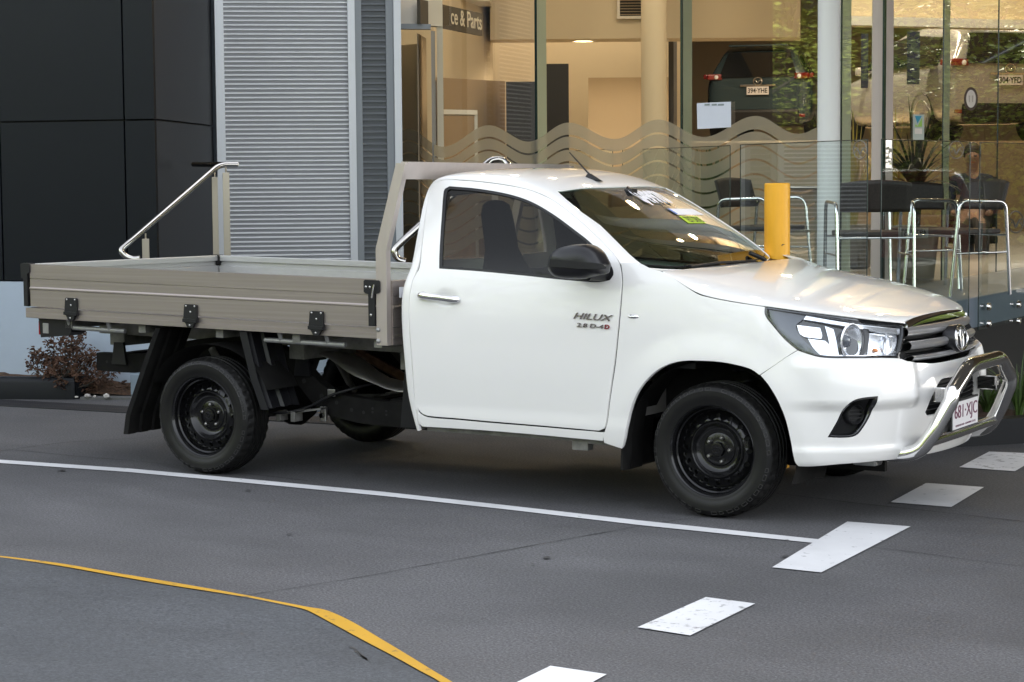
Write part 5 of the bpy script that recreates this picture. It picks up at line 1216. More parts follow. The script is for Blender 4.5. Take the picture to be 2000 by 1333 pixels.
# ---------------- stair handrails and stair
def rail(name, pts, D, posts, r=.0215, label=''):
    P_ = [A(x, y, d) for (x, y), d in zip(pts, D)]
    t = empty(name, (P_[0].x, P_[0].y, 0), label, 'handrail', 'handrails of the steps'); bpy.context.view_layer.update()
    mb = MB(); mb.tube(fillet_path(P_, .10, 8), r, 16); mb.build('rail', 'rail_steel', t)
    for (x, y0, y1, d, w) in posts:
        a, b = A(x, y0, d), A(x, y1, d); b = Vector((a.x, a.y, b.z)); mb = MB(); mb.box(tuple((a + b) / 2 - Vector((0, 0, .02))), (w, w * .5, abs(a.z - b.z) - .04), math.atan2(dS.y, dS.x), bev=.002); mb.tube([a, a - Vector((0, 0, .06))], .007, 8); mb.build('post', 'brushed_steel', t)
    return t
rail('handrail', [(273, 505), (262, 506.5), (248, 503), (234, 490), (252, 474), (428, 322), (464, 322)], [14.75, 14.75, 14.75, 14.75, 14.8, 15.6, 15.65], [(284, 456, 640, 14.9, .05), (441, 327, 640, 15.6, .05)], .0215, 'stainless handrail sloping down to the left beside the dark wall')
rail('handrail', [(378, 321.5), (420, 322), (462, 321)], [16.2, 15.9, 15.65], [(419, 336, 640, 15.9, .045)], .020, 'short level stainless rail end fixed to the dark wall')
rail('handrail', [(792, 512), (776, 508), (768, 490), (792, 466), (940, 330), (960, 312), (985, 312), (997, 330), (1003, 352)], [14.2, 14.2, 14.2, 14.22, 14.5, 14.55, 14.55, 14.5, 14.5], [(966, 318, 640, 14.55, .045)], .0245, 'curved stainless handrail seen behind the truck cab')
mat('step_grey', (.24, .28, .32), .8)
a, b = A(240, 600, 15.0), A(640, 600, 16.4); st = empty('steps', (a.x, a.y, 0), 'grey concrete steps rising to the terrace behind the truck', 'steps'); bpy.context.view_layer.update()
sd = Vector((b.x - a.x, b.y - a.y, 0)).normalized(); sn = Vector((sd.y, -sd.x, 0)); 
p3 = A(780, 600, 14.3); wdt = 1.35
for k in range(4):
    mb = MB(); z1 = DK / 6 * (k + 1); s0 = a + sd * (.10 + k * .27) + sn * .15; s1 = a + sd * 3.2 + sn * .15
    mb.prism([(s0.x, s0.y), (s1.x, s1.y), (s1.x + sn.x * wdt, s1.y + sn.y * wdt), (s0.x + sn.x * wdt, s0.y + sn.y * wdt)], lambda q, r_, t: Vector((q, r_, t)), DK / 6 * k + .001, z1); mb.build('tread', 'step_grey', st, recalc=True)

# unseen building mass added behind the clad wing and shutter bay to block sun
mb = MB(); Bm = [Cl - nC * .4, C1 - nC * .4 - dC * .6, C2 - dC * .3 - nC * .1, sp_(430) - nS * .15, sp_(785) - nS * .15, sp_(785) - nS * 4, Cl - nC * 9]
prismxy(mb, Bm, 0, 7.2); mb.build('sun_block_mass', 'base_grey', bl, recalc=True)
# ---------------- showroom glass wall
VPX = -2337.
DG0 = 18.6                                        # distance of the glass at its left end (px 787)
def gD(px): return DG0 * (787 - VPX) / (px - VPX)
glassmat('shop_glass', (.93, .92, .86), 1.62); glassmat('rail_glass', (.86, .93, .91), 1.5)
mat('glass_edge', (.012, .028, .026), .2); mat('pale_edge', (.50, .56, .42), .4)
mat('wall_cream', (.70, .60, .43), .8); mat('wall_white', (.78, .74, .66), .75); mat('interior_dark', (.022, .020, .018), .5); mat('counter_brown', (.36, .26, .16), .6); mat('floor_tile', (.30, .27, .23), .3)
mat('column_white', (.74, .74, .72), .55); mat('wall_tan', (.42, .33, .22), .8)
rm = empty('showroom', (*G2(1200, 24), DK), 'cream walled showroom with a tall clear glass front and a dropped ceiling band', 'building'); bpy.context.view_layer.update()
sf = empty('glass_front', (*G2(1200, gD(1200)), DK), None, None); sf.parent = rm; sf.matrix_parent_inverse = Matrix.Translation(-rm.location); bpy.context.view_layer.update()
def pane(par, px0, px1, D0, D1, z0, z1, m, name='glass_pane', th=.012):
    a, b = G2(px0, D0), G2(px1, D1); d = (b - a).normalized(); n_ = Vector((d.y, -d.x)); mb = MB()
    prismxy(mb, [a, b, b - n_ * th, a - n_ * th], z0, z1) if th else mb.add([v3(a, z0), v3(b, z0), v3(b, z1), v3(a, z1)], [(0, 1, 2, 3)], 0, False)
    return mb.build(name, m, par)
joints = [787, 1048.5, 1331.5, 1641, 1728]
for a, b in zip(joints, joints[1:]): pane(sf, a + .6, b - .6, gD(a + .6), gD(b - .6), DK, 5.6, 'shop_glass', th=0)
for x in joints[1:-1]: 
    p = G2(x, gD(x)); mb = MB(); mb.box((p.x, p.y, (DK + 5.6) / 2), (.016, .014, 5.6 - DK), -.178); mb.build('glass_joint', 'glass_edge', sf)
    fd_ = Vector((.15, .99)); q = p + fd_ * .13           # glass stiffening fin behind each joint
    mb = MB(); pr = Vector((1, 0)) * .006; prismxy(mb, [p - pr + fd_ * .01, p + pr + fd_ * .01, q + pr, q - pr], DK, 5.6); mb.build('glass_fin', 'pale_edge', sf)
# frosted band cut in waves
def frostmat():
    m = bpy.data.materials.new('frost'); m.use_nodes = True; M['frost'] = m; n = m.node_tree; b = n.nodes['Principled BSDF']; o = n.nodes['Material Output']
    b.inputs['Base Color'].default_value = (.42, .40, .32, 1); b.inputs['Roughness'].default_value = .7
    tr = n.nodes.new('ShaderNodeBsdfTransparent'); tr.inputs[0].default_value = (.80, .78, .70, 1); mx = n.nodes.new('ShaderNodeMixShader'); mx.inputs[0].default_value = .62
    tl = n.nodes.new('ShaderNodeBsdfTranslucent'); tl.inputs[0].default_value = (.55, .52, .42, 1); m2 = n.nodes.new('ShaderNodeMixShader'); m2.inputs[0].default_value = .5
    n.links.new(b.outputs[0], m2.inputs[1]); n.links.new(tl.outputs[0], m2.inputs[2]); n.links.new(tr.outputs[0], mx.inputs[1]); n.links.new(m2.outputs[0], mx.inputs[2]); n.links.new(mx.outputs[0], o.inputs[0])
frostmat()
crest = [(787, 256, 1), (800, 252, 1), (868, 287, -1), (958, 245, 1), (1035, 277, -1), (1113, 240, 1), (1203, 272, -1), (1288, 234, 1), (1376, 268, -1), (1478, 227, 1), (1560, 262, -1), (1650, 225, 1)]
def wave(px):
    c = crest
    for a, b in zip(c, c[1:]):
        if a[0] <= px <= b[0]:
            t = (px - a[0]) / (b[0] - a[0]); f = (1 - math.cos(math.pi * t)) / 2; return a[1] * (1 - f) + b[1] * f
    return c[-1][1]
ga = G2(790, gD(790)); gb_ = G2(1640, gD(1640)); gdir = (gb_ - ga).normalized(); gn_ = Vector((gdir.y, -gdir.x)); N_ = 170
xs = [790 + (1640 - 790) * i / N_ for i in range(N_ + 1)]
mb = MB(); offs = [0]; cut = 21.0; gap = 3.4
bands = [(0, cut)]; y = cut + gap
for k in range(8): bands.append((y, y + cut - gap * .4)); y += cut + gap * .6
for b0, b1 in bands:
    vs = []
    for x in xs:
        h = (x - VPX) / (1213 - VPX); p = G2(x, gD(x)) + gn_ * .012; yy = wave(x)
        for o_ in (b0, b1):
            z = zp(x, yy + o_ * h * 1.15, gD(x)); vs.append(v3(p, max(z, DK + .02)))
    mb.add(vs, [(2 * i, 2 * i + 2, 2 * i + 3, 2 * i + 1) for i in range(N_)], 0, False)
mb.build('frosted_waves', 'frost', sf)
# right-hand glass, turned away
sg_ = empty('glass_front', (*G2(1850, 14.6), DK), None, None); sg_.parent = rm; sg_.matrix_parent_inverse = Matrix.Translation(-rm.location); bpy.context.view_layer.update()
VR = 3287.
def rD(px): return gD(1728) * (VR - 1728) / (VR - px)
mat('mullion_pink', (.55, .47, .42), .5)
for a, b in ((1743, 1840), (1840, 1947), (1947, 2120)): pane(sg_, a, b - 1, rD(a), rD(b - 1), DK, 4.5, 'shop_glass', th=0)
pane(sg_, 1729, 2120, rD(1729), rD(2120), 4.52, 7.4, 'base_grey', 'sun_block_spandrel', .1)  # unseen wall added above the glass to block the sun
pane(sg_, 1725, 1729, rD(1725), rD(1729), DK, 5.6, 'glass_edge', 'glass_joint'); pane(sg_, 1729, 1743, rD(1729), rD(1743), DK, 5.6, 'mullion_pink', 'mullion', .1)
for x in (1840, 1947): pane(sg_, x - 1.2, x + 1.2, rD(x), rD(x), DK, 5.6, 'glass_edge', 'glass_joint')
pane(sg_, 1842, 1853, rD(1842) + .05, rD(1853) + .25, DK, 5.6, 'pale_edge', 'glass_fin')
# stickers on the glass
def sticker(name, pts, D, m, off=.02, lab=None, cat=None, par=None):
    mb = MB(); mb.add([A(x, y, (D(x) if callable(D) else D) - off) for x, y in pts], [list(range(len(pts)))], 0, False); o = mb.build(name, m, par)
    if lab: tag(o, lab, cat)
    return o
mat('paper', (.74, .76, .84), .6, noise=(3, .96, 1.02)); mat('sticker_grey', (.50, .55, .50), .5); mat('sticker_cyan', (.02, .28, .45), .5); mat('sticker_green', (.33, .60, .10), .5); mat('sticker_brown', (.06, .035, .03), .5); mat('sticker_cream', (.80, .74, .68), .5); mat('ink_grey', (.28, .32, .32), .5)
pt = sticker('paper_notice', [(1361, 202), (1427.5, 199), (1428, 249), (1362, 252.5)], gD, 'paper', .03, 'blank white paper sheet taped to the glass above the frosted waves', 'notice')
for k, (x0, x1) in enumerate([(1376, 1386), (1390, 1400), (1402, 1414)]):
    sticker('paper_writing', [(x0, 203.4), (x1, 203), (x1, 206.5), (x0, 206.9)], gD, 'ink_grey', .033, par=pt)
s1 = sticker('window_sticker', [(1783, 224), (1805, 224), (1805, 273.5), (1783, 273.5)], rD, 'sticker_grey', .03, 'small upright sticker with a blue and green tick on the glass', 'sticker')
sticker('tick_mark', [(1787, 227), (1800.5, 227), (1792, 242)], rD, 'sticker_cyan', .034, par=s1); sticker('tick_mark', [(1801, 230), (1801, 248), (1787.5, 248), (1787.5, 243), (1792.5, 246.5)], rD, 'sticker_green', .034, par=s1)
sticker('sticker_text', [(1786.5, 251), (1801, 251.5), (1801, 262), (1786.5, 262)], rD, 'sticker_cream', .034, par=s1)
ov = lambda cx, cy, a, b, n=36: [(cx + a * math.cos(2 * math.pi * k / n), cy + b * math.sin(2 * math.pi * k / n)) for k in range(n)]
s2 = sticker('round_sticker', ov(1896.5, 193.5, 13.5, 23), rD, 'sticker_brown', .03, 'oval brown and cream sticker on the right glass bay', 'sticker'); sticker('sticker_centre', ov(1896.5, 193.5, 9.5, 17.5), rD, 'sticker_cream', .034, par=s2)
for dx in (-3, 3): sticker('figure_mark', [(1896.5 + dx - 1.6, 187), (1896.5 + dx + 1.6, 187), (1896.5 + dx + 1, 200), (1896.5 + dx - 1, 200)], rD, 'mullion_pink', .037, par=s2)
# ---------------- interior
def slab(par, name, pts, z0, z1, m):
    mb = MB(); prismxy(mb, pts, z0, z1); return mb.build(name, m, par, recalc=True)
e1 = G2(787, gD(787)); e2 = G2(1728, gD(1728)); e3 = G2(2120, rD(2120))
BKL, BKR = G2(640, 30), G2(2600, 30)
slab(rm, 'floor', [e1 + Vector((0, .05)), e2 + Vector((0, .05)), e3 + Vector((-.05, .05)), G2(2900, 40), G2(400, 40)], DK - .30, DK, 'floor_tile')
slab(rm, 'ceiling', [e1 + Vector((-2, .05)), e2 + Vector((0, .05)), e3, G2(2900, 60), G2(100, 60)], 5.62, 5.8, 'wall_cream')
zbk = zp(1300, 75, 22.5)
slab(rm, 'bulkhead', [G2(960, 22.5), G2(1562, 22.5), G2(1562, 23.1), G2(960, 23.1)], zbk, 5.61, 'wall_cream')
slab(rm, 'bulkhead', [G2(960, 21.8), G2(964, 22.49), G2(800, 22.49), G2(640, 20.5), G2(640, 20.0)], zbk + .35, 5.6, 'wall_white')
slab(rm, 'bulkhead', [G2(1640, 20), G2(2300, 21.5), G2(2300, 22), G2(1640, 20.5)], zp(1900, 55, 20.8), 5.6, 'wall_cream')
slab(rm, 'bulkhead_edge', [G2(1640, 19.9), G2(2300, 21.4), G2(2300, 21.47), G2(1640, 19.97)], zp(1900, 55, 20.8) - .02, zp(1900, 42, 20.8), 'column_white')
# left side rooms: door frame, white partition, sign wall
slab(rm, 'partition', [G2(700, 17.9), G2(868, 18.4), G2(868, 18.55), G2(700, 18.05)], zp(830, 52, 18.4), 5.6, 'wall_white')
slab(rm, 'partition', [G2(856, 18.4), G2(868, 18.42), G2(868, 18.6), G2(856, 18.58)], DK, zp(830, 52, 18.4) + .01, 'wall_white')
slab(rm, 'door_frame', [G2(845, 18.2), G2(853, 18.25), G2(853, 18.4), G2(845, 18.35)], DK, zp(849, 62, 18.3), 'frame_grey'); slab(rm, 'door_frame', [G2(700, 18.0), G2(845, 18.19), G2(845, 18.3), G2(700, 18.1)], zp(800, 58, 18.2), zp(800, 48, 18.2), 'frame_grey')
slab(rm, 'open_door', [G2(818, 18.3), G2(834, 19.0), G2(836, 19.0), G2(820, 18.3)], DK, zp(820, 70, 18.6), 'wall_tan'); slab(rm, 'open_door', [G2(787, 19.2), G2(818, 19.0), G2(818, 19.04), G2(787, 19.24)], DK, zp(800, 86, 19), 'wall_cream')
slab(rm, 'sign_wall', [G2(700, 20.0), G2(850, 20.2), G2(965, 23.2), G2(965, 23.35), G2(700, 20.3)], DK, 5.6, 'wall_cream')
slab(rm, 'back_wall', [G2(700, 26), G2(1335, 27), G2(1335, 27.2), G2(700, 26.2)], DK, 5.6, 'wall_cream')
slab(rm, 'counter_wall', [G2(855, 20.2), G2(988, 21.2), G2(988, 21.4), G2(855, 20.4)], DK, zp(940, 158, 21), 'counter_brown'); slab(rm, 'desk', [G2(860, 18.6), G2(934, 18.9), G2(934, 19.4), G2(860, 19.2)], zp(900, 224, 18.8), zp(900, 215, 18.8), 'wall_white')
slab(rm, 'desk', [G2(928, 18.9), G2(934, 18.9), G2(934, 19.4), G2(928, 19.4)], DK, zp(930, 224, 18.8), 'wall_white')
slab(rm, 'dark_cabinet', [G2(990, 20.6), G2(1049, 20.6), G2(1049, 21), G2(990, 21)], DK, zp(1020, 160, 20.6), 'interior_dark'); slab(rm, 'dark_cabinet', [G2(1069, 22), G2(1112, 22), G2(1112, 22.5), G2(1069, 22.5)], DK, zp(1090, 125, 22), 'interior_dark')
slab(rm, 'partition', [G2(1150, 24), G2(1306, 24), G2(1306, 24.2), G2(1150, 24.2)], DK, zp(1200, 152, 24), 'wall_tan')
# raised rear floor with the display cars
Z2 = 2.0
slab(rm, 'upper_floor', [G2(1240, 27.2), G2(2700, 27.2), G2(3200, 60), G2(1100, 60)], DK, Z2, 'wall_tan')
slab(rm, 'sun_block_roof', [e1 + Vector((-.3, .1)), e2 + Vector((0, .1)), e3 + Vector((.1, 0)), G2(2960, 60), G2(200, 60)], 5.83, 7.4, 'base_grey'); slab(rm, 'side_wall', [e3 + Vector((.0, .3)), e3 + Vector((.3, .3)), G2(2960, 60), G2(2900, 60)], 0, 5.6, 'wall_tan'); slab(rm, 'side_wall', [e1 + Vector((-.6, .3)), e1 + Vector((-.3, .3)), G2(260, 60), G2(200, 60)], 0, 5.6, 'wall_cream'); slab(rm, 'back_wall', [G2(200, 60), G2(2900, 60), G2(2900, 60.3), G2(200, 60.3)], 0, 5.6, 'wall_tan')  # roof mass and outer walls added unseen to keep sun out
slab(rm, 'back_wall', [G2(1100, 46), G2(2900, 46), G2(2900, 46.3), G2(1100, 46.3)], Z2, 5.6, 'wall_cream')
slab(rm, 'side_wall', [G2(1306, 24.2), G2(1316, 24.2), G2(1345, 45), G2(1330, 45)], DK, 5.6, 'interior_dark')
mat('navy', (.012, .02, .07), .6); slab(rm, 'blue_panel', [G2(1769, 29), G2(1794, 29), G2(1794, 29.1), G2(1769, 29.1)], zp(1780, 165, 29), zp(1780, 62, 29), 'navy'); slab(rm, 'blue_panel', [G2(1680, 28), G2(1694, 28), G2(1694, 28.1), G2(1680, 28.1)], zp(1690, 172, 28), zp(1690, 66, 28), 'navy')
# ceiling air vent, lights
mat('vent_dark', (.02, .018, .015), .7)
c_ = A(1243.5, 15, 22.45); vn = empty('air_vent', tuple(c_), 'square slatted air vent high on the cream wall', 'vent'); bpy.context.view_layer.update(); az = math.atan2(Rh.y, Rh.x)
mb = MB(); 
for dx, dz, w, h in ((0, .105, .42, .03), (0, -.105, .42, .03), (-.195, 0, .03, .18), (.195, 0, .03, .18)): mb.box((c_.x + Rh.x * dx, c_.y + Rh.y * dx, c_.z + dz), (w, .03, h), az)
mb.build('frame', 'wall_white', vn); mb = MB(); mb.box((c_.x, c_.y, c_.z), (.36, .02, .18), az); mb.build('backing', 'vent_dark', vn)
for k in range(6): mb = MB(); mb.box((c_.x - Fh.x * .015, c_.y - Fh.y * .015, c_.z - .075 + k * .03), (.36, .02, .006), az); mb.build('slat', 'wall_tan', vn)
mat('lamp_glow', (1, .8, .5), .5, emit=(1, .72, .38), es=5)
def downlight(x, y, z, lab, r=.09, grp='downlights in the showroom ceiling', e=0, m='lamp_glow'):
    t = empty('downlight', (x, y, z), lab, 'ceiling light', grp); bpy.context.view_layer.update()
    mb = MB(); mb.lathe([(r, 0), (r, -.012), (r * 1.25, -.012), (r * 1.3, 0)], (x, y, z), 'z', 20); mb.build('trim_ring', 'wall_white', t)
    mb = MB(); mb.lathe([(0, -.006), (r, -.006)], (x, y, z), 'z', 20); mb.build('lamp', m, t)
    if e:
        l = bpy.data.lights.new('downlight_lamp', 'AREA'); l.shape = 'DISK'; l.size = .2; l.energy = e * .12; l.color = (1, .82, .60); l.spread = math.radians(160)
        o = bpy.data.objects.new('downlight_lamp', l); COL.objects.link(o); o.location = (x, y, z - .03)
for i, (px, D, lab) in enumerate([(1140, 22.8, 'round downlight under the cream ceiling band, left of the pair by the vent'), (1283, 22.8, 'round downlight under the cream ceiling band, right of the pair by the vent')]):
    p = G2(px, D); downlight(p.x, p.y, zbk, lab, .11, e=40)
for i, (px, D) in enumerate([(850, 20), (1000, 18.5), (1250, 19.5), (1500, 18.5), (1750, 18.5), (1950, 18.5), (1450, 25.8), (1050, 24.6), (1200, 25.8), (1900, 27), (1650, 30), (2050, 31), (1450, 31), (1300, 26.0)]):
    p = G2(px, D); l = bpy.data.lights.new('showroom_fill_lamp', 'AREA'); l.shape = 'DISK'; l.size = .22; l.energy = 5.8 if D < 24 else (12 if D < 27.5 else 45); l.color = (1, .82, .60)
    o = bpy.data.objects.new('showroom_fill_lamp', l); COL.objects.link(o); o.location = (p.x, p.y, 5.55)  # unseen lamps; the rear ones added to brighten the display car
    if D > 24 or i < 6: downlight(p.x, p.y, 5.618, 'unseen round ceiling downlight lighting the tall part of the showroom', .10)
for px, D, E_l in ((1930, 19.6, 14), (2060, 20.2, 14), (1930, 25.5, 18)):
    p = G2(px, D); downlight(p.x, p.y, 5.618, 'unseen round ceiling downlight lighting the tall part of the showroom', .10); l = bpy.data.lights.new('showroom_fill_lamp', 'AREA'); l.shape = 'DISK'; l.size = .22; l.energy = E_l; l.color = (1, .82, .60)
    o = bpy.data.objects.new('showroom_fill_lamp', l); COL.objects.link(o); o.location = (p.x, p.y, 5.56)  # unseen lamps added to brighten the right bulkhead and silver car
# round columns
for px, D, w, lab in ((1618, 14.3, 44, 'tall white round column in front of the glass beside the yellow bollard'), (1278, 20.6, 50, 'cream round column further inside the showroom')):
    p = G2(px, D); r = w / 2 / 4060 * D; mb = MB(); mb.lathe([(r, DK + .006), (r, 5.6 if D > 16 else 4.6)], (p.x, p.y, 0), 'z', 40); tag(mb.build('column', 'column_white' if D < 16 else 'wall_cream'), lab, 'column')
mb = MB(); prismxy(mb, [G2(1701, 15.3), G2(1723, 15.3), G2(1723, 15.6), G2(1701, 15.6)], DK, 5.6); tag(mb.build('column', 'wall_white'), 'square cream pillar just left of the glass corner', 'column')
# hanging sign
sgD = lambda px: 18.75 + (px - 870) / 75 * 1.06
zt_, zb2 = zp(870, 10, 18.75), zp(870, 56, 18.75)
sn_ = empty('department_sign', (*G2(870, 18.75), zb2), 'dark hanging sign reading Service and Parts in white letters', 'sign'); bpy.context.view_layer.update()
a, b = G2(825, sgD(825)), G2(945, sgD(945)); d_ = (b - a).normalized(); n_ = Vector((d_.y, -d_.x)); mb = MB(); prismxy(mb, [a, b, b - n_ * .03, a - n_ * .03], zb2, zt_); mat('sign_dark', (.055, .045, .03), .6); mb.build('board', 'sign_dark', sn_)
mat('sign_letters', (.62, .58, .48), .6); a2 = a + d_ * ((b - a).length * .46)
o = text_mesh('lettering', 'ce & Parts', .2, 'sign_letters', (a2.x + n_.x * .004, a2.y + n_.y * .004, zb2 + .05), (d_.x, d_.y, 0), (0, 0, 1), .004, sn_, 0, (b - a).length * .52, .001, ch=.145)
# ---------------- terrace, balustrade
VB = 50.
DB1 = 11.7                                         # corner of the balustrade, px 1721
def bD(px): return DB1 * (1715 - VB) / (px - VB)
def bR(px): return DB1 * (VR - 1721) / (VR - px)
mat('terrace_tile', (.26, .27, .28), .55, noise=(3, .9, 1.1)); mat('slab_blue', (.105, .135, .175), .5, noise=(2, .9, 1.1))
zbt = zp(1900, 643, bR(1900))
q = [G2(1040, bD(1040) + .06), G2(1715, bD(1715) + .06), G2(1735, bR(1735) + .06), G2(2300, bR(2300) + .06), G2(2300, 26), e3 + Vector((.05, -.02)), e2 + Vector((0, -.02)), e1 + Vector((0, -.02))]
tr_ = slab(None, 'terrace', q, zbt, DK, 'slab_blue'); struct(tr_)
mb = MB(); prismxy(mb, [p for p in q[:-1]] + [q[-1]], DK + .001, DK + .006); struct(mb.build('terrace_paving', 'terrace_tile', recalc=True))
slab(None, 'terrace_void_shade', [G2(1000, 21.6), G2(1700, 13.1), G2(2300, 19), G2(2300, 26), G2(900, 26)], 0, zbt - .005, 'black_gap')['kind'] = 'structure'  # black block standing in for the dark void under the terrace
def glasspanel(pts, lab, fix=()):
    (x0, D0), (x1, D1_), y0, y1 = pts
    a, b = G2(x0, D0), G2(x1, D1_); d = (b - a).normalized(); n_ = Vector((d.y, -d.x)); zt__ = (zp(x0, y0, D0) + zp(x1, y1, D1_)) / 2
    t = empty('glass_balustrade', (a.x, a.y, DK), lab, 'balustrade', 'frameless glass balustrade panels'); bpy.context.view_layer.update()
    mb = MB(); mb.add([v3(a, zbt - .02), v3(b, zbt - .02), v3(b, zt__), v3(a, zt__)], [(0, 1, 2, 3)], 0, False); mb.build('pane', 'rail_glass', t)
    s_ = .0035
    for p_, q_ in ((v3(a, zbt - .02), v3(a, zt__)), (v3(b, zbt - .02), v3(b, zt__))): mb = MB(); mb.tube([p_, q_], s_, 4); mb.build('pane_edge', 'glass_edge', t)
    mb = MB(); mb.tube([v3(a, zt__), v3(b, zt__)], .0028, 4); mb.build('pane_edge', 'glass_edge', t)
    for (x, y, Df) in fix:
        c = A(x, y, Df); mb = MB(); lathe_dir(mb, [(0, .022), (.006, .020), (.008, .022), (.022, .022), (.025, .018), (.025, 0)], c, (n_.x, n_.y, 0), 24); mb.build('fixing', 'steel', t)
    return t
glasspanel(((1047, bD(1047)), (1197, bD(1197)), 297, 293.5), 'leftmost glass balustrade panel, seen over the truck cab')
glasspanel(((1216, bD(1216)), (1426, bD(1426)), 293, 285.5), 'glass balustrade panel over the windscreen, left of the bollard chair')
glasspanel(((1446, bD(1446)), (1694, bD(1694)), 283.5, 273), 'long glass balustrade panel behind the yellow bollard')
glasspanel(((1721, bR(1721)), (1894, bR(1894)), 272, 278), 'glass balustrade panel right of the corner, in front of the last chair')
glasspanel(((1913, bR(1913)), (2100, bR(2100)), 278, 284), 'rightmost glass balustrade panel with round steel fixings', [(x, y, bR(x) - .01) for x, y in ((1928.5, 599.5), (1929, 633), (1987, 595.5), (1987, 628))])
# winged oval marks on the glass
mat('etched', (.09, .10, .10), .6); mat('etched_faint', (.20, .19, .17), .6)
def logo(cx, cy, w, h, D, m, r):
    mb = MB(); P_ = [A(x, y, D(x) - .015) for x, y in ov(cx, cy, w, h, 30)]; mb.tube(P_, r, 6, closed=True)
    mb.tube(smooth_path([tuple(A(cx + a * w, cy + b * h, D(cx) - .015)) for a, b in ((-.92, -.3), (-.55, -.22), (-.28, -.02), (0, .38), (.28, -.02), (.55, -.22), (.92, -.3))], 4), r, 6)
    mb.tube(smooth_path([tuple(A(cx + a * w, cy + b * h, D(cx) - .015)) for a, b in ((-.80, .35), (-.5, .0), (-.30, .1), (0, .55), (.30, .1), (.5, .0), (.80, .35))], 4), r * .8, 6); return mb
tag(logo(1984, 434, 15, 21, bR, 0, .004).build('etched_logo', 'etched'), 'dark winged oval logo on the rightmost balustrade panel', 'logo', 'winged oval logos on the balustrade')
tag(logo(1868, 293, 14, 17, bR, 0, .0025).build('etched_logo', 'etched_faint'), 'faint winged oval logo near the top of the panel right of the corner', 'logo', 'winged oval logos on the balustrade')
tag(logo(1680, 293, 13, 18, bD, 0, .003).build('etched_logo', 'etched_faint'), 'winged oval logo near the top right of the panel behind the bollard', 'logo', 'winged oval logos on the balustrade')
# ---------------- bollard
mat('bollard_yellow', (.84, .41, .02), .42, noise=(7, .86, 1.05, (1, 1, .25))); bDp = 11.5; p = G2(1518, bDp); r = 25 / 4060 * bDp; zt3 = zp(1518, 358, bDp)
mb = MB(); mb.lathe([(r, 0), (r, zt3 - .006), (r - .006, zt3), (0, zt3)], (p.x, p.y, 0), 'z', 48); bo = tag(mb.build('bollard', 'bollard_yellow', smooth_angle=40), 'thick yellow steel bollard behind the bonnet', 'bollard')
mb = MB(); mb.tube([A(1527, 481, bDp - r - .004), A(1528, 478, bDp - r - .004), A(1533, 478, bDp - r * .8)], .0025, 5); mb.build('scratch', 'ink', bo)
# ---------------- wicker chairs and table
mat('wicker', (.018, .012, .009), .55, noise=(60, .5, 1.8), bump=(140, .8, .004)); mat('chrome_tube', (.74, .74, .74), .1, metal=1)
def make_chair(lab):
    t = empty('wicker_chair', (0, 0, 0), lab, 'chair', 'wicker chairs on the terrace')
    def pr(mb, n, m): o = mb.build(n, m, None); o.parent = t; return o
    # faces +x; seat at .45
    mb = MB(); mb.box((0, 0, .445), (.44, .44, .035), bev=.012); pr(mb, 'seat', 'wicker')
    vs = []
    for i in range(9):
        z = .60 + .215 * i / 8 
        for j in range(11):
            y = -.235 + .47 * j / 10; vs.append((-.20 - .06 * (i / 8) - .05 * (1 - (y / .235) ** 2), y, z - .02 * (y / .235) ** 2 * (i / 8)))
    mb = MB(); mb.add(vs, [(i * 11 + j, i * 11 + j + 1, (i + 1) * 11 + j + 1, (i + 1) * 11 + j) for i in range(8) for j in range(10)]); bk = pr(mb, 'backrest', 'wicker')
    sm = bk.modifiers.new('th', 'SOLIDIFY'); sm.thickness = .018
    for s in (-1, 1):
        mb = MB(); mb.tube(fillet_path([(-.27, s * .26, 0), (-.22, s * .265, .655), (.19, s * .265, .665), (.26, s * .26, 0)], .07, 6), .0125, 10); pr(mb, 'arm_leg_frame', 'chrome_tube')
        mb = MB(); mb.tube([(-.25, s * .255, .30), (.235, s * .255, .30)], .008, 8); pr(mb, 'side_rail', 'chrome_tube')
    mb = MB(); mb.tube([(-.245, -.255, .42), (-.245, .255, .42)], .009, 8); pr(mb, 'cross_rail', 'chrome_tube'); mb = MB(); mb.tube([(.24, -.255, .42), (.24, .255, .42)], .009, 8); pr(mb, 'cross_rail', 'chrome_tube')
    return t
def copy_tree(o, par=None):
    c = o.copy(); COL.objects.link(c)
    if par is not None: c.parent = par; c.matrix_parent_inverse = o.matrix_parent_inverse.copy()
    for ch in list(o.children): copy_tree(ch, c)
    return c
ch0 = make_chair('wicker armchair with chrome legs behind the yellow bollard'); CH = [ch0]
for lab in ('wicker armchair seen from behind, at the small round table', 'wicker armchair turned sideways behind the panel right of the glass corner', 'wicker chair half hidden behind the corner, facing the table'):
    c = copy_tree(ch0); c['label'] = lab; CH.append(c)
for c, (px, D, rz, sc) in zip(CH, [(1492, 14.5, -8, .95), (1697, 13.4, 122, .93), (1868, 13.7, 238, .93), (1795, 14.5, -60, .9)]):
    p = G2(px, D); c.location = (p.x, p.y, DK + .006); c.rotation_euler.z = math.radians(rz); c.scale = (sc,) * 3
p = G2(1600, 15.0); tb_ = empty('cafe_table', (p.x, p.y, DK), 'small round steel cafe table on the terrace', 'table'); bpy.context.view_layer.update()
mb = MB(); mb.lathe([(0, .715), (.33, .715), (.335, .708), (.335, .695), (.32, .69), (0, .69)], (p.x, p.y, DK), 'z', 40); mb.build('tabletop', 'brushed_steel', tb_)
mb = MB(); mb.lathe([(.035, .008), (.035, .69)], (p.x, p.y, DK), 'z', 20); mb.lathe([(0, .03), (.2, .02), (.22, .007)], (p.x, p.y, DK), 'z', 30); mb.build('pedestal', 'steel', tb_)
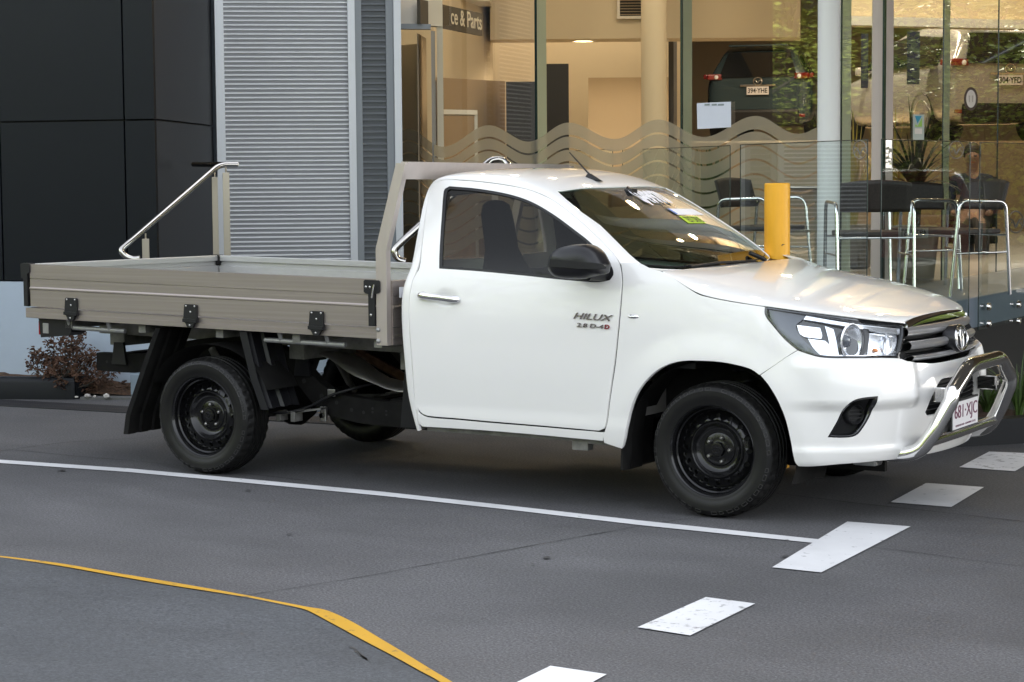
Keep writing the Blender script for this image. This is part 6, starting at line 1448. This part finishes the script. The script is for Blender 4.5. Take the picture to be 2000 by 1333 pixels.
# ---------------- showroom cars seen from behind
mat('car_dark', (.045, .075, .090), .25, coat=1, metal=.3); mat('car_silver', (.40, .41, .41), .3, coat=1, metal=.4); mat('car_glass', (.008, .010, .012), .06, coat=1); mat('car_red', (.28, .012, .012), .3, coat=1); mat('tail_red', (.20, .006, .006), .3, coat=.6); mat('car_grey', (.10, .10, .11), .3, coat=1, metal=.4)
def make_car(name, loc, rz, paint, lab, plate, group=None):
    """x forward, rear at x=0; width 1.84, height 1.68"""
    t = empty(name, (0, 0, 0), lab, 'car', group)
    def pr(mb, n, m, par=t, **k): o = mb.build(n, m, None, **k); o.parent = par; return o
    # body shell: stations along x, each a closed half section mirrored
    st = [(.02, .30, .62, .95, 1.00, .70, 1.02), (.0, .32, .80, 1.02, 1.03, .78, 1.04), (.12, .25, .90, 1.04, 1.42, .66, 1.48), (.35, .24, .915, 1.03, 1.56, .60, 1.62), (.9, .24, .92, 1.02, 1.62, .60, 1.67), (1.7, .24, .92, 1.0, 1.63, .60, 1.675), (2.5, .24, .92, .98, 1.54, .58, 1.60), (3.05, .24, .92, .97, 1.16, .62, 1.22), (3.45, .24, .91, .94, .99, .70, 1.03), (4.1, .26, .88, .84, .88, .66, .93), (4.45, .32, .74, .62, .70, .50, .74), (4.52, .40, .62, .5, .52, .4, .53)]
    vs = []; m = 18
    for x, zb0, w, zbelt, zr, wr, zc in st:
        P_ = [(w * .90, zb0), (w * .98, zb0 + .12), (w, (zb0 + zbelt) / 2), (w * .985, zbelt - .06), (w * .955, zbelt), (wr * 1.12, zbelt + (zr - zbelt) * .5), (wr * 1.03, zr - .03), (wr * .9, zr + (zc - zr) * .6), (wr * .5, zc)]
        vs += [(x, -a, b) for a, b in P_] + [(x, a, b) for a, b in P_[::-1]]
    mb = MB(); mb.add(vs, [(i * m + k, i * m + (k + 1) % m, (i + 1) * m + (k + 1) % m, (i + 1) * m + k) for i in range(len(st) - 1) for k in range(m)] + [list(range(m))[::-1], list(range((len(st) - 1) * m, len(st) * m))])
    b = pr(mb, 'body', paint, smooth_angle=60, recalc=True); ss = b.modifiers.new('s', 'SUBSURF'); ss.levels = 2; ss.render_levels = 2
    mb = MB(); mb.prism([(-.66, 1.07), (-.52, 1.49), (.52, 1.49), (.66, 1.07)], lambda a, q, k: Vector((-.005 + (q - 1.05) * .33 + k, a, q)), -.03, .06); pr(mb, 'rear_window', 'car_glass', recalc=True)
    for s in (-1, 1):
        mb = MB(); mb.prism([(.45, 1.08), (.62, 1.46), (1.6, 1.54), (2.3, 1.48), (2.95, 1.08)], lambda a, q, k: Vector((a, s * (.91 - (q - 1.05) * .52 + k), q)), -.05, .012); pr(mb, 'side_window', 'car_glass', recalc=True)
        mb = MB(); mb.box((-.01, s * .74, 1.08), (.10, .26, .10), s * .32, bev=.03); mb.box((.10, s * .90, 1.09), (.22, .06, .08), bev=.02); tl = pr(mb, 'tail_light', 'tail_red')
        mb = MB(); lathe_dir(mb, [(0, .01), (.03, .008), (.036, 0)], Vector((-.062, s * .70, 1.075)), (-1, 0, 0), 20); pr(mb, 'lamp', 'sticker_white', tl)
        mb = MB(); mb.box((.03, s * .72, .42), (.05, .14, .05), bev=.01); pr(mb, 'reflector_strip', 'tail_red')
        for x in (.82, 3.55):
            mb = MB(); mb.lathe([(.34, -.0), (.36, .03), (.36, .20), (.34, .22), (.24, .22)], (x, s * .92, .36), 'y', 36, 0, -s); wl_ = pr(mb, 'wheel', 'rubber'); mb = MB(); mb.lathe([(.24, .0), (.235, .03), (.09, .02), (0, .01)], (x, s * .92, .36), 'y', 30, 0, -s); pr(mb, 'rim', 'grille_grey', wl_)
        mb = MB(); mb.box((2.7, s * 1.0, 1.08), (.12, .16, .12), bev=.03); pr(mb, 'mirror', paint)
    mb = MB(); mb.box((-.01, 0, .40), (.10, 1.40, .26), bev=.05); pr(mb, 'bumper', 'black_plastic')
    mb = MB(); mb.box((-.025, 0, .93), (.03, .60, .03), bev=.008); pr(mb, 'plate_garnish', 'chrome')
    mb = MB(); mb.box((-.03, 0, .84), (.02, .372, .134), bev=.003); np_ = pr(mb, 'number_plate', 'plate_white')
    o = text_mesh('plate_number', plate, .1, 'ink', (-.0415, .165, .800), (0, -1, 0), (0, 0, 1), .002, None, 0, .33, .002, ch=.085); o.parent = np_
    mb = MB(); c = Vector((-.035, 0, 1.0)); ring_tube(mb, c, .075, .062, .009, (0, 1, 0), (0, 0, 1), 30, 6); mb.tube(smooth_path([c + Vector((0, a, b_)) for a, b_ in ((-.07, .02), (-.03, .01), (0, -.03), (.03, .01), (.07, .02))], 3), .008, 6); pr(mb, 'badge', 'chrome')
    mb = MB(); mb.box((.13, 0, 1.60), (.25, 1.0, .03), bev=.01); pr(mb, 'spoiler', paint)
    t.location = loc; t.rotation_euler.z = rz; return t
vd = lambda a: math.atan2(Fh.y, Fh.x) + math.radians(a)
pA = G2(1480, 35.2); slab(rm, 'display_plinth', [G2(1350, 35.0), G2(1610, 35.0), G2(1610, 41), G2(1350, 41)], Z2, Z2 + .13, 'wall_white'); make_car('showroom_car', (pA.x, pA.y, Z2 + .13), vd(-16), 'car_dark', 'dark teal hatchback wagon seen from behind inside the showroom, number plate 394 YHE', '394·YHE')
pB = G2(1968, 28.6); make_car('showroom_car', (pB.x, pB.y, Z2), vd(14), 'car_silver', 'silver grey wagon seen from behind at the right edge, number plate 304 YFD', '304·YFD')
# bronze car at the left, only its tail shows past the partition
pC = G2(842, 24.5); make_car('showroom_car', (pC.x, pC.y, 1.35), vd(60), 'counter_brown', 'bronze car tail showing past the open door on the left of the showroom', '117·XKA')
# ---------------- seated person and office chair behind the right glass
mat('skin', (.27, .165, .12), .55); mat('shirt_navy', (.012, .018, .045), .8); mat('hair_dark', (.018, .012, .010), .6); mat('trousers', (.02, .02, .022), .8)
pp = A(1899, 306, 20.5); ps = empty('person', (pp.x, pp.y, DK), 'person with short dark hair in a navy shirt seated behind the right hand glass', 'person'); fw = Vector((CAM.x - pp.x, CAM.y - pp.y, 0)).normalized(); sd_ = Vector((-fw.y, fw.x, 0)); hz = pp.z
def L(f, s, z): return Vector((pp.x, pp.y, 0)) + fw * f + sd_ * s + Vector((0, 0, z))
def skin(name, nodes, edges, m, parent, root=0):
    me = bpy.data.meshes.new(name); me.from_pydata([n[0] for n in nodes], edges, []); o = link(name, me, m, parent)
    o.modifiers.new('skin', 'SKIN'); o.modifiers.new('sub', 'SUBSURF').levels = 2; o.modifiers['sub'].render_levels = 2
    for i, n in enumerate(nodes): me.skin_vertices[0].data[i].radius = n[1]
    me.skin_vertices[0].data[root].use_root = True
    for p_ in me.polygons: p_.use_smooth = True
    o.modifiers['skin'].use_smooth_shade = True; return o
bpy.context.view_layer.update()
B_ = [(L(-.02, 0, hz - .66), (.15, .12)), (L(0, 0, hz - .46), (.13, .11)), (L(.02, 0, hz - .30), (.15, .11)), (L(.0, 0, hz - .18), (.06, .06)), (L(.01, 0, hz - .11), (.055, .055)), (L(.02, 0, hz - .02), (.078, .09)), (L(.01, 0, hz + .07), (.072, .085)),
      (L(.0, .17, hz - .24), (.055, .055)), (L(.05, .22, hz - .50), (.042, .042)), (L(.28, .17, hz - .55), (.032, .032)), (L(.36, .15, hz - .55), (.025, .038)), (L(0, -.17, hz - .24), (.055, .055)), (L(.05, -.22, hz - .50), (.042, .042)), (L(.28, -.17, hz - .55), (.032, .032)), (L(.36, -.15, hz - .55), (.025, .038)),
      (L(.40, .10, hz - .66), (.075, .075)), (L(.44, .10, hz - 1.05), (.05, .05)), (L(.55, .10, hz - 1.08), (.04, .035)), (L(.40, -.10, hz - .66), (.075, .075)), (L(.44, -.10, hz - 1.05), (.05, .05)), (L(.55, -.10, hz - 1.08), (.04, .035))]
E_ = [(0, 1), (1, 2), (2, 3), (3, 4), (4, 5), (5, 6), (2, 7), (7, 8), (8, 9), (9, 10), (2, 11), (11, 12), (12, 13), (13, 14), (0, 15), (15, 16), (16, 17), (0, 18), (18, 19), (19, 20)]
skin('body', B_, E_, 'skin', ps)
Sh = [(B_[0][0], (.17, .14)), (B_[1][0], (.15, .125)), (B_[2][0], (.17, .125)), (L(0, 0, hz - .145), (.075, .075)), (B_[7][0], (.070, .070)), (B_[8][0], (.056, .056)), (B_[11][0], (.070, .070)), (B_[12][0], (.056, .056)), (B_[9][0], (.042, .042)), (B_[13][0], (.042, .042))]
skin('shirt', Sh, [(0, 1), (1, 2), (2, 3), (2, 4), (4, 5), (2, 6), (6, 7), (5, 8), (7, 9)], 'shirt_navy', ps)
skin('trousers', [(B_[0][0] + Vector((0, 0, -.03)), (.17, .13)), (B_[15][0], (.09, .09)), (B_[16][0], (.065, .065)), (B_[18][0], (.09, .09)), (B_[19][0], (.065, .065))], [(0, 1), (1, 2), (0, 3), (3, 4)], 'trousers', ps)
mb = MB(); 
for i in range(9):
    for j in range(16):
        th, ph = math.pi * .56 * i / 8, 2 * math.pi * j / 16; bk_ = .035 if math.cos(ph) < .2 else 0; mb.v.append(tuple(L(.008 + (.096 + bk_ * .3) * math.sin(th) * math.cos(ph) - .02, .086 * math.sin(th) * math.sin(ph), hz + .045 + .10 * math.cos(th) - bk_ * (i / 8))))
mb.f = [(i * 16 + j, i * 16 + (j + 1) % 16, (i + 1) * 16 + (j + 1) % 16, (i + 1) * 16 + j) for i in range(8) for j in range(16)]; mb.mi = [0] * len(mb.f); mb.sm = [True] * len(mb.f); mb.build('hair', 'hair_dark', ps)
for s in (-1, 1): mb = MB(); lathe_dir(mb, [(0, .004), (.009, .002), (.012, -.004)], L(.105, s * .032, hz + .005), fw, 10, 0, 1.3, .8); mb.build('eye', 'ink', ps)
mb = MB(); mb.tube([L(.10, 0, hz + .01), L(.125, 0, hz - .022), L(.108, 0, hz - .03)], [.008, .013, .008], 8); mb.build('nose', 'skin', ps); mb = MB(); mb.tube([L(.100, -.024, hz - .056), L(.108, 0, hz - .056), L(.100, .024, hz - .056)], .005, 6); mb.build('mouth', 'car_red', ps)
oc = empty('office_chair', (pp.x, pp.y, DK), 'dark chair that the person behind the glass sits on', 'chair'); bpy.context.view_layer.update()
mb = MB(); mb.box(tuple(L(.1, 0, hz - .81)), (.5, .5, .07), math.atan2(fw.y, fw.x), bev=.02); mb.build('seat', 'seat_fabric', oc); mb = MB(); mb.box(tuple(L(-.22, 0, hz - .45)), (.06, .48, .5), math.atan2(fw.y, fw.x), bev=.02); mb.build('backrest', 'seat_fabric', oc); mb = MB(); mb.tube([L(.05, 0, DK), L(.05, 0, hz - .84)], .03, 10); mb.build('pedestal', 'satin_black', oc)
# ---------------- plants
mat('leaf_green', (.055, .10, .020), .5, noise=(8, .6, 1.5)); mat('leaf_yellow', (.42, .33, .05), .5); mat('leaf_dark', (.018, .028, .016), .5); mat('pot', (.22, .20, .17), .6)
def blades(name, c, n, h, spread, w, m, par, droop=.5, seed=1, z0=0):
    rd = random.Random(seed); mb = MB()
    for i in range(n):
        a = rd.uniform(0, 6.283); L_ = h * rd.uniform(.6, 1.1); lean = rd.uniform(.05, 1) * spread; d = Vector((math.cos(a), math.sin(a), 0)); s_ = Vector((-d.y, d.x, 0)); vs = []
        b0 = Vector(c) + d * rd.uniform(0, .03) + Vector((0, 0, z0))
        for k in range(7):
            f = k / 6; p = b0 + d * (lean * f ** 1.5 * L_) + Vector((0, 0, L_ * (f - droop * lean * f * f))); ww = w * (1 - f ** 2) * (.4 + min(1, f * 4) * .6) + .0008; vs += [p - s_ * ww, p + s_ * ww + d * .0]
        mb.add(vs, [(2 * k, 2 * k + 2, 2 * k + 3, 2 * k + 1) for k in range(6)], 0, False)
    return mb.build(name, m, par)
def potplant(px, py, D, H, lab, m='leaf_dark', n=44, w=.012, spread=1.0, pot=True, h=.7):
    top = A(px, py, D); t = empty('potted_plant', (top.x, top.y, DK), lab, 'plant'); bpy.context.view_layer.update()
    mb = MB(); mb.lathe([(0, 0), (.14, 0), (.18, .36), (.17, .36), (.15, .30), (0, .30)], (top.x, top.y, DK + .006), 'z', 24); mb.build('pot', 'pot', t)
    if H > .5: mb = MB(); mb.tube([(top.x, top.y, DK + .3), (top.x + .02, top.y, DK + H)], [.035, .028], 10); mb.build('trunk', 'twig', t)
    blades('leaves', (top.x, top.y, DK + H), n, h, spread, w, m, t, .75, seed=int(px)); return t
potplant(1788, 400, 15.6, .62, 'spiky dark green potted palm inside the corner glass, standing in for a reflected palm', 'leaf_dark', 60, .016, 1.5, h=.75)  # palm added to stand in for a reflection in the glass
potplant(1668, 300, 17.5, .34, 'yellow edged strappy plant in a pot left of the pink mullion', 'leaf_yellow', 34, .015, .45, h=.95); potplant(1745, 300, 17.2, .34, 'tall yellow striped leaves in a pot right of the pink mullion', 'leaf_yellow', 44, .016, .5, h=1.0)
potplant(1392, 262, 17.8, .34, 'bright green rounded potted plant under the paper notice', 'leaf_green', 70, .03, .9, h=.85)
# planter under the terrace, right
k0_, k1_ = on(1905, 872, 2, 0), on(2080, 862, 2, 0); kd_ = (k1_ - k0_).normalized(); kn_ = Vector((-kd_.y, kd_.x, 0))
mb = MB(); P0_ = k0_ - kd_ * 1.2; 
mb.prism([(P0_.x, P0_.y), (k1_.x, k1_.y), (k1_.x + kn_.x * .13, k1_.y + kn_.y * .13), (P0_.x + kn_.x * .13, P0_.y + kn_.y * .13)], lambda a, b, t: Vector((a, b, t)), 0, .155); tag(mb.build('garden_edging', 'edging_black', recalc=True), 'black kerb edging of the planting bed under the terrace on the right', 'edging')
mb = MB(); q0 = P0_ + kn_ * .12; mb.prism([(q0.x, q0.y), ((k1_ + kn_ * .12).x, (k1_ + kn_ * .12).y), ((k1_ + kn_ * 1.2).x, (k1_ + kn_ * 1.2).y), ((q0 + kn_ * 1.2).x, (q0 + kn_ * 1.2).y)], lambda a, b, t: Vector((a, b, t)), 0, .13); struct(mb.build('garden_soil', 'bark', recalc=True))
for i, (px, py, D, lab) in enumerate([(1990, 835, 12.75, 'strappy green grass clump right of the nudge bar'), (1928, 840, 12.95, 'small green grass clump seen through the nudge bar'), (2035, 840, 12.8, 'green grass clump at the right picture edge'), (1960, 838, 13.1, 'thin grass clump between the two larger clumps')]):
    p = A(px, py, D); t = empty('grass_clump', (p.x, p.y, .12), lab, 'plant', 'grass clumps under the terrace'); bpy.context.view_layer.update(); blades('leaves', (p.x, p.y, .12), 46 if i != 3 else 22, .46 if i in (0, 2) else .24, .8, .0065, 'leaf_green', t, .55, seed=20 + i)
# ---------------- canopy over the forecourt
mat('soffit', (.34, .335, .32), .6); mat('canopy_joint', (.03, .028, .025), .8)
CZ = 4.6
cn = empty('canopy', (2, 1, CZ), 'flat panelled canopy that roofs the forecourt, extended behind to block the sun', 'canopy'); bpy.context.view_layer.update()
X_ = [.1 + 1.2 * k for k in range(10)]; Y_ = [.95 + 1.55 * k for k in range(4)]
mb = MB(); mb.box((6.2, 3.25, CZ + .22), (12.4, 4.8, .35)); mb.box((9.3, 14.2, CZ + .24), (14.7, 17, .35)); mb.build('roof_and_shade_deck', 'canopy_joint', cn)  # second deck added out of view to block the sun
pan = MB(); 
for i in range(len(X_)):
    for j in range(3): pan.box((X_[i] + .6, Y_[j] + .775, CZ + .015), (1.185, 1.535, .03))
mat('soffit_tan', (.30, .235, .15), .6)
for i in range(11):
    for j in range(10): pan.box((2.58 + i * 1.2, 6.4 + j * 1.35, CZ + .035), (1.185, 1.335, .03), mi=1)
o = pan.build('soffit_panels', ['soffit', 'soffit_tan'], cn); o['kind'] = 'stuff'
mat('lamp_white', (1, 1, 1), .5, emit=(1, .86, .66), es=14)
for i, (x, y) in enumerate([(.7, 1.7), (2.4, 1.7), (4.3, 1.7), (6.6, 1.7), (1.9, 3.3), (3.4, 3.3), (5.4, 3.3), (3.6, 8.0), (6.0, 8.0), (3.6, 11.5)]):
    downlight(x, y, CZ - .002, 'round downlight set in the forecourt canopy', .045, 'downlights in the canopy', 0, 'lamp_white')
# ---------------- what the glass mirrors: sunlit trees and parked cars across the road
mat('tree_leaf', (.26, .33, .045), .6, noise=(.8, .5, 1.6)); mat('tree_bark', (.09, .07, .05), .9)
def make_tree(lab):
    t = empty('street_tree', (0, 0, 0), lab, 'tree', 'trees across the road'); rd = random.Random(5); mb = MB()
    mb.tube([(0, 0, 0), (.1, 0, 1.6), (.0, .1, 3.2), (.1, .1, 5.2)], [.20, .15, .11, .04], 10)
    cl = []
    for k in range(14):
        a = rd.uniform(0, 6.28); z = rd.uniform(1.6, 5.2); r = rd.uniform(.8, 2.0); e = Vector((r * math.cos(a), r * math.sin(a), z + rd.uniform(.3, 1.4))); mb.tube([(0.05, .05, z * .8), tuple(e * .5 + Vector((0, 0, z * .45))), tuple(e)], [.07, .045, .015], 6, caps=False); cl.append(e)
    o = mb.build('trunk', 'tree_bark', None); o.parent = t; mb = MB()
    for e in cl + [Vector((0, 0, 5.8)), Vector((.6, -.5, 5.0)), Vector((-.8, .4, 4.6))]:
        for _ in range(330):
            d = Vector((rd.gauss(0, 1), rd.gauss(0, 1), rd.gauss(0, .8))); c = e + d.normalized() * 1.15 * rd.random() ** .4; s_ = rd.uniform(.045, .10)
            M3 = Matrix.Rotation(rd.uniform(0, 6.28), 3, 'Z') @ Matrix.Rotation(rd.uniform(-1.3, 1.3), 3, 'X'); mb.add([c + M3 @ Vector(v) * s_ for v in ((-1, 0, 0), (0, .5, .1), (1, 0, -.1), (0, -.5, .1))], [(0, 1, 2, 3)], 0, False)
    o = mb.build('crown', 'tree_leaf', None); o.parent = t; return t
tr0 = make_tree('tree across the road'); rd = random.Random(2); spots = []
for k in range(22): a = math.radians(186 + k * 4.6); r = 25 + (k % 3) * 2.5; spots.append((2 + r * math.cos(a), 4 + r * math.sin(a)))
for k in range(6): a = math.radians(55 + k * 7); r = 22 + (k % 2) * 6; spots.append((2.5 + r * math.cos(a), 6 + r * math.sin(a)))
for i, (x, y) in enumerate(spots):
    t = tr0 if i == 0 else copy_tree(tr0); t.location = (x, y, 0); t.rotation_euler.z = rd.uniform(0, 6); s_ = rd.uniform(.85, 1.35); t.scale = (s_, s_, s_ * rd.uniform(.8, 1.1)); t['label'] = 'leafy green tree across the road'
mat('hedge_leaf', (.26, .33, .05), .6, noise=(1.2, .45, 1.7))
def make_hedge():  # unseen backdrop added to darken what the glass mirrors
    t = empty('hedge', (0, 0, 0), 'tall green hedge added out of view to darken the reflections', 'hedge', 'hedges added to darken the reflections'); rd = random.Random(9); mb = MB()
    for _ in range(6500):
        x, z = rd.uniform(-2.6, 2.6), rd.random() ** .8 * 4.2; y = .55 * math.sin(x * 3 + z * 2) * .4 + rd.uniform(-.5, .5); s_ = rd.uniform(.05, .12)
        z *= 1 + .14 * math.sin(x * 2.1)
        M3 = Matrix.Rotation(rd.uniform(0, 6.28), 3, 'Z') @ Matrix.Rotation(rd.uniform(-1.3, 1.3), 3, 'X'); mb.add([Vector((x, y, z)) + M3 @ Vector(v) * s_ for v in ((-1, 0, 0), (0, .5, .1), (1, 0, -.1), (0, -.5, .1))], [(0, 1, 2, 3)], 0, False)
    o = mb.build('foliage', 'hedge_leaf', None); o.parent = t; mb = MB(); mb.box((0, 0, 1.9), (5.1, .3, 3.8)); o = mb.build('branches', 'leaf_dark', None); o.parent = t; return t
h0 = make_hedge(); hs_ = []
for k in range(20): a = math.radians(176 + k * 9.2); hs_.append((2 + 31 * math.cos(a), 2 + 31 * math.sin(a), a + math.pi / 2))
for k in range(6): a = math.radians(44 + k * 10); hs_.append((2.5 + 30 * math.cos(a), 6 + 30 * math.sin(a), a + math.pi / 2))
for i, (x, y, a) in enumerate(hs_):
    t = h0 if i == 0 else copy_tree(h0); t.location = (x, y, 0); t.rotation_euler.z = a; t.scale.z = 1.75 if i >= 20 or i < 6 else 1.0
rc = make_car('parked_car', (7.3, 16.5, 0), math.radians(75), 'car_red', 'red car parked along the road on the right', '482·WBT', 'cars parked along the road')
c2 = make_car('parked_car', (9.5, 21.5, 0), math.radians(70), 'car_silver', 'silver car parked along the road on the right', '905·VLM', 'cars parked along the road')
